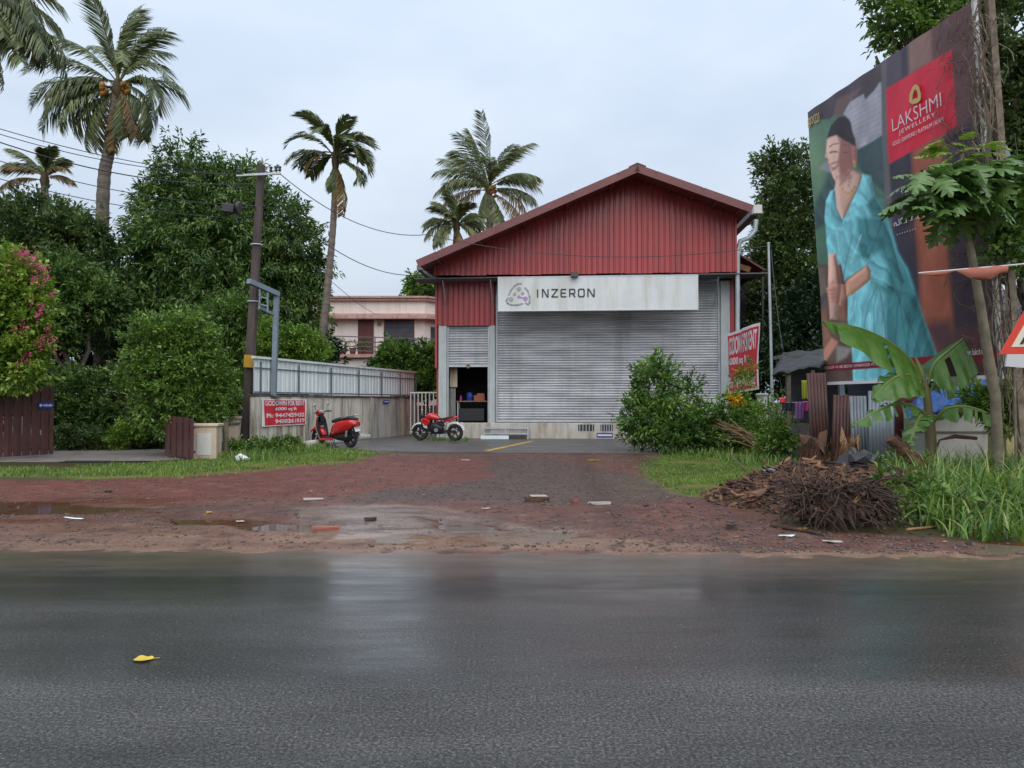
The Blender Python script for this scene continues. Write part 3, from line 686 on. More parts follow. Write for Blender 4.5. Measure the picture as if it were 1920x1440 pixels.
# ------------------------------------------------------------------ foliage generators
def leaf_cloud(name, blobs, n, ll, lw, mat, parent=None, seed=0, droop=0.25, per=26, crad=0.32, shell=0.72, fold=0.25, up=0.25, loc=(0, 0, 0), sprig=1.3, rough_r=0.45):
    """n leaves in twig clusters through the volume of ellipsoid blobs (x,y,z,rx,ry,rz), world coordinates minus loc"""
    g = np.random.default_rng(seed); nc = max(1, n // per)
    B = np.array(blobs, float); w = B[:, 3] * B[:, 4] * B[:, 5]; w = w ** 0.75; w /= w.sum()
    pick = g.choice(len(B), nc, p=w)
    d = g.normal(size=(nc, 3)); d /= np.linalg.norm(d, axis=1)[:, None]
    rad = np.where(g.random(nc) < shell, g.uniform(0.78, 1.06, nc), g.random(nc) ** 0.5)
    rad *= 1 - rough_r / 2 + rough_r * fbm(d[:, 0] * 2.6 + pick * 3.1 + 40, d[:, 2] * 2.6 + d[:, 1] * 1.7 + 40, seed)
    cen = B[pick, :3] + d * rad[:, None] * B[pick, 3:]
    cs = crad * g.uniform(0.6, 1.35, nc); crn = g.random(nc)
    nl = nc * per; ci = np.repeat(np.arange(nc), per)
    od = g.normal(size=(nl, 3)); od /= np.linalg.norm(od, axis=1)[:, None]
    out = d[ci]
    axis = d * 0.7 + g.normal(size=(nc, 3)) * 0.45 + np.array([0, 0, 0.55 * (1 - droop)]); axis /= np.linalg.norm(axis, axis=1)[:, None]
    slen = cs * sprig * g.uniform(0.6, 1.6, nc)
    along = g.random(nl)
    base = cen[ci] + od * (cs[ci] * (0.25 + 0.75 * (1 - along) * (1 - 0.6 * (sprig > 0))) * g.random(nl) ** 0.6)[:, None] * np.array([1, 1, 0.75]) + axis[ci] * (slen[ci] * along)[:, None]
    dirv = od * 0.8 + out * 0.30 + axis[ci] * (0.5 if sprig else 0.15) + np.array([0, 0, up]); dirv[:, 2] -= droop * g.uniform(0.4, 1.6, nl)
    dirv += g.normal(size=(nl, 3)) * 0.25
    dirv /= np.linalg.norm(dirv, axis=1)[:, None]
    ref = np.where(np.abs(dirv[:, 2:3]) > 0.9, np.array([[1., 0, 0]]), np.array([[0., 0, 1]]))
    side = np.cross(dirv, ref); side /= np.linalg.norm(side, axis=1)[:, None]
    nor = np.cross(side, dirv)
    tw = g.normal(size=nl) * 0.6; side, nor = side * np.cos(tw)[:, None] + nor * np.sin(tw)[:, None], nor * np.cos(tw)[:, None] - side * np.sin(tw)[:, None]
    L_ = ll * g.uniform(0.65, 1.25, nl)[:, None]; W_ = lw * g.uniform(0.7, 1.2, nl)[:, None] / 2
    p0 = base; p2 = base + dirv * L_ - nor * L_ * 0.12
    mid = base + dirv * L_ * 0.48
    p1 = mid + side * W_ + nor * W_ * fold * 2; p3 = mid - side * W_ + nor * W_ * fold * 2
    V = np.stack([p0, p1, p2, p3], 1).reshape(-1, 3) - np.array(loc)
    i0 = np.arange(nl) * 4; F = np.concatenate([np.stack([i0, i0 + 1, i0 + 2], 1), np.stack([i0, i0 + 2, i0 + 3], 1)])
    rn = np.clip(0.5 * g.random(nl) + 0.5 * crn[ci], 0, 1); me = np_mesh(name, V, F, 3, rnd=np.concatenate([rn, rn]))
    return link(name, me, mat, parent)
def blobs_px(lst):
    """(px, py, depth, radius px x, radius px y[, depth radius m]) -> ellipsoids in metres"""
    out = []
    for b in lst:
        c = P(b[0], b[1], b[2]); k = ppm(b[2]); out.append((c.x, c.y, c.z, b[3] / k, b[5] if len(b) > 5 else b[3] / k * 0.8, b[4] / k))
    return out
def limbs(mb, base, tips, r0, g, n=5, wob=0.25):
    base = Vector(base)
    for (t, r) in tips:
        t = Vector(t); pts = []; rs = []
        for k in range(n + 1):
            q = k / n; p = base.lerp(t, q); p = p + Vector((g.uniform(-1, 1), g.uniform(-1, 1), g.uniform(-.5, .5))) * wob * math.sin(q * math.pi)
            p.z += 0.12 * (t - base).length * math.sin(q * math.pi); pts.append(p); rs.append(r0 * r * (1 - 0.8 * q) + 0.008)
        mb.tube(pts, rs, 6)
def tree(name, label, cat, base, blobs, n, ll, lw, mat, seed, r0=0.18, fork=0.35, bark='bark', group=None, **kw):
    """trunk (with limbs reaching into each clump) and crown under one Empty at the trunk's foot"""
    g = random.Random(seed); base = Vector(base)
    root = empty(name, base, 0, label, cat, group)
    bl = blobs_px(blobs); top = sum((Vector(b[:3]) for b in bl), Vector()) / len(bl) - base
    fk = Vector((top.x * 0.3, top.y * 0.3, max(top.z * fork, 0.15)))
    mb = MB(); mb.tube([(0, 0, -0.15), (fk.x * 0.2, fk.y * 0.2, fk.z * 0.4), fk], [r0 * 1.35, r0 * 1.05, r0 * 0.9], 9)
    limbs(mb, fk, [(Vector(b[:3]) - base, 0.75) for b in bl], r0 * 0.8, g)
    mb.build('trunk', M[bark], root, smooth=True)
    leaf_cloud('crown', bl, n, ll, lw, M[mat], root, seed, loc=tuple(base), **kw)
    return root
def blades(name, x, y, h, w, mat, seed, seg=2, lean=0.5, z=None, parent=None, kind='stuff', curl=1.0):
    g = np.random.default_rng(seed); n = len(x); z = gheight_np(x, y) if z is None else z
    a = g.uniform(0, 6.283, n); le = lean * g.uniform(0.2, 1.3, n); dx, dy = np.cos(a), np.sin(a); sxv, syv = -dy, dx
    rows = []
    for k in range(seg + 1):
        t = k / seg; hh = h * t * (1 - 0.35 * curl * le * t * t); off = le * h * t ** 1.8
        ww = w * (1 - t ** 1.5) / 2 + 0.0006
        c = np.stack([x + dx * off, y + dy * off, z + hh], 1); s = np.stack([sxv * ww, syv * ww, np.zeros(n)], 1)
        rows += [c - s, c + s]
    V = np.stack(rows, 1).reshape(-1, 3); st = 2 * (seg + 1); i0 = np.arange(n) * st; F = []
    for k in range(seg): F.append(np.stack([i0 + 2 * k, i0 + 2 * k + 1, i0 + 2 * k + 3, i0 + 2 * k + 2], 1))
    rn = g.random(n); me = np_mesh(name, V, np.concatenate(F), 4, rnd=np.tile(rn, seg))
    o = link(name, me, M[mat], parent)
    if kind: tag(o, kind=kind)
    return o

def frond_mesh(L, droop, width, seed, n=64, twist=0.0, hang=0.5, sparse=0.0):
    """feather frond: starts at origin along +x, curving down; leaflets both sides"""
    g = np.random.default_rng(seed); V = []; F = []; Rn = []
    K = 14; pts = []; ang = 0.0; p = np.array([0., 0., 0.])
    for k in range(K + 1):
        pts.append(p.copy()); t = k / K; ang = -droop * t ** 1.6
        p = p + np.array([math.cos(ang), 0, math.sin(ang)]) * L / K
    pts = np.array(pts)
    def at(t):
        f = t * K; i = min(int(f), K - 1); u = f - i; d = pts[i + 1] - pts[i]; return pts[i] * (1 - u) + pts[i + 1] * u, d / np.linalg.norm(d)
    for k in range(K):                                   # rachis, flattened
        r0 = 0.035 * (1 - k / K) + 0.006; r1 = 0.035 * (1 - (k + 1) / K) + 0.006; b = len(V)
        for q, r in ((pts[k], r0), (pts[k + 1], r1)):
            V += [q + [0, -r, 0], q + [0, r, 0], q + [0, 0, -r * 1.3]]
        F += [(b, b + 1, b + 4, b + 3), (b + 1, b + 2, b + 5, b + 4), (b + 2, b, b + 3, b + 5)]; Rn += [0.75] * 3
    for k in range(n):
        t = 0.14 + 0.86 * (k + 0.5) / n; q, d = at(t); prof = math.sin(min(1, (t - 0.08) / 0.5) * math.pi / 2) * (1 - 0.62 * max(0, (t - 0.45) / 0.55) ** 1.5)
        up = np.array([-d[2], 0, d[0]])
        for s in (-1, 1):
            if g.random() < sparse: continue
            ll = width * prof * g.uniform(0.82, 1.1); sp = 0.62 - 0.35 * t
            v = np.array([0, s, 0]) * (1 - sp) + d * (0.35 + sp * 0.6) + up * (0.18 - 0.25 * g.random())
            v /= np.linalg.norm(v); w = 0.034 + 0.014 * g.random()
            wv = d * w
            m1 = q + v * ll * 0.5 + np.array([0, 0, -hang * 0.30 * ll]); m2 = q + v * ll * 0.70 + np.array([0, 0, -hang * (0.95 + 0.5 * g.random()) * ll])
            b = len(V); V += [q - wv * 0.5, q + wv * 0.5, m1 + wv * 0.8, m1 - wv * 0.8, m2]
            F += [(b, b + 1, b + 2, b + 3), (b + 3, b + 2, b + 4, b + 4)]; Rn += [g.random()] * 2
    me = bpy.data.meshes.new('frond'); me.from_pydata([tuple(v) for v in V], [], [tuple(dict.fromkeys(f)) for f in F]); me.update()
    a = me.attributes.new('rnd', 'FLOAT', 'FACE'); a.data.foreach_set('value', np.array(Rn, np.float32)); return me
def palm(label, path, rad, fronds, seed, nuts=0, name='coconut_palm', width=0.75, hang=0.62, group='coconut palms', extra=0.55):
    """path: list of (px,py,depth) from foot to crown; fronds: (image angle deg, towards camera -1..1, length m, droop, old?)"""
    g = random.Random(seed); pts = [P(*p) for p in path]; foot = pts[0].copy(); foot.z = min(foot.z, 0.0)
    root = empty(name, foot, 0, label, 'palm tree', group)
    pl = [Vector((foot.x, foot.y, -0.1))] + pts[0:] if pts[0].z > 0.3 else pts
    # smooth subdivision of the trunk, ring scars
    fine = []; rs = []
    for i in range(len(pl) - 1):
        for k in range(14):
            t = k / 14; a = pl[max(i - 1, 0)]; b = pl[i]; c = pl[i + 1]; d = pl[min(i + 2, len(pl) - 1)]
            q = 0.5 * ((2 * b) + (c - a) * t + (2 * a - 5 * b + 4 * c - d) * t * t + (3 * b - a - 3 * c + d) * t ** 3)
            fine.append(q - foot)
    fine.append(pl[-1] - foot); m = len(fine)
    for i in range(m):
        t = i / (m - 1); rs.append(rad * (1.35 - 0.55 * t) * (1 + 0.09 * (i % 2)) * (1.25 if t < 0.03 else 1))
    mb = MB(); mb.tube(fine, rs, 9); mb.build('trunk', M['palm_bark'], root, smooth=False)
    top = pts[-1] - foot
    mb = MB(); mb.tube([top - Vector((0, 0, 0.5)), top - Vector((0, 0, .1)), top + Vector((0, 0, 0.35))], [rad * 0.8, rad * 1.35, rad * 0.7], 9)
    mb.build('crown_shaft', M['leaf_palm_old'], root, smooth=True)
    fronds = list(fronds) + [(a + g.uniform(-16, 16), max(-1, min(1, dep + g.uniform(-0.7, 0.5))), L * g.uniform(0.8, 1.0), dr * g.uniform(0.8, 1.4), old) for (a, dep, L, dr, old) in fronds if not old and g.random() < extra]
    for k, (a, dep, L, dr, old) in enumerate(fronds):
        me = frond_mesh(L, dr * 1.15 + 0.1, width * 1.25 * (0.85 if old else 1), seed * 50 + k, hang=hang * (1.3 if old else 1), sparse=0.3 if old else 0.10)
        c = math.cos(R(a)); s = math.sin(R(a)); d = Vector((c, -dep, s)).normalized()
        x = d; y = Vector((0, 0, 1)).cross(x)
        y = y.normalized() if y.length > 0.15 else Vector((0, 1, 0)) if abs(x.y) < .8 else Vector((1, 0, 0))
        y = (y - x * y.dot(x)).normalized(); z = x.cross(y)
        roll = g.uniform(-0.35, 0.35); y2 = y * math.cos(roll) + z * math.sin(roll); z2 = x.cross(y2)
        o = link('frond', me, M['leaf_palm_old' if old else 'leaf_palm'], root)
        Mx = Matrix((x, y2, z2)).transposed().to_4x4(); Mx.translation = top + Vector((0, 0, g.uniform(-0.1, 0.25))); o.matrix_local = Mx
    if nuts:
        mb0 = MB(); mb0.ball((0, 0, 0), (0.12, 0.12, 0.15), 8, 6); nm = mb0.mesh('coconut', True)
        for k in range(nuts):
            a = g.uniform(0, 6.28); r = rad * 1.2 + g.uniform(0.1, 0.35)
            link('coconut', nm, M['coconut'], root, top + Vector((math.cos(a) * r, math.sin(a) * r - 0.15, g.uniform(-0.45, 0.25))), (g.random(), g.random(), g.random()))
    return root
# ------------------------------------------------------------------ warehouse (local x along the front, y into the building)
WA = Vector((P(818, 823, 29.8).x, 29.8, 0)); WB = Vector((P(1378, 823, 29.0).x, 29.0, 0))
WTH = math.atan2(WB.y - WA.y, WB.x - WA.x); W_LEN = (WB - WA).length
W_E = Vector((math.cos(WTH), math.sin(WTH), 0)); W_N = Vector((-math.sin(WTH), math.cos(WTH), 0))
def F(px, py, n=0.0):
    d = ray(px, py); o = Vector((0, 0, CAM_H)); t = (W_N.dot(WA) + n - W_N.dot(o)) / W_N.dot(d); p = o + d * t
    return (p - WA).dot(W_E), p.z
wh = empty('warehouse', WA, WTH, 'red metal clad warehouse with wide grey rolling shutter and gable roof', 'building')
NG = -1.1                                                  # the gable stands proud of the shutter wall
def rib_sheet(x0, x1, zb, ztop, y, pitch=0.205, h=0.045):
    """trapezoid ribbed sheet facing -y; ztop(x) gives its upper edge"""
    prof = []; x = x0
    k0 = math.floor(x0 / pitch)
    xsn = {round(x0, 4), round(x1, 4)}
    k = k0
    while k * pitch < x1 + pitch:
        b = k * pitch
        for dx in (0, 0.022, 0.05, 0.072): xsn.add(round(b + dx, 4))
        for dx in (0.12, 0.14): xsn.add(round(b + dx, 4))
        k += 1
    xl = [q for q in sorted(xsn) if x0 - 1e-6 <= q <= x1 + 1e-6]
    def dep(q):
        u = (q % pitch)
        if u < 0.0001 or abs(u - pitch) < 0.0001: return 0
        if 0.02 <= u <= 0.0505: return h
        if 0.119 <= u <= 0.141: return 0.006
        return 0
    mb = MB(); n = len(xl)
    vs = [(q, y - dep(q), zb) for q in xl] + [(q, y - dep(q), ztop(q)) for q in xl] + [(q, y + 0.012, zb) for q in (xl[0], xl[-1])] + [(q, y + 0.012, ztop(q)) for q in (xl[0], xl[-1])]
    fs = [(i, i + 1, n + i + 1, n + i) for i in range(n - 1)]
    fs += [(2 * n + 1, 2 * n, 2 * n + 2, 2 * n + 3)]
    return mb.add(vs, fs)
# gable cladding, one sheet after another
gx0, _ = F(818, 516, NG); gx1, gzb = F(1378, 510, NG); _, gzb = F(1100, 513, NG)
ax, az = F(1195, 322, NG); _, lz = F(818, 484, NG); _, rz_ = F(1378, 384, NG)
def gtop(x): return lz + (az - lz) * (x - gx0) / (ax - gx0) if x < ax else az + (rz_ - az) * (x - ax) / (gx1 - ax)
sheetw = 0.205 * 5; x = gx0; k = 0
while x < gx1 - 0.05:
    x2 = min((math.floor(x / sheetw + 1e-4) + 1) * sheetw, gx1)
    segs = [(x, ax), (ax, x2)] if x < ax < x2 else [(x, x2)]
    mb = MB()
    for (a, b) in segs:
        q = rib_sheet(a, b, gzb - 0.02 * (k % 2), gtop, NG - 0.004 * (k % 2)); mb.add(q.v, q.f)
    mb.build('cladding_sheet', M['red_clad'], wh); x = x2; k += 1
# gable edge trims
mb = MB(); mb.box2((gx1 + 0.002, NG - 0.05, gzb), (gx1 + 0.07, NG + 0.5, rz_)); mb.build('corner_trim', M['red_clad'], wh)
mb = MB(); mb.box2((gx0 - 0.072, NG - 0.05, gzb), (gx0 - 0.002, NG + 0.5, lz)); mb.build('corner_trim', M['red_clad'], wh)
# roof: two slopes of ribbed sheet with real thickness, projecting past the gable
RF = NG - 1.35; RB_ = 30.0
aX, aZ = F(1195, 309, RF); lX, lZ = F(780, 489, RF); rX, rZ = F(1413, 386, RF)
def slope(name, p, q, parent):
    mb = MB(); n = 46; th = 0.10
    for j, (y0, y1) in enumerate(((RF, RB_),)):
        a = Vector((p[0], 0, p[1])); b = Vector((q[0], 0, q[1])); d = (b - a)
        nn = Vector((-d.z, 0, d.x)).normalized(); nn = nn if nn.z > 0 else -nn
        v = [a, b, b - nn * th, a - nn * th]
        mb.prism([(w.x, w.z) for w in v], y0, y1)
    o = mb.build(name, M['roof_red'], parent); return o
sl = slope('roof', (aX, aZ), (lX, lZ), wh); sr = slope('roof', (aX + 0.002, aZ), (rX, rZ), wh)
# verge flashing (a deep angle strip along the gable edge) with screws
for (p, q, par) in (((aX, aZ), (lX, lZ), sl), ((aX, aZ), (rX, rZ), sr)):
    d = Vector((q[0] - p[0], 0, q[1] - p[1])); L_ = d.length; d.normalize(); nn = Vector((-d.z, 0, d.x)); nn = nn if nn.z > 0 else -nn
    mb = MB(); a = Vector((p[0], 0, p[1])) + nn * 0.02; b = Vector((q[0], 0, q[1])) + nn * 0.02
    mb.prism([(w.x, w.z) for w in (a, b, b - nn * 0.27, a - nn * 0.27)], RF - 0.02, RF - 0.004); mb.build('verge_flashing', M['roof_red'], par)
    k = 0.7
    while k < L_ - 0.3:
        c = Vector((p[0], RF - 0.03, p[1])) + d * k
        mb = MB(); mb.ball(c, 0.035, 6, 4); mb.build('roof_screw', M['steel'], par); k += 1.75
    # soffit purlins under the overhang
    for t in (0.12, 0.32, 0.52, 0.72, 0.92):
        c = Vector((p[0], 0, p[1])) + d * (L_ * t) - nn * 0.15
        mb = MB(); mb.box((c.x, (RF + NG) / 2 + 0.12, c.z), (0.09, abs(RF - NG) + 0.1, 0.07), (0, -math.atan2(d.z, d.x), 0)); mb.build('purlin', M['roof_red'], par)
mb = MB(); mb.prism([(aX - 0.30, aZ - 0.10), (aX, aZ + 0.04), (aX + 0.30, aZ - 0.085), (aX + 0.30, aZ - 0.045), (aX, aZ + 0.075), (aX - 0.30, aZ - 0.06)], RF - 0.03, RB_); mb.build('ridge_cap', M['roof_red'], wh)
# canopy under the gable, with brackets
cx0, cz = F(776, 514, NG - 0.05); cx1, _ = F(1440, 509, NG - 0.05)
mb = MB(); mb.prism([(cx0, gzb - 0.10), (cx1, gzb - 0.04), (cx1, gzb - 0.075), (cx0, gzb - 0.135)], NG - 0.02, 0.02); mb.build('canopy', M['canopy'], wh)
cz = gzb - 0.16
for xx in (0.4, 2.2, 10.6): 
    mb = MB(); mb.bar((xx, NG + 0.1, cz), (xx, -0.03, cz - 0.95), 0.04, 0.04); mb.build('canopy_bracket', M['steel'], wh)
# walls of the hall: side walls, back, header wall behind sign
wl, _ = F(820, 700); wr, _ = F(1372, 700); H_L = F(818, 490, 0)[1]; H_R = F(1378, 388, 0)[1]
mb = MB(); mb.box2((0.0, 0.05, 0), (0.12, RB_ - 0.5, lz - 0.15)); mb.build('side_wall', M['red_clad'], wh)
mb = MB(); mb.box2((wr + 0.0, 0.05, 0), (wr + 0.12, RB_ - 0.5, rz_ - 0.15)); mb.build('side_wall', M['red_clad'], wh)
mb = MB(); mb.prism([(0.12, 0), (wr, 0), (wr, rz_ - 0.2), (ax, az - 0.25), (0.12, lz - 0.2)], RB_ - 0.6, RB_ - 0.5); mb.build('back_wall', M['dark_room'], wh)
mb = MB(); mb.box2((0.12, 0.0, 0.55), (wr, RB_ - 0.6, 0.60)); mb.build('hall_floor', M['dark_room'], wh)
# pillars
s838, _ = F(838, 700); s918, _ = F(918, 700); s929, _ = F(929, 700); s1351, _ = F(1351, 700); s1368, _ = F(1368, 700); s822, _ = F(823, 700)
_, z612 = F(870, 611); _, zpl = F(1000, 793, -0.25)
zpl = 0.62
for (a, b, zt) in ((s822, s838, z612), (s918, s929 - 0.01, z612), (s1351, s1368, cz)):
    mb = MB(); mb.box2((a, -0.12, zpl - 0.02), (b, 0.25, zt)); mb.build('pillar', M['concrete_col'], wh, bevel=0.015)
# header (dark void between canopy and shutter) and the small red panel over the small shutter
mb = MB(); mb.box2((s929 - 0.02, 0.16, cz - 1.2), (s1351, 0.24, cz + 0.3)); mb.build('header_beam', M['concrete_col'], wh)
x = s822 - 0.06; k = 0
while x < s929 - 0.05:
    x2 = min((math.floor(x / sheetw + 1e-4) + 1) * sheetw, s929 - 0.02)
    rib_sheet(x, x2, z612 + 0.004 * (k % 2), lambda q: cz + 0.05, -0.13 - 0.004 * (k % 2)).build('cladding_sheet', M['red_clad'], wh); x = x2; k += 1
mb = MB(); mb.box2((s822 - 0.13, -0.16, F(820, 690)[1]), (s822 - 0.05, 0.1, cz)); mb.build('corner_trim', M['red_clad'], wh)
mb = MB(); mb.box2((s1368 + 0.01, -0.1, F(1372, 720)[1]), (s1368 + 0.10, 0.1, cz)); mb.build('corner_trim', M['red_clad'], wh)
# rolling shutters: a curved slat after another, shared mesh
def slat_mesh(x0, x1, pitch):
    mb = MB(); prof = [(0.0, 0.0), (-0.012, 0.12), (-0.034, 0.35), (-0.040, 0.55), (-0.030, 0.78), (-0.008, 0.93), (0.004, 1.0)]
    vs = [(x0, p[0], p[1] * pitch) for p in prof] + [(x1, p[0], p[1] * pitch) for p in prof]; n = len(prof)
    mb.add(vs, [(i, i + n, i + n + 1, i + 1) for i in range(n - 1)]); return mb.mesh('slat', True)
def shutter(label, x0, x1, z0, z1, pitch, y):
    r = empty('rolling_shutter', (0, 0, 0)); r.parent = wh; r['label'] = label
    me = slat_mesh(x0, x1, pitch); n = int((z1 - z0) / pitch) + 1; g = random.Random(int(x0 * 10))
    for k in range(n): link('slat', me, M['shutter'], r, (0, y + g.uniform(-0.004, 0.004), z0 + k * pitch), (g.uniform(-0.03, 0.03), 0, 0))
    mb = MB(); mb.box2((x0 - 0.02, y - 0.05, z0 - 0.10), (x1 + 0.02, y + 0.02, z0 - 0.004)); mb.build('bottom_rail', M['steel'], r)
    for (a, b) in ((x0 - 0.045, x0 + 0.03), (x1 - 0.03, x1 + 0.045)):
        mb = MB(); mb.box2((a, y - 0.075, z0 - 0.1 if z0 < 1 else zpl), (b, y - 0.052, z1)); mb.build('guide_channel', M['galv'], r)
    return r
shutter('wide grey steel shutter, closed', s929 + 0.05, s1351 - 0.05, zpl + 0.12, cz - 0.05, 0.098, 0.10)
_, z690 = F(878, 688); ss = shutter('small grey steel shutter, half open', s838 + 0.04, s918 - 0.04, z690 + 0.1, z612 + 0.02, 0.098, 0.06)
mb = MB(); mb.torus(((s838 + s918) / 2, -0.02, z690 + 0.02), 0.06, 0.025, 'y', 12, 6); mb.build('shutter_lock', M['rot_light'], ss)
# plinth with vents and blue-white plate
mb = MB(); mb.box2((s838 + 0.02, -0.42, 0.0), (s1368 + 0.1, 0.02, zpl)); mb.build('plinth', M['plinth'], wh, bevel=0.02)
mb = MB(); mb.box2((s822 - 0.06, -0.16, 0.0), (s838 + 0.0, 0.3, zpl - 0.025)); mb.build('plinth', M['concrete_col'], wh, bevel=0.02)
for (a, b) in ((1084, 1114), (1126, 1149), (1162, 1190)):
    x0, z0 = F(a, 808, -0.42); x1, z1 = F(b, 796, -0.42)
    v = MB().box2((x0, -0.425, z0), (x1, -0.415, z1)).build('vent', M['dark_room'], wh)
    for j in range(5):
        q = x0 + (x1 - x0) * (j + 0.5) / 5; MB().box2((q - 0.015, -0.437, z0), (q + 0.015, -0.426, z1)).build('vent_slat', M['galv'], v)
x0, z0 = F(1119, 820, -0.42); x1, z1 = F(1149, 812, -0.42)
pl_ = MB().box2((x0, -0.432, z0), (x1, -0.422, z1)).build('wall_plate', M['blue_plate'], wh)
MB().box2((x0 + 0.03, -0.438, z0 + 0.05), (x1 - 0.03, -0.433, z1 - 0.05)).build('white_stripe', M['print_white'], pl_)
# dark interior seen through the half open small shutter
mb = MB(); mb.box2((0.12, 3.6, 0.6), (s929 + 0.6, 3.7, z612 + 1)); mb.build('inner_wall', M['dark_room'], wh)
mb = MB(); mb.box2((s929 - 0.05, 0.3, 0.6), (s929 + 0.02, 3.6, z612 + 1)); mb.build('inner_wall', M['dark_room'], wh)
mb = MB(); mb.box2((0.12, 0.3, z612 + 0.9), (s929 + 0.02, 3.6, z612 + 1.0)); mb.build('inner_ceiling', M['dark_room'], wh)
# downpipe and gutter box at right, gutter at left
gbx, gbz = F(1418, 392, NG + 0.2)
mb = MB(); mb.box2((gbx - 0.14, NG + 0.26, gbz - 0.16), (gbx + 0.14, RB_, gbz + 0.08)); mb.build('gutter', M['canopy'], wh)
MB().box2((gbx - 0.16, NG - 0.05, gbz - 0.22), (gbx + 0.16, NG + 0.25, gbz + 0.10)).build('gutter_box', M['pipe_white'], wh, bevel=0.02)
pp = [F(1418, 412, NG + .1), F(1416, 432, NG + .1), F(1405, 446, NG + .1), F(1388, 452, NG + .1), F(1383, 470, NG + .1), F(1383, 516, NG + .1), F(1383, 640, NG + .1)]
mb = MB(); mb.tube([(p[0], NG + 0.1, p[1]) for p in pp], 0.085, 10); mb.build('downpipe', M['galv'], wh, smooth=True)
glx, glz = F(792, 502, NG + 0.3)
mb = MB(); mb.box2((glx - 0.2, NG + 0.2, glz - 0.10), (glx + 0.08, RB_, glz + 0.08)); mb.build('gutter', M['canopy'], wh)
mb = MB(); mb.tube([(glx, NG + 0.3, glz - 0.05), (glx + 0.3, NG + 0.35, glz - 0.3), (glx + 0.5, NG + 0.45, glz - 0.36)], 0.07, 8); mb.build('downpipe', M['pipe_white'], wh, smooth=True)
# lean-to added right of the hall; its dark back sheet stands for the shadow gap
mb = MB(); mb.box2((wr + 0.14, 5.0, 0), (wr + 2.3, 5.1, 7.2)); mb.build('shade_gap_sheet', M['dark_room'], wh)
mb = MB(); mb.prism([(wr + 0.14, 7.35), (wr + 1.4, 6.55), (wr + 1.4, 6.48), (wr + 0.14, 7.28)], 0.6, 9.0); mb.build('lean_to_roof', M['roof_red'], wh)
mb = MB(); mb.bar((wr + 0.15, 0.8, F(1400, 492)[1] + 0.1), (wr + 0.9, 0.8, F(1400, 492)[1] - 0.15), 0.05, 0.22); mb.build('timber', M['rot_light'], wh)
for xx in (wr + 1.35,):
    MB().box2((xx - 0.04, 0.7, 0), (xx + 0.04, 0.78, 6.5)).build('lean_to_post', M['black_metal'], wh)

# ---- sign board (bolted to the canopy front: a thing of its own)
sx0, sz1 = F(934, 522, NG - 0.1); sx1, _ = F(1308, 516, NG - 0.1); _, sz0 = F(1120, 583, NG - 0.1)
sz1 = F(1120, 518, NG - 0.1)[1]
sg = empty('sign_board', WA + W_E * sx0 + W_N * (NG - 0.22) + Vector((0, 0, sz0)), WTH, 'long white INZERON sign board with grey logo above the shutter', 'sign')
SW, SH = sx1 - sx0, sz1 - sz0
MB().box2((0, 0, 0), (SW, 0.10, SH)).build('panel', M['sign_white'], sg, bevel=0.006)
for (a, b) in (((0, -0.012, SH - 0.035), (SW, 0.0, SH)), ((0, -0.012, 0), (SW, 0.0, 0.035)), ((0, -0.012, 0.035), (0.035, 0, SH - 0.035)), ((SW - 0.035, -0.012, 0.035), (SW, 0, SH - 0.035))):
    MB().box2(a, b).build('frame', M['sign_edge'], sg)
for t in (0.13, 0.62, 0.87):
    MB().box2((SW * t - 0.03, -0.02, -0.05), (SW * t + 0.03, 0.05, -0.002)).build('clip', M['black_metal'], sg)
    MB().box2((SW * t - 0.03, 0.0, SH + 0.002), (SW * t + 0.03, 0.05, SH + 0.09)).build('clip', M['black_metal'], sg)
def sp(zx, zy): return ((zx - 65) / 1800.0 * SW, (445 - zy) / 303.0 * SH)      # from the enlarged view of the board
def strokes(mb, lines, w, y0=-0.022, y1=-0.002):
    for ln in lines:
        for (a, b) in zip(ln[:-1], ln[1:]):
            a_, b_ = Vector((a[0], 0, a[1])), Vector((b[0], 0, b[1])); d = (b_ - a_); L_ = d.length; d.normalize(); s = Vector((-d.z, 0, d.x)) * w / 2
            a_ -= d * w * 0.35; b_ += d * w * 0.35
            mb.prism([(q.x, q.z) for q in (a_ - s, b_ - s, b_ + s, a_ + s)], y0, y1)
GL = {'I': [[(0.5, 0), (0.5, 1)]], 'N': [[(0, 0), (0, 1), (0.12, 1), (0.88, 0), (1, 0), (1, 1)]], 'Z': [[(0, 1), (1, 1), (0, 0), (1, 0)]],
      'E': [[(1, 1), (0.12, 1), (0, 0.85), (0, 0.15), (0.12, 0), (1, 0)], [(0, 0.5), (0.85, 0.5)]],
      'R': [[(0, 0), (0, 1), (0.85, 1), (1, 0.85), (1, 0.55), (0.85, 0.42), (0, 0.42)], [(0.55, 0.42), (1, 0)]],
      'O': [[(0.12, 0), (0, 0.15), (0, 0.85), (0.12, 1), (0.88, 1), (1, 0.85), (1, 0.15), (0.88, 0), (0.12, 0)]]}
for ch, (a, b) in zip('INZERON', ((415, 440), (472, 522), (556, 608), (640, 684), (718, 764), (798, 848), (882, 938))):
    mb = MB(); x0, z1 = sp(a, 258); x1, z0 = sp(b, 322)
    strokes(mb, [[(x0 + (x1 - x0) * u, z0 + (z1 - z0) * v) for (u, v) in ln] for ln in GL[ch]], 0.042); mb.build('letter', M['letter_black'], sg)
def arc_band(pts, w, mat, nm='logo_band', y0=-0.02):
    mb = MB(); strokes(mb, [pts], w, y0, -0.003); return mb.build(nm, M[mat], sg)
arc_band([sp(*q) for q in ((165, 300), (185, 262), (215, 225), (245, 205), (280, 203))], 0.055, 'logo_grey')
arc_band([sp(*q) for q in ((315, 240), (340, 270), (355, 320), (355, 370), (340, 385), (318, 370))], 0.055, 'logo_grey')
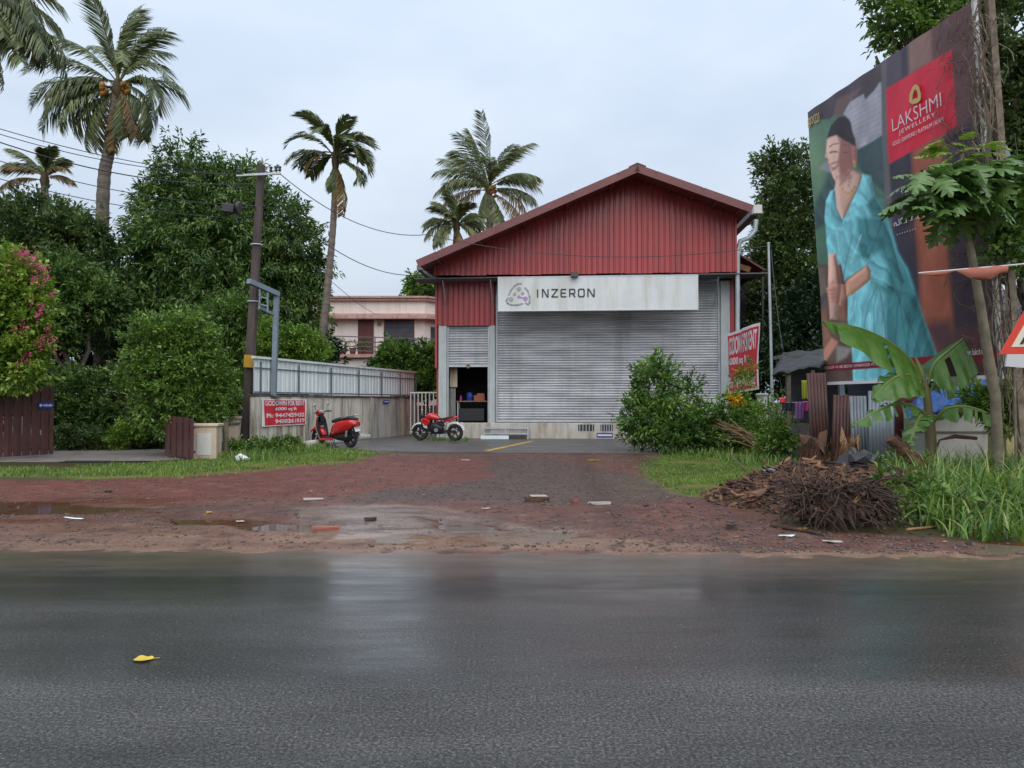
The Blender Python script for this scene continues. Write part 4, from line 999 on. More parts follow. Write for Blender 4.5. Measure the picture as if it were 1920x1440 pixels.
arc_band([sp(*q) for q in ((155, 330), (143, 350), (155, 375), (190, 388), (240, 390), (290, 378))], 0.055, 'logo_grey')
def disc(c, r, mat, nm='logo_dot', ring=True):
    x, z = sp(*c); mb = MB(); n = 16; mb.prism([(x + r * math.cos(6.2832 * k / n), z + r * math.sin(6.2832 * k / n)) for k in range(n)], -0.02, -0.003); o = mb.build(nm, M[mat], sg); return o
for c, r in (((258, 250), 0.075), ((218, 295), 0.06), ((292, 290), 0.055), ((186, 340), 0.085)): disc(c, r, 'logo_grey')
disc((256, 318), 0.055, 'logo_lilac'); disc((318, 335), 0.08, 'logo_lilac')
arc_band([sp(256, 322), sp(318, 332)], 0.045, 'logo_lilac', 'logo_link', -0.018)
# floodlight over the sign
fx, fz = F(1077, 516, NG - 0.3)
fl_ = empty('floodlight', WA + W_E * fx + W_N * (NG - 0.36) + Vector((0, 0, fz)), WTH, 'small square black floodlight clamped over the white sign board', 'lamp')
MB().box((0, 0, 0), (0.26, 0.09, 0.2), (R(-20), 0, 0)).build('housing', M['black_metal'], fl_, bevel=0.01)
MB().box((0, -0.045, -0.016), (0.2, 0.012, 0.13), (R(-20), 0, 0)).build('glass', M['steel'], fl_)
MB().bar((0, 0.06, 0.0), (0, 0.3, 0.02), 0.04, 0.03).build('bracket', M['black_metal'], fl_)
# table, bench and odds and ends inside the doorway
def wpt(x, y, z): return WA + W_E * x + W_N * y + Vector((0, 0, z))
tb = empty('work_table', wpt(0, 0, 0), WTH, 'dark work table standing inside the half open small shutter', 'table')
tx0, tx1 = s838 + 0.32, s918 - 0.02
MB().box2((tx0 - 0.05, 0.55, 1.42), (tx1, 1.15, 1.46)).build('table_top', M['rot_light'], tb)
MB().box2((tx0, 0.62, 0.66), (tx1 - 0.25, 1.1, 1.15)).build('cabinet', M['plastic_black'], tb, bevel=0.01)
for xx in (tx0, tx1 - 0.06):
    for yy_ in (0.6, 1.08): MB().box2((xx, yy_, 0.6), (xx + 0.04, yy_ + 0.04, 1.42)).build('leg', M['steel'], tb)
b1 = MB(); b1.tube([(0, 0, 0), (0, 0, 0.14), (0, 0, 0.17), (0, 0, 0.22)], [0.045, 0.045, 0.02, 0.02], 8)
tag(b1.build('bottle', M['cloth_pink'], None, wpt(tx0 + 0.12, 0.75, 1.46)), 'small pink bottle at the left end of the dark work table', 'bottle')
b1 = MB(); b1.tube([(0, 0, 0), (0.02, 0, 0.16), (0, 0, 0.3), (0, 0, 0.34)], [0.12, 0.14, 0.12, 0.06], 10)
tag(b1.build('plastic_bucket', M['blue_plate'], None, wpt(tx0 + 0.45, 0.9, 1.46)), 'blue plastic tub on the work table in the doorway', 'tub')
b1 = MB(); b1.box((0, 0, 0.11), (0.42, 0.3, 0.22)).box((0.05, 0, 0.26), (0.28, 0.26, 0.08))
tag(b1.build('carton', M['terracotta'], None, wpt(tx0 + 0.85, 0.85, 1.46)), 'brown carton on the work table beside the blue tub', 'box')
# folded grille inside the opening at left
gr = empty('grille_gate', wpt(0, 0, 0), WTH, 'folded white collapsible grille inside the left jamb of the small shutter', 'gate')
for k in range(5):
    MB().box2((s838 + 0.04 + 0.05 * k, 0.45 + 0.02 * (k % 2), zpl), (s838 + 0.06 + 0.05 * k, 0.48 + 0.02 * (k % 2), 1.95)).build('bar', M['pipe_white'], gr)
MB().box2((s838 + 0.03, 0.5, 2.0), (s838 + 0.33, 0.56, 2.75)).build('top_panel', M['cream'], gr)
# steel stand leaning against the plinth
st = empty('steel_stand', wpt(0, 0, 0.035), WTH, 'low grey steel frame with two shelves standing against the plinth', 'stand')
x0, z0 = F(907, 825, -0.75); x1, z1 = F(990, 802, -0.75); zz = z1 - 0.035
for xx in (x0, x1):
    for yy_ in (-0.85, -0.5): MB().box2((xx - 0.02, yy_ - 0.02, 0), (xx + 0.02, yy_ + 0.02, zz)).build('leg', M['galv'], st)
for q in (zz - 0.02, zz * 0.45):
    MB().box2((x0 + 0.02, -0.87, q - 0.02), (x1 - 0.02, -0.83, q + 0.02)).build('rail', M['galv'], st)
    MB().box2((x0 + 0.02, -0.52, q - 0.02), (x1 - 0.02, -0.48, q + 0.02)).build('rail', M['galv'], st)
MB().box2(((x0 + x1) / 2 - 0.02, -0.87, zz * 0.45), ((x0 + x1) / 2 + 0.02, -0.83, zz - 0.04)).build('divider', M['galv'], st)
MB().box2((x0 + 0.03, -0.82, zz * 0.45 - 0.03), (x1 - 0.03, -0.53, zz * 0.45 - 0.01)).build('shelf', M['tin_grey'], st)
MB().box2((x0 - 0.1, -0.9, 0.0), (x0 + 0.95, -0.55, 0.13)).build('step_board', M['fence_white'], st)
# white barred side gate between the wall and the warehouse
ga, gb = Vector(P(770, 812, 31.2)), Vector(P(820, 812, 30.6)); ga.z = gb.z = 0.0
sgt = empty('barred_gate', ga, math.atan2(gb.y - ga.y, gb.x - ga.x), 'white barred side gate between the grey wall and the warehouse corner', 'gate'); gl_ = (gb - ga).length
zt = P(790, 737, 31).z
for k in range(8):
    q = gl_ * k / 7; MB().box2((q - 0.018, -0.018, 0.1), (q + 0.018, 0.018, zt)).build('bar', M['pipe_white'], sgt)
for z in (0.2, zt + 0.02): MB().box2((-0.03, -0.025, z - 0.025), (gl_ + 0.03, 0.025, z + 0.025)).build('rail', M['pipe_white'], sgt)
# ------------------------------------------------------------------ boundary wall with metal sheet fence
WL0 = G(473, 848); WL0.z = 0; WL1 = Vector((P(778, 812, 33.4).x, 33.4, 0))
BW_D = (WL1 - WL0); BW_L = BW_D.length; BW_TH = math.atan2(BW_D.y, BW_D.x); BW_D.normalize()
BW_N = Vector((BW_D.y, -BW_D.x, 0))                       # towards the lot
def bw_s(px):                                             # position along the wall under an image column
    d = ray(px, 752); o = Vector((0, 0, 0)); det = d.x * (-BW_D.y) - d.y * (-BW_D.x)
    t = (WL0.x * (-BW_D.y) - WL0.y * (-BW_D.x)) / det; p = d * t; return (Vector((p.x, p.y, 0)) - WL0).dot(BW_D)
bwall = empty('boundary_wall', WL0, BW_TH, 'stained concrete boundary wall topped by white metal sheets', 'wall')
WH_ = 1.58
edges = [0.0, bw_s(566), bw_s(612), bw_s(690), bw_s(702), bw_s(746), BW_L]
for k in range(len(edges) - 1):
    a, b = edges[k], edges[k + 1]; mt = 'wall_grey' if k in (3, 4) else 'wall_conc'; pr = 0.03 if k in (0, 3) else (0.0 if k % 2 else -0.012)
    MB().box2((a + 0.004, -0.10 - pr, -0.1), (b - 0.004, 0.10, WH_ - 0.012 * (k % 2))).build('wall_panel', M[mt], bwall, bevel=0.012)
MB().box2((-0.02, -0.15, WH_ + 0.002), (BW_L, 0.12, WH_ + 0.06)).build('coping', M['mould'], bwall, bevel=0.01)
# sheet fence on the wall
fposts = [bw_s(q) for q in (484, 556, 617, 669, 712, 747, 777)]; FT = 2.68
for s in fposts: MB().box2((s - 0.018, -0.10, WH_ + 0.06), (s + 0.018, -0.06, FT - 0.10)).build('fence_post', M['fence_frame'], bwall)
for z in (WH_ + 0.13, FT - 0.28): MB().box2((0.02, -0.055, z - 0.014), (BW_L - 0.05, -0.035, z + 0.014)).build('fence_rail', M['fence_frame'], bwall)
s = 0.02; k = 0
while s < BW_L - 0.1:
    e = min(s + 1.0, BW_L - 0.05); mb = rib_sheet(s, e, WH_ + 0.09, lambda q: FT, -0.01 + 0.004 * (k % 2), pitch=0.25, h=0.02); mb.build('fence_sheet', M['fence_white'], bwall); s = e; k += 1
MB().box2((0.0, -0.09, FT - 0.015), (BW_L - 0.05, 0.05, FT + 0.05)).build('fence_cap', M['fence_white'], bwall)
# white pipe at the foot of the wall
mb = MB(); pts = [G(575, 842), G(640, 831), G(705, 822), G(772, 813)]
mb.tube([(p.x, p.y, 0.11) for p in pts], 0.14, 10); tag(mb.build('drain_pipe', M['pipe_white'], None, smooth=True), 'thick white pipe lying along the foot of the boundary wall', 'pipe')
# blue plate on the wall
def wall_pt(s, off, z): return WL0 + BW_D * s + BW_N * off + Vector((0, 0, z))
bp_ = empty('wall_sign', wall_pt(bw_s(713), 0.14, 1.36), BW_TH, 'tiny blue plate with white stripe on the grey boundary wall', 'sign')
MB().box2((0, -0.02, 0), (0.5, -0.005, 0.13)).build('plate', M['blue_plate'], bp_); MB().box2((0.06, -0.026, 0.05), (0.44, -0.021, 0.085)).build('white_stripe', M['print_white'], bp_)

# ---- banners
def banner(label, root_loc, ux, w, h, lines, uy=Vector((0, 0, 1)), wob=0.02, seed=1, shear=0.0, arc=0.0):
    ux = Vector(ux).normalized(); nrm = ux.cross(uy).normalized(); r = empty('banner', root_loc, 0, label, 'banner')
    g = np.random.default_rng(seed); nu, nv = 40, 20
    def surf(u, v):
        f = wob * (math.sin(u * 9 + v * 3 + seed) + 0.6 * math.sin(u * 23 - v * 5)) - arc * math.sin(u * math.pi)
        return ux * (u * w) + uy * (v * h + shear * u) + nrm * f
    def patch(u0, u1, v0, v1, off, mat, nm, a=30, b=14):
        mb = MB(); vs = [surf(u0 + (u1 - u0) * i / a, v0 + (v1 - v0) * j / b) + nrm * off for j in range(b + 1) for i in range(a + 1)]
        vb = [v - nrm * 0.003 for v in vs]; n = len(vs)
        q = [(j * (a + 1) + i, j * (a + 1) + i + 1, (j + 1) * (a + 1) + i + 1, (j + 1) * (a + 1) + i) for j in range(b) for i in range(a)]
        mb.add(vs + vb, q + [tuple(reversed([x + n for x in f])) for f in q]); return mb.build(nm, M[mat], r, smooth=True)
    patch(0, 1, 0, 1, 0, 'banner_white', 'cloth'); patch(0.055, 0.965, 0.035, 0.955, 0.004, 'banner_red', 'red_field')
    for (txt, u0, u1, v0, v1, off) in lines:
        v, f, asp = text_mesh(txt, offset=off); mb = MB()
        mb.add([surf(u0 + (u1 - u0) * p[0], v0 + (v1 - v0) * p[1]) + nrm * 0.013 for p in v], f)
        mb.build('lettering', M['print_white'], r)
    return r
bs0, bs1 = bw_s(481), bw_s(566)
bz1 = P(481, 748, 21.6).z; bz0 = P(481, 801, 21.6).z
banner('red and white GODOWN FOR RENT banner tied flat on the boundary wall', wall_pt(bs0, 0.17, bz0), BW_D, bs1 - bs0, bz1 - bz0,
       [('GODOWN FOR RENT', 0.07, 0.955, 0.75, 0.94, 0.035), ('6000 sq ft', 0.28, 0.75, 0.54, 0.70, 0.035), ('Ph: 9447459432', 0.09, 0.945, 0.31, 0.47, 0.035), ('9400261819', 0.28, 0.945, 0.09, 0.25, 0.035)], wob=0.012)
# right hand banner stretched between the warehouse and the gate post
ba, bb = P(1364, 737, 27.6), P(1424, 737, 24.6); bz = P(1424, 737, 24.6).z; ba.z = bb.z = bz
bux = (bb - ba); bl = bux.length
b2 = banner('red and white rent banner slung between the warehouse and a post', ba, bux, bl, 2.15, [('GODOWN FOR RENT', 0.08, 0.93, 0.62, 0.92, 0.03), ('6000 sq ft', 0.10, 0.62, 0.42, 0.58, 0.03), ('Ph: 9447459432', 0.08, 0.93, 0.08, 0.26, 0.03)], wob=0.03, seed=5, shear=0.12)
mb = MB()
for (p, q) in (((bl, 2.27), (bl + 0.25, 2.75)), ((0, 2.15), (-0.5, 2.9))):
    pass
gp = empty('gate_post', Vector((bb.x + 0.12, bb.y + 0.1, 0)), 0, 'weathered white stone post below the slung rent banner', 'post')
MB().box2((-0.13, -0.12, 0), (0.13, 0.12, 1.62)).build('shaft', M['pipe_white'], gp, bevel=0.02); MB().box2((-0.16, -0.15, 1.622), (0.16, 0.15, 1.70)).build('cap', M['concrete_col'], gp, bevel=0.02)
# low railing behind it
rl = empty('side_railing', Vector((bb.x - 1.35, bb.y + 1.2, 0)), 0, 'short white barred railing below the slung rent banner', 'railing')
for k in range(6): MB().box2((0.2 * k, -0.015, 0.95), (0.2 * k + 0.03, 0.015, 1.43)).build('bar', M['pipe_white'], rl)
for z in (0.93, 1.45): MB().box2((-0.03, -0.022, z - 0.02), (1.1, 0.022, z + 0.02)).build('rail', M['pipe_white'], rl)
MB().box2((-0.05, 0.03, -0.1), (1.12, 0.2, 0.905)).build('base_wall', M['wall_conc'], rl)

# ------------------------------------------------------------------ utility pole, frame, wires
pb = Gh(459, 846); pt_ = P(490, 311, pb.y)
up_ = empty('utility_pole', pb, 0, 'leaning dark brown utility pole with short crossarm beside the wall', 'pole')
tv = pt_ - pb
mb = MB(); mb.tube([(0, 0, -0.2), tv * 0.35, tv * 0.7, tv], [0.165, 0.15, 0.13, 0.115], 8); mb.build('shaft', M['pole_brown'], up_)
ca = P(446, 331, pb.y - 0.1) - pb; cb = P(528, 327, pb.y - 0.1) - pb; ca.y = cb.y = tv.y - 0.2
mb = MB(); mb.bar(ca, cb, 0.06, 0.06); arm = mb.build('crossarm', M['galv'], up_)
for t in (0.04, 0.30, 0.78, 0.90, 0.98):
    c = ca.lerp(cb, t); mb = MB(); mb.tube([c + Vector((0, 0, 0.05)), c + Vector((0, 0, 0.10)), c + Vector((0, 0, 0.13)), c + Vector((0, 0, 0.19)), c + Vector((0, 0, 0.22))], [0.02, 0.055, 0.035, 0.055, 0.02], 8); mb.build('insulator', M['insulator'], up_, smooth=True)
pk = tv * 0.30
c = P(466, 677, pb.y - 0.22) - pb
MB().box(c, (0.27, 0.02, 0.36), (0, 0.055, 0)).build('number_plate', M['plate_yellow'], up_)
for z in (0.52, 0.72):
    q = tv * z; mb = MB(); mb.torus(q, 0.175, 0.02, 'z', 12, 5); mb.build('clamp', M['galv'], up_)
# grey steel sign frame
fb = P(513, 742, 22.6); ft = P(519, 548, 22.6); fr = empty('steel_gantry', fb, 0, 'grey blue steel post with bent arm bolted on the boundary wall', 'gantry')
q1 = ft - fb; q2 = P(466, 527, 21.6) - fb; q3 = P(486, 577, 22.0) - fb; q4 = P(514, 590, 22.6) - fb
MB().bar((0, 0, 0), q1, 0.14, 0.14).build('post', M['steel_blue'], fr); MB().bar(q1 + Vector((0.04, 0, -0.06)), q2, 0.15, 0.14).build('arm', M['steel_blue'], fr)
MB().bar(q4, q3, 0.09, 0.09).build('brace', M['steel_blue'], fr)
for (a, b) in (((487, 542), (487, 580)), ((502, 549), (502, 584)), ((487, 556), (502, 560)), ((487, 570), (502, 574))):
    MB().bar(P(a[0], a[1], 21.9) - fb, P(b[0], b[1], 21.9) - fb, 0.04, 0.04).build('rung', M['steel_blue'], fr)
MB().box((0, 0, -0.01), (0.4, 0.3, 0.03)).build('foot_plate', M['fence_frame'], fr)
# wires
def wire(label, pts, r=0.011, sag=0.3, mat='wire'):
    p = [P(*q) for q in pts]; fine = []
    for a, b in zip(p[:-1], p[1:]):
        for k in range(16):
            t = k / 16; c = a.lerp(b, t); c.z -= sag * 4 * t * (1 - t); fine.append(c)
    fine.append(p[-1]); o = fine[0].copy(); mb = MB(); mb.tube([q - o for q in fine], r, 5)
    ob = mb.build('overhead_wire', M[mat], None, o); tag(ob, label, 'wire', 'overhead wires'); return ob
zp = pb.y - 0.3
wire('topmost overhead wire running left from the pole crossarm', [(432, 327, zp), (-120, 203, 17)], sag=0.25)
wire('second overhead wire just below the topmost, left of the pole', [(456, 327, zp), (-120, 212, 17.3)], sag=0.35)
wire('thick lower overhead wire crossing before the large palm trunk', [(470, 345, zp), (-120, 222, 17.6)], r=0.016, sag=0.45)
wire('low overhead wire running left below the others through the mango crown', [(478, 385, zp), (-120, 262, 17.5)], sag=0.35)
wire('lowest overhead wire at the left, behind the dark tree', [(474, 410, zp), (-120, 300, 18)], sag=0.3)
wire('overhead wire sweeping right from the pole across the red gable', [(525, 326, zp), (800, 440, 26.5), (1442, 461, 24.5)], r=0.013, sag=0.55)
wire('overhead wire from the pole down to the left eave of the warehouse', [(493, 352, zp), (783, 516, 27.9)], r=0.014, sag=0.7)
wire('thin drop wire behind the tall bent palm towards the pink house', [(497, 400, zp), (705, 590, 43.0)], r=0.012, sag=0.3)
wire('slack cable drooping from the steel pole to the shack', [(1446, 470, 21.9), (1468, 655, 19.5)], r=0.01, sag=0.25)
# black box on the wires
bx_ = P(438, 391, 21.3); jb = empty('cable_box', bx_, 0, 'black cable box with round end hanging left of the utility pole', 'box')
mb = MB(); mb.box((-0.13, 0, 0), (0.34, 0.22, 0.24), (0, 0.12, 0)); mb.build('body', M['black_metal'], jb, bevel=0.02)
mb = MB(); mb.tube([(0.06, 0, 0.02), (0.12, 0, 0.02), (0.17, 0, 0.01)], [0.12, 0.19, 0.17], 12); mb.build('end_cap', M['plastic_black'], jb, smooth=True)
mb = MB(); mb.bar((0.17, 0, 0.03), P(482, 389, pb.y) - bx_, 0.03, 0.03).bar((-0.1, 0, 0.1), (-0.1, 0, 0.25), 0.02, 0.02); mb.build('strap', M['black_metal'], jb)
mb = MB(); mb.tube([(0.1, 0, -0.12), (0.08, 0, -0.3), (0.12, 0, -0.42)], 0.025, 6); mb.build('loose_cable', M['black_metal'], jb)

# ------------------------------------------------------------------ gate leaves and pillars
def gate_leaf(label, a, b, h0, h1, n, parent=None):
    a, b = Vector(a), Vector(b); d = b - a; L_ = d.length; r = empty('gate', Vector((a.x, a.y, 0.03)), math.atan2(d.y, d.x), label, 'gate'); w = L_ / n
    for k in range(n):
        t0, t1 = k / n, (k + 1) / n; x0, x1 = k * w + 0.006, (k + 1) * w - 0.006
        mb = MB(); z0, z1 = h0 + (h1 - h0) * t0 ** 1.3, h0 + (h1 - h0) * t1 ** 1.3; y = -0.03 * (k % 2)
        mb.add([(x0, y - .012, .05), (x1, y - .012, .05), (x1, y - .012, z1), (x0, y - .012, z0), (x0, y + .012, .05), (x1, y + .012, .05), (x1, y + .012, z1), (x0, y + .012, z0)],
               [(0, 1, 2, 3), (5, 4, 7, 6), (1, 5, 6, 2), (4, 0, 3, 7), (3, 2, 6, 7), (4, 5, 1, 0)]); mb.build('slat', M['gate_brown'], r)
    for z in (0.2, h0 * 0.75): MB().box2((0, 0.014, z - 0.03), (L_, 0.05, z + 0.03)).build('rail', M['gate_brown'], r)
    return r
ga = G(-60, 867); gb = G(98, 857); ga.z = gb.z = 0
gl1 = gate_leaf('wide brown slatted gate leaf with swept top and blue plate', ga, gb, 1.42, 1.86, 18)
MB().box((0.62 * (gb - ga).length + 0.42, -0.045, 0.62), (0.02, 0.04, 0.13)).build('handle', M['steel'], gl1)
psn = P(86, 760, ga.y + (gb.y - ga.y) * 0.93 - 0.08); ns = empty('name_plate', psn, math.atan2(gb.y - ga.y, gb.x - ga.x), 'small dark blue name plate with white dot on the left gate', 'sign')
MB().box((0, 0, 0), (0.36, 0.016, 0.17)).build('plate', M['blue_plate'], ns); mb = MB(); mb.tube([(-0.135, -0.010, 0), (-0.135, -0.016, 0)], 0.035, 10); mb.build('white_dot', M['print_white'], ns)
for k in range(7): MB().box((-0.06 + 0.034 * k, -0.012, 0), (0.02, 0.006, 0.045 + 0.01 * (k % 3))).build('lettering', M['print_white'], ns)
ga2 = G(310, 858); gb2 = G(362, 866); ga2.z = gb2.z = 0
gate_leaf('narrow dark brown gate leaf half hidden under the round shrub', ga2, gb2, 1.05, 1.0, 9)
def pillar(label, px, py, w, h, panel):
    p = G(px, py); r = empty('gate_pillar', Vector((p.x, p.y, 0)), R(8), label, 'pillar')
    MB().box2((-w / 2, -w / 2, -0.1), (w / 2, w / 2, h)).build('shaft', M['cream'], r, bevel=0.02)
    if panel: MB().box2((-w * 0.28, -w / 2 - 0.012, 0.12), (w * 0.3, -w / 2 - 0.002, h - 0.16)).build('tile_panel', M['tile_white'], r)
    MB().box2((-w / 2 - 0.04, -w / 2 - 0.04, h + 0.002), (w / 2 + 0.04, w / 2 + 0.04, h + 0.07)).build('cap', M['cream'], r, bevel=0.015); return r
pillar('cream gate pillar with white tiled panel under the round shrub', 388, 861, 0.58, 0.82, True)
pillar('plain cream gate pillar close beside the utility pole', 438, 849, 0.30, 0.95, False)
lw0, lw1 = G(404, 858), G(446, 850); gw = empty('low_wall', (lw0.x, lw0.y + 0.1, 0), math.atan2(lw1.y - lw0.y, lw1.x - lw0.x), 'low cream wall joining the two gate pillars beside the utility pole', 'wall')
MB().box2((0.05, 0, -0.1), ((lw1 - lw0).length, 0.16, 0.80)).build('wall_panel', M['cream'], gw, bevel=0.015)
MB().box2((0.03, -0.03, 0.802), ((lw1 - lw0).length, 0.19, 0.85)).build('coping', M['mould'], gw)
mb = MB(); p = G(422, 857); mb.tube([(0, 0, -0.1), (0.02, 0, 0.5), (0, 0, 0.95)], [0.09, 0.08, 0.075], 8)
tag(mb.build('old_post', M['thin_trunk'], None, (p.x, p.y, 0)), 'short grey wooden stump post between the two cream gate pillars', 'post')
# white bag in the grass, and grating before the gate
mb = MB(); g = random.Random(3); bm_pts = []
mb.ball((0, 0, 0.06), (0.16, 0.11, 0.09), 9, 6); mb.v = [(v[0] * (0.8 + 0.4 * g.random()), v[1] * (0.8 + 0.4 * g.random()), v[2] * (0.7 + 0.6 * g.random())) for v in mb.v]
tag(mb.build('plastic_bag', M['banner_white'], None, Gh(452, 866)), 'crumpled white plastic bag on the grass below the pole', 'bag')
dr = empty('drain_grating', (*G(185, 869).xy, 0.03), 0, 'narrow dark drain grating across the driveway before the gate', 'grating')
for k in range(24): MB().box2((-0.8 + 0.08 * k, -0.1, 0.005), (-0.75 + 0.08 * k, 0.1, 0.02)).build('bar', M['black_metal'], dr)
for y in (-0.12, 0.12): MB().box2((-0.85, y - 0.02, 0.003), (1.15, y + 0.02, 0.024)).build('edge_bar', M['black_metal'], dr)

# ------------------------------------------------------------------ pink house behind the fence
HY = 45.0; k_ = ppm(HY); hb = Vector((P(590, 752, HY).x, HY, 0))
ph = empty('pink_house', hb, 0, 'pale pink flat roofed house with balcony behind the white fence', 'house')
def hp(px, py): p = P(px, py, HY); return p.x - hb.x, p.z
def hbox(nm, x0, y0, x1, y1, d0, d1, mat, par=None, bev=0):
    a = hp(x0, y1); b = hp(x1, y0); return MB().box2((a[0], d0, a[1]), (b[0], d1, b[1])).build(nm, M[mat], par or ph, bevel=bev)
xr = hp(797, 600)[0]; zt_ = hp(700, 560)[1]; zf = hp(700, 668)[1]
MB().prism([(-2.0, 0), (xr, 0), (xr, zt_), (-2.0, zt_)], 0.0, 7.0).build('wall', M['pink_wall'], ph)
# canted right corner
mb = MB(); mb.add([(xr + .004, 0.0, 0), (xr + 1.2, 1.4, 0), (xr + 1.2, 7, 0), (xr + .004, 7, 0), (xr + .004, 0, zt_), (xr + 1.2, 1.4, zt_), (xr + 1.2, 7, zt_), (xr + .004, 7, zt_)], [(0, 1, 5, 4), (1, 2, 6, 5), (2, 3, 7, 6), (4, 5, 6, 7)]); mb.build('wall', M['pink_wall'], ph)
def band(py0, py1, pr, nm):
    z1, z0 = hp(700, py0)[1], hp(700, py1)[1]
    mb = MB(); pl = [(-2.2, -pr), (xr + pr * 0.4, -pr), (xr + 1.2 + pr, 1.3 - pr * 0.4), (xr + 1.2 + pr, 7.1), (-2.2, 7.1)]; n = len(pl)
    mb.add([(*p, z0) for p in pl] + [(*p, z1) for p in pl], [tuple(range(n - 1, -1, -1)), tuple(range(n, 2 * n))] + [(i, (i + 1) % n, (i + 1) % n + n, i + n) for i in range(n)]); return mb.build(nm, M['pink_trim'], ph)
band(556, 559.5, 0.32, 'parapet_cap'); band(559.6, 564, 0.22, 'parapet_trim')
band(589, 593, 0.35, 'roof_slab'); band(593.1, 599, 0.55, 'sunshade')
d_ = hbox('door', 671, 600, 701, 670, -0.03, 0.02, 'door_red')
hbox('door_panel', 673.5, 604, 685, 668, -0.045, -0.032, 'door_red', d_); hbox('door_panel', 687, 604, 698.5, 668, -0.045, -0.032, 'door_red', d_)
def hwin(x0, y0, x1, y1, n):
    w = hbox('window', x0, y0, x1, y1, -0.06, 0.0, 'door_red'); ww = (x1 - x0 - 3 * (n + 1)) / n
    for k in range(n):
        a = x0 + 3 + k * (ww + 3); pane = hbox('pane', a, y0 + 3, a + ww, y1 - 3, -0.075, -0.062, 'glass_dark', w)
        for j in range(1, 6): 
            yy_ = y0 + 3 + (y1 - y0 - 6) * j / 6; hbox('grille_bar', a, yy_ - 0.25, a + ww, yy_ + 0.25, -0.085, -0.077, 'fence_frame', w)
hwin(720, 599, 777, 656, 3)
hbox('wall_lamp', 709, 603, 715, 609, -0.2, 0.0, 'rot_light')
mb = MB(); c0 = hp(808, 650)[0]; 
for k in range(3):
    t0 = 0.25 + 0.22 * k; mb = MB(); x_, y_ = xr + 1.2 * t0, 1.4 * t0 - 0.05; x2, y2 = xr + 1.2 * (t0 + 0.19), 1.4 * (t0 + 0.19) - 0.05
    z0, z1 = hp(700, 652)[1], hp(700, 612)[1]; mb.add([(x_, y_, z0), (x2, y2, z0), (x2, y2, z1), (x_, y_, z1)], [(0, 1, 2, 3)]); mb.build('window', M['glass_dark'], ph)
# balcony slab, step and railing
hbox('balcony_slab', 625, 667, 830, 673, -1.6, 0.0, 'pink_trim'); hbox('balcony_slab', 560, 680, 626, 685, -1.6, 0.0, 'pink_trim')
hbox('balcony_wall', 628, 674, 826, 760, -1.35, -0.02, 'pink_wall')
def rail(nm, x0, y0, x1, y1, d): 
    a = hp(x0, y0); b = hp(x1, y1); MB().bar((a[0], d, a[1]), (b[0], d, b[1]), 0.055, 0.055).build(nm, M['fence_frame'], ph)
rail('rail', 623, 634, 832, 640, -1.55)
for j, y in enumerate((644, 652, 660)): rail('rail', 626, y, 832, y + 4, -1.55)
for x in (627, 634, 712, 748, 790, 805): rail('baluster', x, 636, x, 668, -1.55)
rail('rail', 572, 656, 630, 656, -1.55); rail('rail', 572, 668, 630, 668, -1.55)
for x in (585, 603, 620): rail('baluster', x, 656, x, 681, -1.55)
rail('stair_rail', 634, 637, 656, 644, -1.2); rail('stair_rail', 656, 644, 656, 668, -1.2); rail('stair_rail', 641, 640, 641, 668, -1.2)
for i, (x, wd) in enumerate(((638, 0.15), (652, 0.14), (670, 0.19), (684, 0.17), (693, 0.15))):
    a = hp(x, 667); po = empty('flower_pot', Vector((hb.x + a[0], HY - 1.3, a[1] + 0.0)), 0, ['terracotta flower pot at the left end of the pink balcony', 'terracotta flower pot second from the left end of the balcony', 'broad terracotta pot in the middle of the row on the balcony', 'terracotta pot just left of the last one before the red door', 'small terracotta pot at the right end of the balcony row'][i], 'flower pot', 'pots on the pink balcony')
    mb = MB(); mb.tube([(0, 0, 0), (0, 0, 0.3), (0, 0, 0.31), (0, 0, 0.36)], [wd * 0.75, wd, wd * 1.15, wd * 1.15], 10); mb.build('pot', M['terracotta'], po, smooth=True)
    leaf_cloud('foliage', [(0, 0, 0.55, wd * 1.2, wd * 1.2, 0.22)], 120, 0.16, 0.05, M['leaf_shrub'], po, 200 + i, per=12, crad=0.1)
# ------------------------------------------------------------------ scooter and motorcycle (x forward, y left, z up; origin on the ground)
def wheel(name, parent, x, r, tw, rim_mat, spokes=5, disc=False):
    w = MB().torus((x, 0, r), r - tw, tw, 'y', 28, 8).build(name, M['tyre'], parent, smooth=True)
    MB().torus((x, 0, r), r - tw * 1.75, tw * 0.35, 'y', 24, 6).build('rim', M[rim_mat], w, smooth=True)
    mb = MB(); mb.tube([(x, -0.07, r), (x, 0.07, r)], 0.045, 10)
    for k in range(spokes):
        a = 6.2832 * k / spokes + 0.3
        for da in (-0.16, 0.16):
            mb.bar((x + 0.03 * math.cos(a + da), 0, r + 0.03 * math.sin(a + da)), (x + (r - tw * 1.75) * math.cos(a + da * 0.8), 0, r + (r - tw * 1.75) * math.sin(a + da * 0.8)), 0.024, 0.03, (0, 1, 0))
    mb.build('spokes', M[rim_mat], w)
    if disc: MB().torus((x, 0.06, r), 0.11, 0.008, 'y', 20, 4).build('brake_disc', M['silver'], w)
    return w
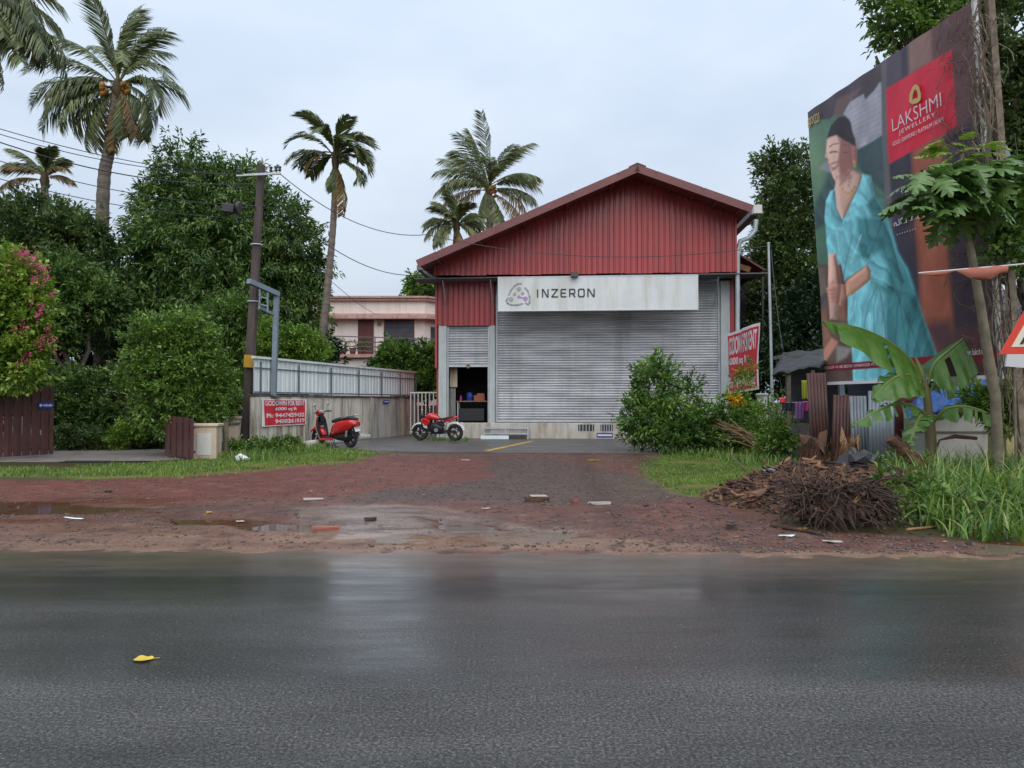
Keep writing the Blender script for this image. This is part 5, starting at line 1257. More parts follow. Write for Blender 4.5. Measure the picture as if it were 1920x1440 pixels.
# -- scooter
pr = Gh(656, 841); pf = G(600, 831); hd = math.atan2(pf.y - pr.y, pf.x - pr.x); hd = math.atan2(0.50, -0.866)
so = pr + Vector((math.cos(hd), math.sin(hd), 0)) * 0.62
sc_ = empty('scooter', (so.x, so.y, gheight(so.x, so.y) + 0.004), hd, 'red scooter with black legshield parked on grass by the wall', 'scooter')
sc_.rotation_euler = (R(-5), 0, hd)
sc_.scale = (1.06, 1.06, 1.10)
wheel('wheel', sc_, -0.62, 0.255, 0.052, 'plastic_black', 5); wheel('wheel', sc_, 0.62, 0.255, 0.050, 'plastic_black', 5)
MB().body([(-0.92, 0.70, 0.05, 0.04), (-0.86, 0.70, 0.13, 0.10), (-0.70, 0.66, 0.185, 0.155), (-0.45, 0.60, 0.20, 0.19), (-0.20, 0.55, 0.185, 0.19), (-0.05, 0.47, 0.15, 0.16), (0.02, 0.42, 0.12, 0.12)], 16, 2.8).build('rear_body', M['paint_red'], sc_, smooth=True)
MB().body([(-0.88, 0.795, 0.10, 0.03), (-0.70, 0.82, 0.13, 0.055), (-0.40, 0.80, 0.135, 0.07), (-0.18, 0.76, 0.125, 0.065), (-0.02, 0.73, 0.09, 0.045)], 14, 2.6).build('seat', M['seat_black'], sc_, smooth=True)
MB().body([(-0.945, 0.66, 0.10, 0.06), (-0.90, 0.67, 0.135, 0.075), (-0.84, 0.67, 0.15, 0.075)], 14, 3).build('tail_light', M['tail_red'], sc_, smooth=True)
mb = MB()
for s in (-1, 1): mb.tube([(-0.45, 0.14 * s, 0.83), (-0.75, 0.15 * s, 0.90), (-0.93, 0.12 * s, 0.92), (-0.97, 0.0, 0.92)], 0.016, 7)
mb.build('grab_rail', M['silver'], sc_, smooth=True)
# footboard, legshield (black inside, red outside), front fender
MB().box((0.18, 0, 0.285), (0.52, 0.36, 0.05)).box((0.02, 0, 0.36), (0.06, 0.30, 0.14), (0, R(-25), 0)).build('footboard', M['plastic_black'], sc_, bevel=0.015)
MB().box((0.16, 0.17, 0.24), (0.56, 0.045, 0.07)).box((0.16, -0.17, 0.24), (0.56, 0.045, 0.07)).build('side_skirt', M['paint_red'], sc_, bevel=0.015)
def shield(off, mat, nm, sc=1.0):
    rows = [(0.40, 0.27, 0.17), (0.44, 0.38, 0.205), (0.475, 0.52, 0.225), (0.495, 0.66, 0.215), (0.50, 0.78, 0.19), (0.495, 0.86, 0.14)]; vs = []; n = 9; mb = MB()
    for (x, z, hw) in rows:
        for k in range(n):
            u = -1 + 2 * k / (n - 1); vs.append((x + off + 0.075 * (1 - u * u), u * hw * sc, z))
    mb.add(vs, [(j * n + k, j * n + k + 1, (j + 1) * n + k + 1, (j + 1) * n + k) for j in range(len(rows) - 1) for k in range(n - 1)])
    o = mb.build(nm, M[mat], sc_, smooth=True); m_ = o.modifiers.new('thick', 'SOLIDIFY'); m_.thickness = 0.03; return o
shield(-0.03, 'plastic_black', 'legshield_lining', 0.97); shield(0.012, 'paint_red', 'legshield')
mb = MB()
for s in (-1, 1): mb.tube([(0.40, 0.18 * s, 0.27), (0.47, 0.235 * s, 0.52), (0.49, 0.225 * s, 0.66), (0.50, 0.2 * s, 0.78)], 0.012, 6)
mb.build('trim_strip', M['silver'], sc_, smooth=True)
MB().box((0.43, 0.02, 0.58), (0.03, 0.11, 0.04)).build('hook_badge', M['silver'], sc_)
n = 12; mb = MB(); rings = []
for k in range(n + 1):
    a = R(35 + 130 * k / n); c, s = math.cos(a), math.sin(a); r0 = 0.285
    rings.append([(0.62 + (r0 + q[1]) * c, q[0], 0.265 + (r0 + q[1]) * s) for q in ((-0.085, -0.05), (-0.075, 0.005), (-0.03, 0.028), (0.03, 0.028), (0.075, 0.005), (0.085, -0.05), (0.06, -0.04), (0, 0.01), (-0.06, -0.04))])
mb.loft(rings); mb.build('front_fender', M['paint_red'], sc_, smooth=True)
MB().tube([(0.62, 0.07, 0.255), (0.56, 0.07, 0.45), (0.50, 0.05, 0.6)], 0.022, 7).build('fork', M['silver'], sc_, smooth=True)
MB().tube([(0.62, -0.07, 0.255), (0.56, -0.07, 0.45), (0.50, -0.05, 0.6)], 0.022, 7).build('fork', M['silver'], sc_, smooth=True)
MB().body([(0.38, 0.985, 0.07, 0.05), (0.43, 0.98, 0.13, 0.085), (0.49, 0.965, 0.14, 0.10), (0.55, 0.955, 0.12, 0.085), (0.585, 0.95, 0.07, 0.05)], 14, 2.6).build('headset', M['paint_red'], sc_, smooth=True)
MB().body([(0.365, 0.99, 0.06, 0.03), (0.395, 1.0, 0.115, 0.055), (0.425, 1.0, 0.12, 0.055)], 12, 3).build('instrument_panel', M['silver'], sc_, smooth=True)
MB().tube([(0.44, 0, 0.72), (0.45, 0, 0.92)], 0.06, 8).build('steering_stem', M['plastic_black'], sc_)
for s in (-1, 1):
    MB().tube([(0.46, 0.10 * s, 0.985), (0.43, 0.22 * s, 0.995), (0.37, 0.34 * s, 0.985)], 0.02, 8).build('handlebar_grip', M['plastic_black'], sc_, smooth=True)
    m_ = MB().tube([(0.42, 0.2 * s, 1.0), (0.44, 0.24 * s, 1.12), (0.43, 0.27 * s, 1.17)], 0.008, 5).build('mirror', M['plastic_black'], sc_)
    MB().ball((0.42, 0.28 * s, 1.20), (0.02, 0.06, 0.045), 10, 6).build('mirror_glass', M['silver'], m_, smooth=True)
MB().body([(0.575, 0.945, 0.06, 0.045), (0.60, 0.943, 0.075, 0.055), (0.612, 0.943, 0.06, 0.045)], 12, 2.2).build('headlight', M['silver'], sc_, smooth=True)
MB().box((-0.90, 0, 0.52), (0.012, 0.20, 0.13), (0, R(18), 0)).build('number_plate', M['print_white'], sc_)
MB().box((-0.86, 0, 0.44), (0.02, 0.17, 0.22), (0, R(22), 0)).build('mudflap', M['plastic_black'], sc_)
MB().body([(-0.62, 0.29, 0.11, 0.10), (-0.45, 0.30, 0.13, 0.12), (-0.2, 0.30, 0.12, 0.10), (-0.05, 0.30, 0.09, 0.07)], 12, 3).build('engine', M['plastic_black'], sc_, smooth=True)
MB().tube([(-0.15, -0.15, 0.25), (-0.4, -0.17, 0.24), (-0.8, -0.19, 0.30)], [0.03, 0.055, 0.06], 10).build('exhaust', M['steel'], sc_, smooth=True)
MB().tube([(-0.15, 0.12, 0.27), (-0.12, 0.24, 0.02)], 0.013, 6).build('side_stand', M['black_metal'], sc_)
MB().tube([(-0.55, 0.10, 0.32), (-0.62, 0.11, 0.58)], 0.035, 8).build('shock_absorber', M['silver'], sc_)
# -- motorcycle
mf, mr_ = G(791, 820), G(854, 824); hd = math.atan2(0.30, -0.95); mo = (mf + mr_) / 2; mo = mo * (27.4 / mo.y)
bk = empty('motorcycle', (mo.x, mo.y, 0.037), hd, 'red and white motorcycle parked before the small shutter', 'motorcycle'); bk.rotation_euler = (R(-6), 0, hd)
wheel('wheel', bk, -0.66, 0.305, 0.062, 'black_metal', 5, True); wheel('wheel', bk, 0.68, 0.30, 0.055, 'black_metal', 5, True)
MB().body([(-0.10, 0.80, 0.07, 0.06), (0.02, 0.84, 0.13, 0.10), (0.16, 0.87, 0.165, 0.125), (0.30, 0.86, 0.165, 0.125), (0.42, 0.80, 0.13, 0.11), (0.50, 0.74, 0.07, 0.07)], 16, 2.3).build('fuel_tank', M['paint_red'], bk, smooth=True)
for s in (-1, 1): MB().prism([(0.22, 0.74), (0.52, 0.84), (0.56, 0.70), (0.42, 0.55), (0.26, 0.62)], 0.13 * s - 0.02, 0.13 * s + 0.02).build('tank_shroud', M['paint_red'], bk, bevel=0.012)
for s in (-1, 1): MB().prism([(0.36, 0.63), (0.52, 0.66), (0.50, 0.50), (0.36, 0.43)], 0.105 * s - 0.015, 0.105 * s + 0.015).build('cowl', M['paint_white'], bk, bevel=0.01)
MB().body([(-0.62, 0.865, 0.08, 0.025), (-0.50, 0.845, 0.115, 0.04), (-0.32, 0.80, 0.12, 0.045), (-0.20, 0.775, 0.11, 0.045), (-0.06, 0.78, 0.09, 0.04)], 12, 2.8).build('seat', M['seat_black'], bk, smooth=True)
MB().body([(-0.76, 0.86, 0.05, 0.03), (-0.66, 0.82, 0.085, 0.055), (-0.45, 0.76, 0.105, 0.055), (-0.25, 0.70, 0.11, 0.06)], 12, 2.8).build('tail_cowl', M['paint_red'], bk, smooth=True)
MB().body([(-0.80, 0.845, 0.04, 0.03), (-0.76, 0.845, 0.06, 0.045)], 10).build('tail_light', M['tail_red'], bk, smooth=True)
n = 12
def fender(x, zc, r, a0, a1, w, mat, nm):
    mb = MB(); rings = []
    for k in range(n + 1):
        a = R(a0 + (a1 - a0) * k / n); c, s = math.cos(a), math.sin(a)
        rings.append([(x + (r + q[1]) * c, q[0] * w, zc + (r + q[1]) * s) for q in ((-1, -0.03), (-0.9, 0.004), (-0.4, 0.02), (0.4, 0.02), (0.9, 0.004), (1, -0.03), (0.7, -0.02), (0, 0.006), (-0.7, -0.02))])
    mb.loft(rings); mb.build(nm, M[mat], bk, smooth=True)
fender(0.68, 0.30, 0.335, 20, 150, 0.075, 'paint_white', 'front_fender'); fender(-0.66, 0.305, 0.37, 45, 165, 0.08, 'paint_white', 'rear_fender')
MB().body([(-0.20, 0.42, 0.11, 0.12), (-0.05, 0.45, 0.13, 0.17), (0.15, 0.47, 0.13, 0.18), (0.32, 0.45, 0.10, 0.14)], 12, 3.2).build('engine', M['plastic_black'], bk, smooth=True)
MB().tube([(0.0, 0.14, 0.40), (0.0, 0.165, 0.40)], 0.075, 12).build('engine_cover', M['silver'], bk)
mb = MB(); mb.tube([(0.45, 0.06, 0.74), (0.30, 0.08, 0.28), (-0.15, 0.1, 0.26), (-0.28, 0.1, 0.45), (-0.10, 0.08, 0.72)], 0.022, 7).tube([(0.45, -0.06, 0.74), (0.30, -0.08, 0.28), (-0.15, -0.1, 0.26), (-0.28, -0.1, 0.45), (-0.10, -0.08, 0.72)], 0.022, 7); mb.build('frame', M['black_metal'], bk, smooth=True)
for s in (-1, 1):
    MB().tube([(0.68, 0.085 * s, 0.30), (0.60, 0.085 * s, 0.55), (0.50, 0.085 * s, 0.86)], [0.028, 0.026, 0.02], 8).build('fork', M['black_metal'], bk, smooth=True)
    MB().bar((-0.25, 0.09 * s, 0.36), (-0.68, 0.10 * s, 0.305), 0.03, 0.05).build('swing_arm', M['black_metal'], bk)
    MB().tube([(0.48, 0.06 * s, 0.93), (0.44, 0.2 * s, 0.99), (0.36, 0.36 * s, 0.98)], 0.016, 7).build('handlebar', M['black_metal'], bk, smooth=True)
    m_ = MB().tube([(0.42, 0.24 * s, 0.99), (0.42, 0.3 * s, 1.11)], 0.008, 5).build('mirror', M['plastic_black'], bk)
    MB().ball((0.41, 0.32 * s, 1.14), (0.02, 0.065, 0.04), 10, 6).build('mirror_glass', M['silver'], m_, smooth=True)
    MB().tube([(-0.72, 0.08 * s, 0.76), (-0.74, 0.17 * s, 0.75)], 0.018, 6).build('indicator', M['line_yellow'], bk)
MB().body([(0.50, 0.90, 0.07, 0.08), (0.58, 0.89, 0.10, 0.11), (0.64, 0.87, 0.095, 0.10), (0.67, 0.86, 0.06, 0.06)], 12, 2.4).build('headlight', M['plastic_black'], bk, smooth=True)
MB().body([(0.655, 0.865, 0.07, 0.07), (0.682, 0.86, 0.045, 0.045)], 12, 2.2).build('headlight_glass', M['silver'], bk, smooth=True)
MB().tube([(0.25, -0.12, 0.30), (-0.1, -0.15, 0.25), (-0.35, -0.16, 0.30), (-0.85, -0.18, 0.42)], [0.025, 0.03, 0.05, 0.055], 10).build('exhaust', M['steel'], bk, smooth=True)
MB().tube([(-0.30, 0.07, 0.40), (-0.40, 0.08, 0.70)], 0.032, 8).build('shock_absorber', M['silver'], bk)
MB().tube([(-0.1, 0.1, 0.28), (-0.14, 0.26, 0.01)], 0.013, 6).build('side_stand', M['black_metal'], bk)
MB().box((-0.92, 0, 0.62), (0.012, 0.2, 0.1), (0, R(20), 0)).build('number_plate', M['print_white'], bk)
MB().bar((-0.74, 0, 0.78), (-0.92, 0, 0.62), 0.05, 0.02).build('plate_bracket', M['black_metal'], bk)
MB().box((-0.12, 0, 0.60), (0.22, 0.2, 0.2)).build('side_panel', M['plastic_black'], bk, bevel=0.02)
# ------------------------------------------------------------------ billboard: a printed sheet on a timber and steel frame
BLB = P(1552, 716, 19.0); BLT = P(1517, 211, 19.0); BRB = P(1884, 700, 13.6); BRB.z = BLB.z
BU = BRB - BLB; BW_ = BU.length; BU.normalize(); BV = BLT - BLB; BH_ = BV.length; BV.normalize(); BN = BU.cross(BV).normalized()
if BN.y > 0 and BN.x > 0: BN = -BN
bbd = empty('billboard', Vector((BLB.x, BLB.y, 0)), 0, 'tall jewellery billboard showing a smiling woman in a teal sari', 'billboard')
B0 = Vector((BLB.x, BLB.y, 0))
def BBuv(px, py):
    d = ray(px, py); o = Vector((0, 0, CAM_H)); t = (BLB - o).dot(BN) / d.dot(BN); q = o + d * t - BLB
    # solve in the (slightly skewed) basis
    a, b, c = BU.dot(BU), BU.dot(BV), BV.dot(BV); e, f = q.dot(BU), q.dot(BV); det = a * c - b * b
    return ((e * c - f * b) / det, (f * a - e * b) / det)
def BBp(u, v, off=0.0): return BLB + BU * u + BV * v + BN * off
A = lambda x, y: (x / 3.789 + 1510, y / 3.789 + 100)
Bq = lambda x, y: (x / 4.8 + 1510, y / 4.8 + 420)
nu_, nv_ = 250, 480
uu, vv = np.meshgrid(np.linspace(0, BW_, nu_), np.linspace(0, BH_, nv_)); uu = uu.ravel(); vv = vv.ravel()
Pw = np.array(BLB)[None] + uu[:, None] * np.array(BU) + vv[:, None] * np.array(BV)
bx, by = proj(Pw[:, 0], Pw[:, 1], Pw[:, 2])
bcol = np.tile(np.array(srgb(96, 64, 64)), (len(bx), 1)).astype(float)
def bpaint(poly, rgb, conv=A, soft=1.2, alpha=1.0, var=0.0, seed=0):
    global bcol
    pl = [conv(*p) for p in poly] if conv else poly
    d = segdist(bx, by, pl); m = np.clip(np.where(inpoly(bx, by, pl), d, -d) / (2 * soft) + 0.5, 0, 1) * alpha
    c = np.array(srgb(*rgb))[None] * (1 + var * (fbm(bx / 14, by / 30, seed) - 0.5)[:, None] * 2)
    bcol = bcol * (1 - m[:, None]) + c * m[:, None]
def bglow(cx, cy, rx, ry, rgb, alpha, conv=A):
    global bcol
    x, y = conv(cx, cy); m = np.exp(-(((bx - x) / rx) ** 2 + ((by - y) / ry) ** 2)) * alpha
    bcol = bcol * (1 - m[:, None]) + np.array(srgb(*rgb)) * m[:, None]
def bline(pts, rgb, w, conv=Bq, alpha=0.8):
    global bcol
    m = np.clip(1.2 - segdist(bx, by, [conv(*p) for p in pts], False) / w, 0, 1) * alpha
    bcol = bcol * (1 - m[:, None]) + np.array(srgb(*rgb)) * m[:, None]
# backdrop
bpaint([(-60, 1500), (-60, 380), (600, 0), (620, 1500)], (74, 108, 94), var=0.25, seed=3)
bglow(80, 760, 26, 70, (118, 150, 112), 0.8); bglow(60, 1250, 24, 60, (96, 134, 104), 0.6)
bpaint([(60, 1120), (190, 830), (240, 900), (160, 1200), (80, 1270)], (62, 84, 84), soft=5)
bpaint([(-20, 470), (-20, 380), (640, -40), (640, 200), (540, 205), (500, 265), (440, 330), (430, 290), (330, 350), (300, 410), (215, 440), (180, 470), (110, 470), (60, 520), (-10, 560)], (72, 60, 68), var=0.2)
bpaint([(215, 440), (240, 330), (420, 240), (330, 350), (300, 410), (270, 450)], (104, 82, 80), soft=3)
bpaint([(285, 430), (310, 380), (330, 345), (390, 310), (430, 290), (440, 330), (500, 270), (540, 205), (552, 210), (565, 580), (390, 680), (370, 640), (350, 560), (330, 470)], (156, 154, 164), var=0.25, seed=8)
for k in range(9): bline([(300, 420 + k * 32), (565, 250 + k * 40)], (122, 120, 130), 0.9, A, 0.55)
bpaint([(385, 690), (565, 585), (585, 1000), (480, 900), (420, 840), (380, 760)], (60, 78, 82), var=0.2)
bpaint([(552, 40), (600, 0), (612, 800), (680, 1500), (610, 1500), (575, 900)], (98, 92, 96), soft=2)
bpaint([(600, 20), (690, -40), (700, 170), (592, 245)], (82, 74, 84)); bpaint([(690, -30), (742, -60), (752, 150), (700, 180)], (54, 52, 66), soft=3)
bpaint([(745, -80), (905, -180), (915, 60), (752, 150)], (132, 100, 92), soft=4)
bpaint([(612, 790), (770, 690), (860, 2500), (680, 2300)], (52, 50, 64), soft=3, var=0.2)
bpaint([(775, 680), (1010, 560), (1040, 1440), (1110, 2350), (880, 2350), (815, 1440)], (150, 84, 66), soft=6, var=0.25, seed=5)
bglow(920, 1150, 30, 60, (176, 106, 82), 0.5)
bpaint([(1000, 600), (1300, 440), (1330, 1440), (1420, 2500), (1120, 2500), (1030, 1440)], (58, 45, 54), soft=6, var=0.25)
bpaint([(1050, 1990), (1400, 1900), (1420, 2450), (1000, 2450)], (84, 52, 56), soft=12)
bpaint([(1330, 860), (1060, 900), (1180, 1100), (1260, 1440), (1500, 1440)], (82, 56, 60), Bq, soft=12, var=0.2)
# red panel
bpaint([(588, 255), (1055, -30), (1092, 515), (610, 785)], (198, 34, 58), soft=0.8)
# figure
bpaint([(110, 820), (150, 770), (185, 750), (195, 850)], (142, 142, 152), soft=2)
bpaint([(245, 850), (345, 820), (420, 860), (405, 925), (300, 1150), (275, 1190), (238, 1110), (222, 960)], (206, 166, 152))
bpaint([(175, 600), (230, 560), (300, 580), (345, 610), (378, 660), (374, 770), (345, 830), (300, 875), (245, 880), (236, 918), (215, 880), (192, 820), (174, 745), (164, 690)], (182, 140, 128))
bpaint([(258, 600), (345, 610), (376, 660), (372, 770), (330, 845), (268, 872), (245, 760)], (146, 98, 92), soft=4)
bpaint([(170, 600), (196, 515), (250, 455), (300, 450), (336, 490), (348, 560), (346, 640), (280, 612), (232, 580), (190, 590)], (48, 38, 46))
bpaint([(342, 640), (378, 655), (378, 770), (350, 790), (340, 720)], (158, 98, 104), soft=2)
bline([(200, 660), (240, 640), (252, 646)], (60, 42, 44), 1.0, A); bline([(205, 705), (240, 690)], (50, 36, 40), 1.4, A)
bpaint([(188, 778), (242, 766), (232, 815), (205, 826)], (138, 66, 70), soft=1); bpaint([(196, 786), (236, 776), (226, 802), (204, 808)], (205, 190, 186), soft=1)
for k in range(10): bglow(322 + 4 * (k % 3), 830 + 12 * k, 2.2, 2.2, (120, 88, 74) if k % 2 else (196, 160, 120), 0.7)
TEAL, DTEAL = (116, 186, 196), (68, 128, 134)
bpaint([(222, 960), (238, 1110), (275, 1192), (300, 1150), (400, 930), (420, 855), (480, 870), (505, 960), (505, 1010), (560, 1100), (575, 1200), (620, 1300), (700, 1500), (180, 1500), (165, 1300), (150, 1160), (160, 1050), (190, 980)], TEAL, var=0.2, seed=12)
bpaint([(440, 1080), (510, 1010), (562, 1100), (600, 1230), (700, 1500), (490, 1500), (540, 1260)], DTEAL, soft=4, var=0.2)
bline([(240, 1110), (276, 1194), (330, 1120)], (60, 84, 90), 1.2, A, 0.35); bline([(420, 870), (330, 1080), (300, 1300)], (150, 130, 118), 1.6, A, 0.5)
# lower half
SARI = []
bpaint([(40, 380), (200, 390), (215, 600), (130, 720), (50, 760)], (112, 100, 90), Bq, soft=4, var=0.4)
bpaint([(60, 720), (220, 600), (420, 860), (450, 1100), (455, 1500), (60, 1500)], (98, 80, 74), Bq, soft=3, var=0.5, seed=22)
bpaint([(120, 690), (230, 590), (230, 640), (130, 760)], (78, 78, 84), Bq, soft=2)
for q in ([(140, 790), (195, 740), (250, 1040), (180, 1010)], [(300, 700), (370, 690), (390, 860), (310, 860)], [(150, 1100), (200, 950), (240, 1000), (165, 1210)]): bpaint(q, (140, 98, 78), Bq, soft=4, alpha=0.7, var=0.5, seed=31)
bpaint([(190, -60), (760, -60), (850, 250), (940, 400), (1010, 640), (1090, 860), (1180, 1090), (1290, 1460), (450, 1500), (440, 1120), (400, 860), (400, 650), (440, 630), (600, 500), (610, 420), (570, 365), (430, 470), (370, 515), (330, 330), (270, 265), (225, 285), (205, 180)], TEAL, Bq, var=0.22, seed=14)
bpaint([(480, -60), (760, -60), (850, 250), (940, 400), (1090, 860), (1290, 1460), (780, 1480), (740, 1000), (690, 700), (660, 540), (770, 545), (610, 330), (500, 300)], DTEAL, Bq, soft=5, var=0.25, seed=15)
bpaint([(560, 330), (700, 240), (760, 420), (740, 560), (620, 420)], TEAL, Bq, soft=5)
bpaint([(670, 560), (760, 640), (740, 760), (720, 1100), (640, 900)], TEAL, Bq, soft=5)
for ln in ([(675, 545), (600, 690), (550, 900), (560, 1100)], [(680, 560), (635, 760), (640, 1000), (650, 1250)], [(690, 570), (720, 760), (735, 1000), (740, 1300)], [(610, 340), (760, 430), (850, 600), (900, 900), (930, 1100)], [(600, 330), (480, 500), (430, 600)], [(440, 100), (380, 380), (360, 480)], [(700, 0), (640, 180), (570, 330)], [(560, 470), (720, 520), (850, 640)], [(840, 620), (960, 900), (1050, 1200)]):
    bline(ln, (44, 74, 84), 1.3, Bq, 0.6)
for ln in ([(300, 60), (330, 300)], [(470, 700), (430, 850)], [(600, 800), (600, 1000)], [(690, 800), (700, 1000)], [(520, 100), (430, 350)]): bline(ln, (164, 214, 220), 2.0, Bq, 0.6)
bpaint([(225, 270), (290, 258), (322, 420), (335, 540), (305, 860), (238, 860), (225, 560)], (196, 156, 142), Bq)
bpaint([(280, 300), (322, 420), (335, 540), (300, 600), (285, 420)], (156, 108, 96), Bq, soft=2)
bpaint([(380, 520), (570, 368), (612, 420), (602, 500), (440, 642), (385, 645)], (196, 148, 126), Bq)
bpaint([(205, 575), (290, 530), (375, 545), (392, 650), (345, 735), (235, 705)], (184, 132, 118), Bq)
for k in range(3): bline([(212, 600 + 34 * k), (300, 590 + 34 * k)], (130, 84, 74), 0.8, Bq, 0.7)
bline([(380, 540), (395, 640)], (190, 150, 90), 1.2, Bq); bline([(405, 525), (420, 625)], (190, 150, 90), 1.2, Bq)
bpaint([(150, 1200), (250, 1020), (310, 1060), (205, 1240)], (200, 140, 120), Bq, soft=2); bpaint([(290, 1090), (445, 1120), (390, 1200), (300, 1240)], (152, 144, 140), Bq, soft=3)
# finer painting: lit profile, features, jewellery, cloth folds
bpaint([(168, 615), (235, 582), (256, 640), (246, 760), (252, 858), (236, 915), (212, 880), (190, 820), (172, 745), (160, 690)], (222, 182, 166), soft=2.0)
bpaint([(160, 690), (148, 735), (176, 752), (186, 715)], (214, 170, 154), soft=1.0)
bpaint([(170, 600), (196, 515), (250, 455), (300, 450), (336, 490), (348, 560), (346, 640), (290, 620), (246, 575), (196, 592)], (44, 34, 42), soft=1.0)
bline([(188, 664), (212, 646), (250, 640)], (70, 46, 44), 1.3, A, 0.9); bline([(192, 706), (214, 698), (240, 700)], (46, 30, 34), 1.9, A, 0.95)
bline([(278, 650), (318, 652)], (80, 52, 50), 1.2, A, 0.7); bline([(280, 704), (312, 706)], (52, 34, 38), 1.6, A, 0.7)
bline([(168, 752), (190, 758)], (150, 98, 90), 1.2, A, 0.8)
bpaint([(182, 786), (240, 764), (262, 770), (240, 822), (206, 836)], (166, 92, 90), soft=1.6, alpha=0.8); bpaint([(196, 794), (244, 780), (230, 802), (206, 810)], (222, 206, 198), soft=1.4, alpha=0.8)
bpaint([(246, 872), (330, 846), (350, 880), (270, 930)], (150, 104, 96), soft=3, alpha=0.8)
bpaint([(344, 655), (376, 664), (374, 760), (352, 780), (342, 720)], (186, 120, 112), soft=1.2); bglow(362, 775, 2.6, 4.5, (224, 184, 110), 0.95); bglow(364, 800, 2.0, 3.5, (210, 160, 90), 0.9)
for k in range(14):
    t = k / 13; bglow(262 + 110 * t, 935 + 62 * math.sin(t * 3.14), 1.8, 2.2, (220, 180, 110) if k % 2 else (140, 84, 60), 0.85)
for k in range(9):
    t = k / 8; bglow(275 + 80 * t, 960 + 80 * math.sin(t * 3.14), 1.6, 2.0, (205, 160, 96), 0.8)
sari = (bcol[:, 2] > bcol[:, 0] * 1.6) & (bcol[:, 1] > bcol[:, 0] * 1.5) & (by > 320)
ph_ = (bx - 1600) * 0.9 + (by - 500) * 0.22 + 26 * (fbm(bx / 34.0, by / 70.0, 61) - 0.5) * 2
fold = np.sin(ph_ / 4.2) * 0.6 + np.sin(ph_ / 1.9 + 2.0) * 0.4
up_ = np.clip((560 - by) / 60, 0, 1); ph2 = (bx - 1580) * 0.7 - (by - 400) * 0.55 + 20 * (fbm(bx / 26.0, by / 40.0, 63) - 0.5) * 2
fold = fold * (1 - up_) + up_ * (np.sin(ph2 / 4.6) * 0.6 + np.sin(ph2 / 2.1) * 0.4)
bcol[sari] *= (1 + 0.26 * fold[sari])[:, None]
bpaint([(318, 520), (352, 560), (372, 610), (376, 655), (350, 650), (330, 640)], (44, 34, 42), soft=1.2)
def bround(poly, conv, w, k):
    # photographic modelling of the printed figure: rounded form lit from the left, as printed on the sheet
    global bcol
    pl = [conv(*p) for p in poly]; ins = inpoly(bx, by, pl); d = np.where(ins, segdist(bx, by, pl), 0.0); t = np.clip(d / w, 0, 1)
    h = np.sqrt(np.clip(1 - (1 - t) ** 2, 0, 1)).reshape(nv_, nu_); gv_, gu_ = np.gradient(h); sh = np.clip(1 + k * (gu_ * 9.0 - gv_ * 3.0), 0.55, 1.3).ravel()
    bcol = bcol * np.where(ins, sh, 1.0)[:, None]
bround([(175, 600), (230, 560), (300, 580), (345, 610), (378, 660), (374, 770), (345, 830), (300, 875), (245, 880), (236, 918), (215, 880), (192, 820), (174, 745), (164, 690)], A, 11, 0.25)
bround([(245, 850), (345, 820), (420, 860), (405, 925), (300, 1150), (275, 1190), (238, 1110), (222, 960)], A, 12, 0.5)
bround([(222, 960), (238, 1110), (275, 1192), (300, 1150), (400, 930), (420, 855), (480, 870), (505, 960), (505, 1010), (560, 1100), (575, 1200), (620, 1300), (720, 1640), (180, 1640), (165, 1300), (150, 1160), (160, 1050), (190, 980)], A, 26, 0.7)
bround([(225, 270), (290, 258), (322, 420), (335, 540), (305, 860), (238, 860), (225, 560)], Bq, 8, 0.7)
bround([(380, 520), (570, 368), (612, 420), (602, 500), (440, 642), (385, 645)], Bq, 9, 0.7)
bround([(205, 575), (290, 530), (375, 545), (392, 650), (345, 735), (235, 705)], Bq, 7, 0.6)
bround([(400, 650), (600, 500), (760, 545), (850, 600), (1010, 640), (1090, 860), (1180, 1090), (1290, 1460), (450, 1500), (440, 1120), (400, 860)], Bq, 36, 0.9)
u_, v0_ = BBuv(1545, 697); _, v1_ = BBuv(1545, 684)
m = (vv > v0_) & (vv < v1_); bcol[m] = np.array(srgb(124, 30, 46))
bb3 = bcol.reshape(nv_, nu_, 3)
for _ in range(1):
    b2_ = bb3.copy(); b2_[1:-1, 1:-1] = (bb3[1:-1, 1:-1] * 2 + bb3[:-2, 1:-1] + bb3[2:, 1:-1] + bb3[1:-1, :-2] + bb3[1:-1, 2:]) / 6; bb3 = b2_
bcol = bb3.reshape(-1, 3)
fine_ = fbm(bx / 3.0 + by / 9.0, by / 22.0, 88) - 0.5; coarse_ = fbm(bx / 18.0, by / 40.0, 89) - 0.5
bcol = bcol * (1 + 0.16 * fine_ + 0.28 * coarse_)[:, None]
bcol *= (1.34 + 0.22 * (fbm(uu * 2.5, vv * 0.3, 77) - 0.5))[:, None]
ii, jj = np.meshgrid(np.arange(nu_ - 1), np.arange(nv_ - 1)); a0 = (jj * nu_ + ii).ravel()
rip = 0.012 * np.sin(uu * 7 + vv * 0.8) * np.sin(vv * 2.1) + 0.01 * (fbm(uu * 3, vv * 1.2, 5) - 0.5)
me = np_mesh('printed_sheet', Pw - np.array(B0) + np.array(BN)[None] * (0.05 + rip)[:, None], np.stack([a0, a0 + 1, a0 + nu_ + 1, a0 + nu_], 1), 4, smooth=True)
set_col(me, bcol); link('printed_sheet', me, M['print'], bbd)
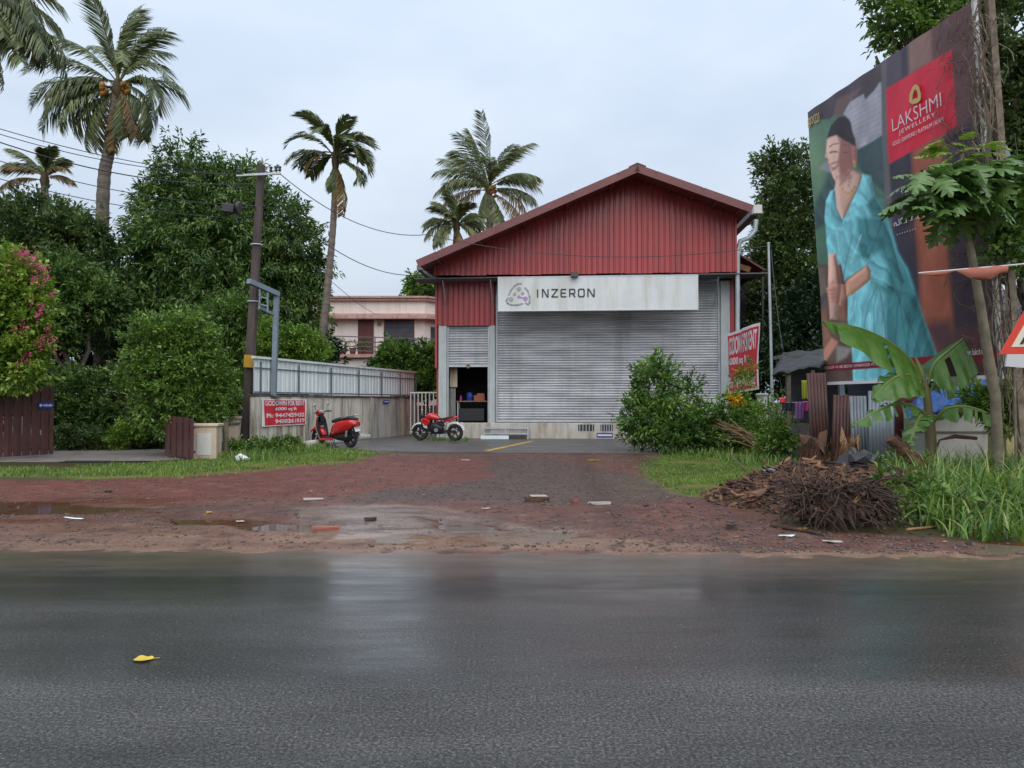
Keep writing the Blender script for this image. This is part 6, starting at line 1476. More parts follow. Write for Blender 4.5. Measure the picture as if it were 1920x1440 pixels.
# lettering on the sheet
def btext(txt, ll, lr, ul, mat, nm='lettering', **kw):
    a, b, c = BBuv(*ll), BBuv(*lr), BBuv(*ul); mb = MB(); v, f, asp = text_mesh(txt, **kw)
    w = b[0] - a[0]; h = c[1] - a[1]
    mb.add([BBp(a[0] + w * p[0], a[1] + h * p[1], 0.10) - B0 for p in v], f)
    if f and (mb.v and Vector((np.array(mb.v[f[0][1]]) - np.array(mb.v[f[0][0]]))).cross(Vector(np.array(mb.v[f[0][2]]) - np.array(mb.v[f[0][0]]))).dot(BN) < 0): mb.f = [tuple(reversed(q)) for q in mb.f]
    return mb.build(nm, M[mat], bbd)
btext('LAKSHMI', A(650, 556), A(1000, 372), A(646, 466), 'print_white', offset=-0.012)
btext('JEWELLERY', A(696, 586), A(955, 448), A(695, 548), 'print_white', spacing=1.25)
btext('GOLD | DIAMOND | PLATINUM | SILVER', A(652, 668), A(1016, 480), A(652, 632), 'print_white')
btext('\u0d35 \u0d36\u0d30\u0d3f', A(712, 1000), A(915, 890), A(712, 938), 'print_white')
btext('\u0d35\u0d3e\u0d24\u0d41', A(675, 1120), A(900, 1030), A(675, 1058), 'print_white')
btext('\u0d2a\u0d35 \u0d30\u0d4d\u0d24\u0d3f\u0d7d', A(660, 1232), A(945, 1105), A(660, 1165), 'print_white')
btext('\u2022 \u2022 \u2022 \u2022 \u2022 \u2022 \u2022 \u2022', A(680, 1292), A(815, 1243), A(680, 1284), 'print_cream')
btext('KODUNGALLUR +91 480 2802750 | N.PARAVOOR +91 484 24', Bq(150, 1318), Bq(740, 1262), Bq(150, 1285), 'print_white')
btext('www.lakshmi.in', (1812, 667), (1866, 662), (1812, 655), 'print_white')
btext('\u0d1c\u0d2f', A(45, 532), A(128, 480), A(45, 465), 'gold')
mb = MB(); oc = [(768, 345), (772, 290), (795, 235), (815, 220), (838, 235), (852, 285), (850, 330), (830, 352), (790, 362)]; ic = [(792, 335), (793, 300), (803, 262), (812, 255), (824, 265), (832, 295), (828, 325), (816, 318), (800, 325)]
n = len(oc); vs_ = [BBp(*BBuv(*A(*p)), 0.10) - B0 for p in oc] + [BBp(*BBuv(*A(*p)), 0.10) - B0 for p in ic]
mb.add(vs_, [(i, (i + 1) % n, (i + 1) % n + n, i + n) for i in range(n)]); mb.build('emblem', M['gold'], bbd)
# backing frame, edge, legs
mb = MB(); c_ = [BBp(0, 0), BBp(BW_, 0), BBp(BW_, BH_), BBp(0, BH_)]
vs_ = [q - B0 + BN * 0.02 for q in c_] + [q - B0 - BN * 0.06 for q in c_]
mb.add(vs_, [(0, 1, 2, 3), (7, 6, 5, 4), (0, 4, 5, 1), (1, 5, 6, 2), (2, 6, 7, 3), (3, 7, 4, 0)]); mb.build('backing_board', M['tin_brown'], bbd)
mb = MB(); mb.bar(BBp(0.1, -0.04, 0.05) - B0, BBp(BW_, -0.04, 0.05) - B0, 0.07, 0.07); mb.build('bottom_rail', M['print_white'], bbd)
for u in (0.3, BW_ + 0.10):
    a = BBp(u, 0, -0.16); t = BBp(u, BH_ + (0.3 if u > BW_ else 0), -0.16); f_ = Vector((a.x - BV.x * a.z / BV.z, a.y - BV.y * a.z / BV.z, -0.1))
    MB().bar(f_ - B0, t - B0, 0.12, 0.12).build('support_post', M['steel_blue' if u < BW_ else 'dry_vine'], bbd)
    b_ = BBp(u, BH_ * 0.6, -0.2); MB().bar(b_ - B0, Vector((a.x + 2.2, a.y + 0.4, 0)) - B0, 0.10, 0.10).build('back_stay', M['steel_blue'], bbd)
MB().bar(BBp(BW_ + 0.0, 0, 0.06) - B0, BBp(BW_ + 0.0, BH_, 0.06) - B0, 0.07, 0.07).build('edge_batten', M['pipe_white'], bbd)
# dry vines hanging over the billboard's near edge
g = random.Random(31); mb = MB()
for k in range(64):
    u = BW_ + g.gauss(0.16, 0.10); v0 = BH_ * g.uniform(0.1, 1.02); v1 = v0 - g.uniform(0.6, 3.5); v1 = max(v1, -1.2); pts = []; off = g.uniform(0.05, 0.30)
    for j in range(8):
        t = j / 7; pts.append(BBp(u + 0.10 * math.sin(j * 1.3 + k) + g.uniform(-.05, .05), v0 + (v1 - v0) * t, off + g.uniform(-.04, .04)))
    mb.tube(pts, g.uniform(0.006, 0.016), 4, False)
for k in range(130):                                          # curly side tendrils
    u = BW_ + g.uniform(-0.9, 0.5); v = BH_ * g.uniform(0.0, 1.02); a = g.uniform(0, 6.3); pts = []
    for j in range(7):
        t = j / 6; a += g.uniform(-0.9, 0.9); pts.append(BBp(u + 0.5 * t * math.cos(a), v + 0.45 * t * math.sin(a) - 0.25 * t * t, 0.12 + 0.05 * math.sin(j + k)))
    mb.tube(pts, g.uniform(0.003, 0.008), 4, False)
o = mb.build('dry_vines', M['dry_vine']); tag(o, 'tangle of dry brown vines hanging on the billboard post', 'vine')

# ------------------------------------------------------------------ steel pole
fp0 = Gh(1450, 838); fp1 = P(1441, 457, fp0.y)
spo = empty('steel_pole', fp0, 0, 'thin pale steel pole standing in weeds right of the warehouse', 'pole')
MB().tube([(0, 0, -0.2), (fp1 - fp0) * 0.5, fp1 - fp0], [0.05, 0.047, 0.04], 8).build('shaft', M['galv'], spo, smooth=True)
MB().tube([(fp1 - fp0), (fp1 - fp0) + Vector((0, 0, 0.04))], 0.055, 8).build('cap', M['steel'], spo)

# ------------------------------------------------------------------ tin sheets, shack, tarp, tank
def corr(w, h, pitch=0.076, amp=0.011):
    n = int(w / pitch * 6); mb = MB(); vs_ = []
    for z in (0, h):
        for i in range(n + 1):
            x = w * i / n; vs_.append((x, amp * math.sin(2 * math.pi * x / pitch), z))
    mb.add(vs_, [(i, i + 1, n + 2 + i, n + 1 + i) for i in range(n)]); return mb
def tin(label, x0, x1, ytop, Y, mat, lean=0.04, skew=0.0, rz=0.0):
    a = P(x0, 752, Y); b = P(x1, 752, Y); h = P(x0, ytop, Y).z; o = corr(b.x - a.x, h).build('tin_sheet', M[mat], None, (a.x, Y, -0.02), (R(-2), skew, rz), smooth=True)
    m_ = o.modifiers.new('thick', 'SOLIDIFY'); m_.thickness = 0.004; tag(o, label, 'tin sheet', 'tin sheets of the shack'); return o
tin('tall brown tin sheet under the left edge of the billboard', 1521, 1557, 698, 17.5, 'tin_brown', skew=-0.035)
tin('brown tin sheet between the tall brown one and the grey ones', 1558, 1600, 738, 17.2, 'tin_brown', skew=0.05)
tin('narrow grey tin sheet leaning beside the brown sheets', 1598, 1631, 741, 16.9, 'tin_grey', skew=-0.02, rz=R(4))
tin('wide grey tin sheet nearest to the banana plant', 1628, 1676, 731, 16.6, 'tin_grey', skew=0.015, rz=R(-3))
sk = empty('shack', (P(1500, 752, 19.2).x, 19.2, 0), 0, 'dark lean-to shack roofed with black tarpaulin left of the billboard', 'shack'); s0 = sk.location.copy()
def sp_(px, py, Y): return P(px, py, Y) - s0
mb = MB(); a, b, c, d = sp_(1448, 700, 18.6), sp_(1546, 682, 18.6), sp_(1555, 655, 21.5), sp_(1468, 660, 21.5)
N_ = 10; vs_ = []
for j in range(N_ + 1):
    for i in range(N_ + 1):
        q = a.lerp(b, i / N_).lerp(d.lerp(c, i / N_), j / N_); q = q + Vector((0, 0, 0.025 * math.sin(i * 1.3 + j) + 0.03 * math.sin(j * 1.9) - (0.05 if j == 0 and i % 3 == 0 else 0))); vs_.append(q)
mb.add(vs_, [(j * (N_ + 1) + i, j * (N_ + 1) + i + 1, (j + 1) * (N_ + 1) + i + 1, (j + 1) * (N_ + 1) + i) for j in range(N_) for i in range(N_)])
o = mb.build('tarpaulin_roof', M['tarp_black'], sk, smooth=True); m_ = o.modifiers.new('thick', 'SOLIDIFY'); m_.thickness = 0.04
mb = MB(); q = sp_(1462, 655, 21.2); mb.box2((q.x, 1.4, 2.62), (q.x + 2.2, 2.6, 2.72)); mb.build('roof_sheet', M['old_wall'], sk)
q0, q1 = sp_(1486, 752, 18.9), sp_(1530, 752, 18.9)
MB().box2((q0.x, -0.3, 0), (q1.x, -0.2, 0.9)).build('low_wall', M['old_wall'], sk)
MB().box2((q0.x + 0.75, 2.2, 0), (q1.x + 1.8, 2.3, 2.5)).build('back_wall', M['dark_room'], sk)
for (px, Y) in ((1479, 18.7), (1524, 18.7)):
    q = sp_(px, 752, Y); MB().box2((q.x - 0.04, q.y - 0.04, 0), (q.x + 0.04, q.y + 0.04, 2.2)).build('post', M['thin_trunk'], sk)
def cloth(label, px0, px1, y0, y1, Y, mat, seed, nm='hanging_cloth'):
    a = P(px0, y0, Y); b = P(px1, y0, Y); h = (y1 - y0) / ppm(Y); mb = MB(); n = 10; m = 8; g = random.Random(seed); vs_ = []
    for j in range(m + 1):
        for i in range(n + 1):
            t = i / n; s = j / m; e = 1 - 0.25 * g.random() if j == m else 1
            vs_.append((t * (b.x - a.x) * (1 - 0.25 * s), 0.03 * math.sin(t * 14 + seed) * (0.4 + s), -h * s * e + (b.z - a.z) * t))
    mb.add(vs_, [(j * (n + 1) + i, (j + 1) * (n + 1) + i, (j + 1) * (n + 1) + i + 1, j * (n + 1) + i + 1) for j in range(m) for i in range(n)])
    o = mb.build(nm, M[mat], None, a, smooth=True); m_ = o.modifiers.new('thick', 'SOLIDIFY'); m_.thickness = 0.012; tag(o, label, 'cloth', 'washing on the shack line'); return o
cloth('dark navy cloth hanging at the left of the washing line', 1467, 1489, 753, 772, 18.2, 'cloth_navy', 1)
cloth('purple cloth hanging in the middle of the washing line', 1491, 1508, 753, 790, 18.15, 'cloth_purple', 2)
cloth('bright pink cloth hanging at the right of the washing line', 1505, 1522, 752, 772, 18.2, 'cloth_pink', 3)
cloth('lime yellow cloth hanging under the shack roof', 1503, 1517, 713, 750, 18.5, 'cloth_lime', 4)
o = MB().tube([P(1463, 754, 18.2), P(1494, 755, 18.2), P(1524, 752, 18.2)], 0.008, 5).build('washing_line', M['galv']); tag(o, 'thin washing line strung across the front of the shack', 'line')
bo = empty('hanging_bottle', P(1468, 752, 18.0), 0, 'red bottle with green cap hanging left of the washing', 'bottle')
MB().tube([(0, 0, -0.03), (0, 0, 0.05), (0, 0, 0.09)], [0.075, 0.075, 0.03], 10).build('body', M['banner_red'], bo, smooth=True); MB().tube([(0, 0, 0.092), (0, 0, 0.16)], 0.035, 8).build('cap', M['leaf_bright'], bo); MB().tube([(0, 0, 0.16), (0, 0.2, 0.55)], 0.005, 4).build('string', M['wire'], bo)
# concrete tank and blue tarp
tk = empty('concrete_tank', (P(1748, 752, 16.2).x, 16.2, 0), 0, 'grey concrete tank under the blue tarpaulin behind the banana plant', 'tank'); w_ = P(1852, 752, 16.2).x - P(1748, 752, 16.2).x
MB().box2((0, 0, -0.1), (w_, 1.3, 0.78)).build('lower_block', M['tank_conc'], tk, bevel=0.02); MB().box2((0.03, 0.03, 0.80), (w_ - 0.03, 1.27, 1.14)).build('upper_block', M['tank_conc'], tk, bevel=0.02)
MB().box2((-0.03, -0.03, 0.782), (w_ + 0.03, 1.33, 0.798)).build('ledge', M['old_wall'], tk)
mb = MB(); tops = [(1694, 768), (1718, 746), (1748, 730), (1785, 726), (1815, 724), (1850, 708), (1880, 700)]; bots = [(1702, 788), (1722, 774), (1748, 776), (1775, 772), (1808, 762), (1850, 760), (1880, 740)]
nn_, mm_ = 48, 16; vs_ = []; g = np.random.default_rng(5)
def interp(pl, t):
    f = t * (len(pl) - 1); i = min(int(f), len(pl) - 2); u = f - i; return pl[i][0] * (1 - u) + pl[i + 1][0] * u, pl[i][1] * (1 - u) + pl[i + 1][1] * u
for j in range(mm_ + 1):
    s = j / mm_
    for i in range(nn_ + 1):
        t = i / nn_; x0, y0 = interp(tops, t); x1, y1 = interp(bots, t); wr_ = float(fbm(np.array([t * 11.0]), np.array([s * 2.2]), 9)[0]) - 0.5; wr2 = float(fbm(np.array([t * 30.0 + s * 4]), np.array([s * 3.2]), 19)[0]) - 0.5
        vs_.append(P(x0 + (x1 - x0) * s, y0 + (y1 - y0) * s, 16.9 - 0.85 * math.sin(s * 1.57) + 0.35 * wr_ + 0.14 * wr2))
mb.add(vs_, [(j * (nn_ + 1) + i, (j + 1) * (nn_ + 1) + i, (j + 1) * (nn_ + 1) + i + 1, j * (nn_ + 1) + i + 1) for j in range(mm_) for i in range(nn_)])
o = mb.build('blue_tarpaulin', M['tarp_blue'], None, smooth=True); m_ = o.modifiers.new('thick', 'SOLIDIFY'); m_.thickness = 0.006; tag(o, 'crumpled bright blue tarpaulin draped over the concrete tank', 'tarpaulin')
mb = MB(); a = P(1672, 752, 17.6); b = P(1704, 752, 17.6)
pw_ = empty('plank_wall', (a.x, 17.6, 0), 0, 'dark red plank wall between the grey sheet and the tarpaulin', 'wall')
for k in range(6): MB().box2((0, -0.02 - 0.008 * (k % 2), 0.1 + 0.27 * k), (b.x - a.x + 0.6, 0.02, 0.35 + 0.27 * k)).build('plank', M['door_red'], pw_)
mb = MB(); a = P(1590, 752, 19.8); mb.box2((a.x, 19.8, 0), (a.x + 5.4, 19.85, 2.3)); tag(mb.build('dark_tarpaulin', M['cloth_navy'], None), 'dark navy tarpaulin screen under the billboard behind the tank', 'tarpaulin')
# tiled house at the right edge
thb = P(1886, 752, 17.4); th_ = empty('tiled_house', (thb.x, 17.4, 0), 0, 'low yellow house with dark tiled roof at the right edge', 'house')
MB().box2((0, 0, 0), (5.0, 3.5, 2.35)).build('wall', M['yellow_wall'], th_); MB().box2((-0.02, -0.03, 0.85), (5.0, -0.002, 0.95)).build('wall_band', M['cream'], th_)
MB().box2((0.3, -0.06, 2.36), (5.0, 0.0, 2.44)).build('fascia', M['pipe_white'], th_)
tmb = MB(); tmb.add([(0, 0, 0), (0.22, 0, 0), (0.22, 0.30, 0.20), (0, 0.30, 0.20), (0.11, 0, 0.035), (0.11, 0.3, 0.235), (0, 0, -0.03), (0.22, 0, -0.03), (0.11, 0, 0.0)], [(0, 4, 5, 3), (4, 1, 2, 5), (6, 8, 4, 0), (8, 7, 1, 4)]); tme = tmb.mesh('roof_tile')
for j in range(9):
    for i in range(11): link('roof_tile', tme, M['roof_tile'], th_, (-0.4 + 0.225 * i, -0.45 + 0.26 * j, 2.50 + 0.19 * j), (R(-2), 0, 0))
MB().add([(-0.45, -0.4, 2.44), (5, -0.4, 2.44), (5, 2.2, 4.3), (-0.45, 2.2, 4.3)], [(0, 1, 2, 3)]).build('roof_deck', M['roof_tile'], th_)
# warning sign
tz = 10.8; tc = P(1938, 625, tz); ts = empty('road_sign', (tc.x, tz, 0), R(-4), 'red bordered triangular warning sign at the right edge', 'sign')
zb, zt2, hw = P(1938, 664, tz).z, P(1938, 553, tz).z, 63 / ppm(tz)
def tri(sc, y0, y1, mat, nm):
    cz_ = zb + (zt2 - zb) * 0.36; pts = [(-hw, zb), (hw, zb), (0, zt2)]; MB().prism([(p[0] * sc, cz_ + (p[1] - cz_) * sc) for p in pts], y0, y1).build(nm, M[mat], ts)
tri(1.0, -0.012, 0.004, 'sign_red', 'border'); tri(0.66, -0.018, -0.013, 'sign_cream', 'face')
for k in range(5):
    x = -0.20 + 0.09 * k; MB().prism([(x, zb + 0.14), (x + 0.045, zb + 0.14), (x + 0.10, zb + 0.24), (x + 0.055, zb + 0.24)], -0.024, -0.019).build('symbol', M['letter_black'], ts)
MB().prism([(-0.05, zb + 0.26), (0.05, zb + 0.26), (0.03, zb + 0.42), (-0.03, zb + 0.42)], -0.024, -0.019).build('symbol', M['letter_black'], ts)
MB().tube([(0, 0.04, -0.3), (0, 0.04, zt2 - 0.2)], 0.035, 8).build('post', M['galv'], ts)
mb = MB(); q = P(1905, 676, 13.0); mb.box((0, 0, 0), (0.32, 0.05, 0.22), (R(10), R(5), R(-8))); tag(mb.build('pale_board', M['print_white'], None, q), 'small pale blue white board just under the warning sign', 'board')
MB().tube([(q.x + 0.0, 13.04, -0.1), (q.x, 13.04, q.z - 0.08)], 0.02, 6).build('stake', M['dry_vine'], None)
st_ = bpy.data.objects['stake']; st_.parent = bpy.data.objects['pale_board']; st_.matrix_parent_inverse = Matrix.Translation(-q)
# furled orange cloth on a cord
oc_ = empty('furled_cloth', P(1722, 512, 12.4), 0, 'faded orange cloth furled along a cord before the billboard', 'cloth'); o0 = oc_.location.copy()
p0, p1, p2 = P(1722, 512, 12.4) - o0, P(1888, 498, 12.0) - o0, P(1990, 488, 11.6) - o0
MB().tube([p0, p1, p2], 0.014, 6).build('cord', M['pipe_white'], oc_)
mb = MB(); rings = []
for k in range(25):
    t = k / 24; c = p0.lerp(p1, 0.03 + 0.97 * t); r = (0.018 + 0.02 * math.sin(t * 9)) if t < 0.45 else 0.03 + 0.075 * math.sin(min(1, (t - 0.45) / 0.48) * math.pi * 0.86); r = max(r, 0.012)
    rings.append([(c.x, c.y + 0.6 * r * math.cos(a), c.z - r * 0.9 + r * math.sin(a) * (1 + 0.12 * math.sin(3 * a + k))) for a in [6.2832 * q / 10 for q in range(10)]])
mb.loft(rings); mb.build('cloth', M['cloth_orange'], oc_, smooth=True)
# ------------------------------------------------------------------ trees and shrubs, left side
def at_ground(px, Y): p = P(px, 752, Y); return (p.x, Y, gheight(p.x, Y))
tree('mango_tree', 'large mango tree with dense hanging leaves behind the utility pole', 'tree', at_ground(420, 31), [
    (345, 330, 30, 48, 56), (315, 415, 30, 62, 70), (405, 385, 30.5, 80, 75), (455, 360, 30, 45, 50), (390, 480, 29.5, 120, 95), (500, 450, 30, 80, 85), (545, 500, 30, 60, 80),
    (290, 520, 29, 90, 90), (450, 570, 29, 110, 85), (560, 580, 30, 48, 70), (350, 610, 29, 100, 80), (250, 600, 30, 60, 90), (520, 640, 30, 70, 60)],
    80000, 0.26, 0.080, 'leaf_mango', 11, r0=0.30, droop=0.7, per=22, crad=0.40, up=0.1)
tree('dark_tree', 'broad dark green tree at the far left behind the gate', 'tree', at_ground(80, 27), [
    (70, 432, 27, 85, 50), (140, 440, 27, 48, 42), (20, 480, 26.5, 80, 70), (130, 500, 27, 72, 70), (60, 560, 26, 90, 80), (165, 560, 27, 60, 70), (-40, 560, 26, 90, 120)],
    42000, 0.20, 0.085, 'leaf_dark', 12, r0=0.26, per=26, crad=0.36)
tree('grey_green_tree', 'grey green bushy tree low before the dark tree, left', 'tree', at_ground(140, 25), [
    (110, 540, 25, 70, 45), (170, 570, 25, 55, 40), (90, 610, 24.5, 60, 40)], 16000, 0.18, 0.08, 'leaf_mango', 13, r0=0.14, per=22, crad=0.3)
for i, (px, Y, bl, sd) in enumerate(((120, 33, [(60, 620, 33, 110, 110), (200, 640, 33, 100, 100), (140, 700, 33, 130, 70)], 14), (330, 34, [(330, 660, 34, 120, 110), (450, 670, 34, 110, 100)], 15), (560, 36, [(560, 660, 36, 60, 60), (500, 700, 36, 80, 60)], 16), (-80, 30, [(-60, 520, 30, 110, 160), (-40, 660, 30, 120, 110)], 17))):
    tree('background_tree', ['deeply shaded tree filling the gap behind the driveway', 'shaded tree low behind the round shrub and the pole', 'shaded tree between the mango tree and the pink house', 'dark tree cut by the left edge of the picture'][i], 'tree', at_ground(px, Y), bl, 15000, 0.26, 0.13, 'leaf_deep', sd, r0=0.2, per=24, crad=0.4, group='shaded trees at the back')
# shrubs by the gate
tree('round_shrub', 'bright green rounded shrub over the right gate pillar', 'shrub', at_ground(335, 20.6), [
    (300, 650, 20.5, 62, 55), (350, 640, 20.5, 50, 45), (280, 710, 20.3, 48, 52), (350, 710, 20.2, 62, 60), (395, 720, 20.4, 40, 50), (320, 760, 20.0, 55, 45), (375, 770, 20.0, 45, 35)],
    24000, 0.12, 0.065, 'leaf_shrub', 21, r0=0.06, per=22, crad=0.20)
tree('slender_tree', 'slender small tree with drooping leaves beside the utility pole', 'tree', at_ground(420, 23.0), [
    (418, 600, 23.0, 44, 36), (450, 588, 23.0, 26, 26), (435, 640, 23.0, 34, 28), (400, 630, 23.0, 25, 28)], 9000, 0.15, 0.045, 'leaf_shrub', 22, r0=0.045, fork=0.6, per=18, crad=0.2, droop=0.6)
tree('leafy_undergrowth', 'leafy bush at the foot of the utility pole', 'bush', at_ground(425, 22.9), [(425, 735, 22.9, 34, 45), (405, 765, 21.4, 30, 26), (445, 740, 22.9, 20, 30)], 8000, 0.12, 0.055, 'leaf_shrub', 23, r0=0.03, per=18, crad=0.16)
tree('driveway_bush', 'grey green bush just inside the left gate leaf', 'bush', at_ground(150, 24), [(150, 760, 24, 58, 60), (120, 800, 23.5, 40, 40), (190, 800, 23.7, 45, 38)], 14000, 0.15, 0.065, 'leaf_mango', 24, r0=0.05, per=22, crad=0.22)
tree('driveway_bush', 'dark bush between the driveway and the round shrub', 'bush', at_ground(265, 24), [(255, 770, 24, 42, 52), (225, 740, 24.5, 40, 45), (290, 790, 23.5, 40, 42)], 12000, 0.14, 0.07, 'leaf_dark', 25, r0=0.05, per=22, crad=0.22)
tree('driveway_bush', 'low bright green plant at the driveway edge', 'bush', at_ground(235, 22.8), [(235, 812, 22.6, 22, 18), (215, 826, 22.4, 20, 12), (255, 822, 22.6, 16, 12)], 3500, 0.10, 0.05, 'leaf_bright', 26, r0=0.02, per=16, crad=0.12)
tree('driveway_bush', 'dark low hedge along the back of the driveway', 'bush', at_ground(130, 22.5), [(125, 825, 22.5, 30, 18), (170, 828, 22.6, 40, 16), (285, 826, 23.2, 36, 18), (320, 818, 23, 25, 20)], 7000, 0.12, 0.06, 'leaf_dark', 27, r0=0.02, per=18, crad=0.14)
# flowering creeper at left
cr = tree('flowering_creeper', 'yellow green creeper with pink flowers at the left edge', 'creeper', at_ground(-20, 20.9), [
    (20, 520, 18.8, 45, 42), (50, 560, 18.8, 40, 50), (-10, 580, 18.6, 60, 70), (40, 630, 18.7, 42, 55), (70, 620, 18.8, 18, 40), (20, 690, 18.6, 55, 45), (-40, 650, 18.6, 60, 90)], 21000, 0.13, 0.085, 'leaf_creeper', 31, r0=0.07, per=20, crad=0.2)
cb0 = tuple(cr.location)
fl = leaf_cloud('flowers', blobs_px([(55, 492, 18.4, 20, 20), (78, 520, 18.4, 9, 10), (82, 548, 18.4, 11, 12), (86, 582, 18.4, 7, 10), (92, 625, 18.4, 8, 8), (92, 650, 18.4, 16, 10), (80, 595, 18.4, 6, 22), (45, 680, 18.2, 10, 22), (38, 618, 18.2, 6, 9), (12, 510, 18.2, 8, 6), (62, 575, 18.3, 6, 10)]), 520, 0.085, 0.035, M['flower_pink'], cr, 32, per=6, crad=0.13, loc=cb0, shell=0.4)
tree('gate_bush', 'dark bush below the pink creeper behind the left gate', 'bush', at_ground(20, 21.3), [(10, 735, 21.3, 50, 30), (55, 725, 21.4, 30, 25), (80, 715, 21.4, 18, 30)], 7000, 0.13, 0.07, 'leaf_mango', 33, r0=0.03, per=18, crad=0.18)
tree('fence_bush', 'bright green bush hanging over the white sheet fence', 'bush', at_ground(545, 27), [(560, 650, 26.5, 42, 25), (520, 650, 26.5, 35, 30), (590, 670, 26.2, 22, 14), (500, 630, 26.5, 22, 25)], 12000, 0.15, 0.06, 'leaf_bright', 34, r0=0.06, fork=0.6, per=18, crad=0.2)
tree('garden_bush', 'leafy bush before the pink house, left of the warehouse', 'bush', at_ground(765, 36), [(755, 690, 36, 48, 38), (795, 680, 36, 28, 30), (720, 690, 36.5, 22, 18), (780, 720, 35.5, 40, 25), (735, 655, 36.5, 14, 12), (800, 730, 35, 22, 20)], 15000, 0.20, 0.11, 'leaf_bush', 35, r0=0.06, per=20, crad=0.26)
tree('far_tree', 'small tree top showing above the pink house roof', 'tree', at_ground(795, 52), [(792, 548, 52, 26, 24), (812, 560, 52, 14, 16)], 3500, 0.30, 0.17, 'leaf_bush', 36, r0=0.12, fork=0.7, per=16, crad=0.4)
# weeds along the wall
for i, (px, py, Y, rx, ry) in enumerate(((480, 846, 20.6, 26, 9), (515, 842, 21.2, 22, 9), (545, 838, 22.2, 18, 8), (440, 850, 20.2, 20, 7))):
    c = P(px, py, Y); k = ppm(Y); rt = empty('weed_clump', (c.x, Y, gheight(c.x, Y)), 0, ['green weed clump right of the utility pole foot', 'green weed clump under the left half of the wall banner', 'green weed clump under the right end of the wall banner', 'green weed clump left of the utility pole foot'][i], 'weeds', 'weeds along the wall')
    leaf_cloud('leaves', [(0, 0, 0.12, rx / k, 0.25, 0.2)], 1400, 0.08, 0.05, M['leaf_shrub'], rt, 300 + i, per=12, crad=0.1)
# ------------------------------------------------------------------ right side
bush = tree('lot_bush', 'big leafy green bush growing before the wide shutter', 'bush', at_ground(1270, 22.2), [
    (1226, 735, 22, 33, 44), (1236, 692, 22, 15, 18), (1208, 785, 21.8, 32, 36), (1190, 818, 21.7, 20, 15), (1256, 788, 21.7, 32, 38), (1295, 742, 22, 12, 16), (1298, 806, 21.6, 36, 24), (1326, 785, 22.1, 22, 16), (1255, 822, 21.4, 42, 18), (1208, 700, 22, 7, 12), (1372, 795, 22.2, 26, 14)],
    10500, 0.16, 0.07, 'leaf_bush', 41, r0=0.06, fork=0.12, per=14, crad=0.17, droop=0.2, shell=0.8, sprig=2.2, rough_r=0.7)
yb = tree('flowering_bush', 'thin bush with yellow and orange flowers before the slung banner', 'bush', at_ground(1390, 23.2), [(1396, 712, 23, 14, 14), (1405, 692, 23, 9, 8), (1380, 755, 22.8, 18, 14), (1400, 775, 22.6, 26, 14)], 2000, 0.12, 0.05, 'leaf_bright', 42, r0=0.03, per=16, crad=0.16)
leaf_cloud('flowers', blobs_px([(1375, 748, 22.4, 10, 8), (1386, 755, 22.4, 8, 6)]), 260, 0.10, 0.06, M['flower_yellow'], yb, 43, per=8, crad=0.08, loc=tuple(yb.location))
leaf_cloud('flowers', blobs_px([(1402, 690, 22.7, 20, 10), (1414, 722, 22.7, 10, 6)]), 60, 0.08, 0.045, M['flower_orange'], yb, 44, per=8, crad=0.08, loc=tuple(yb.location))
tree('pole_weeds', 'tall weeds and creepers round the steel pole foot', 'weeds', at_ground(1440, 21.7), [(1425, 800, 21.7, 22, 22), (1455, 790, 21.5, 16, 26), (1440, 820, 21.3, 28, 14), (1462, 815, 20.8, 14, 16)], 3000, 0.13, 0.045, 'leaf_bright', 45, r0=0.02, per=12, crad=0.15, sprig=3.0, rough_r=0.9)
tree('pole_weeds', 'green weeds before the dark shack left of the washing', 'weeds', at_ground(1462, 18.6), [(1458, 815, 18.6, 14, 20), (1475, 832, 18.4, 20, 10), (1445, 835, 18.8, 22, 12)], 2600, 0.10, 0.045, 'leaf_shrub', 54, r0=0.02, per=16, crad=0.14)
tree('pole_weeds', 'dark weeds between the big bush and the steel pole', 'weeds', at_ground(1390, 22), [(1385, 822, 21.8, 36, 12), (1340, 834, 21.5, 20, 8)], 3000, 0.12, 0.05, 'leaf_bush', 46, r0=0.02, per=12, crad=0.15, sprig=2.5, rough_r=0.8)
tree('tall_tree', 'tall dark tree between the warehouse and the billboard', 'tree', at_ground(1490, 34), [
    (1480, 330, 34, 50, 42), (1455, 310, 34, 24, 22), (1500, 400, 34, 65, 60), (1465, 400, 33.5, 42, 50), (1480, 480, 33.5, 60, 60), (1450, 470, 33.5, 30, 50), (1510, 560, 33, 70, 70), (1460, 570, 33, 45, 60), (1490, 650, 32.5, 70, 60), (1440, 640, 33, 30, 50)],
    40000, 0.22, 0.10, 'leaf_dark', 47, r0=0.3, per=24, crad=0.4)
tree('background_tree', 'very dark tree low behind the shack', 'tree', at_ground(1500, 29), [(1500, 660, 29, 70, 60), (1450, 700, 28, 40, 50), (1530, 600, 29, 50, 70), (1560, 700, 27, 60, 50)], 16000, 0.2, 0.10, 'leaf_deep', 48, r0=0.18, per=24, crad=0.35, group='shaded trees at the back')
tree('overhanging_tree', 'tree rising behind the top edge of the billboard', 'tree', at_ground(1720, 25), [
    (1660, 25, 25, 28, 28), (1700, 45, 25, 45, 40), (1760, 10, 25, 50, 40), (1690, -30, 25, 50, 40), (1790, 120, 25, 80, 100), (1642, 105, 25, 14, 10), (1750, 300, 25, 80, 150)], 18000, 0.24, 0.10, 'leaf_shrub', 49, r0=0.25, fork=0.5, per=20, crad=0.36)
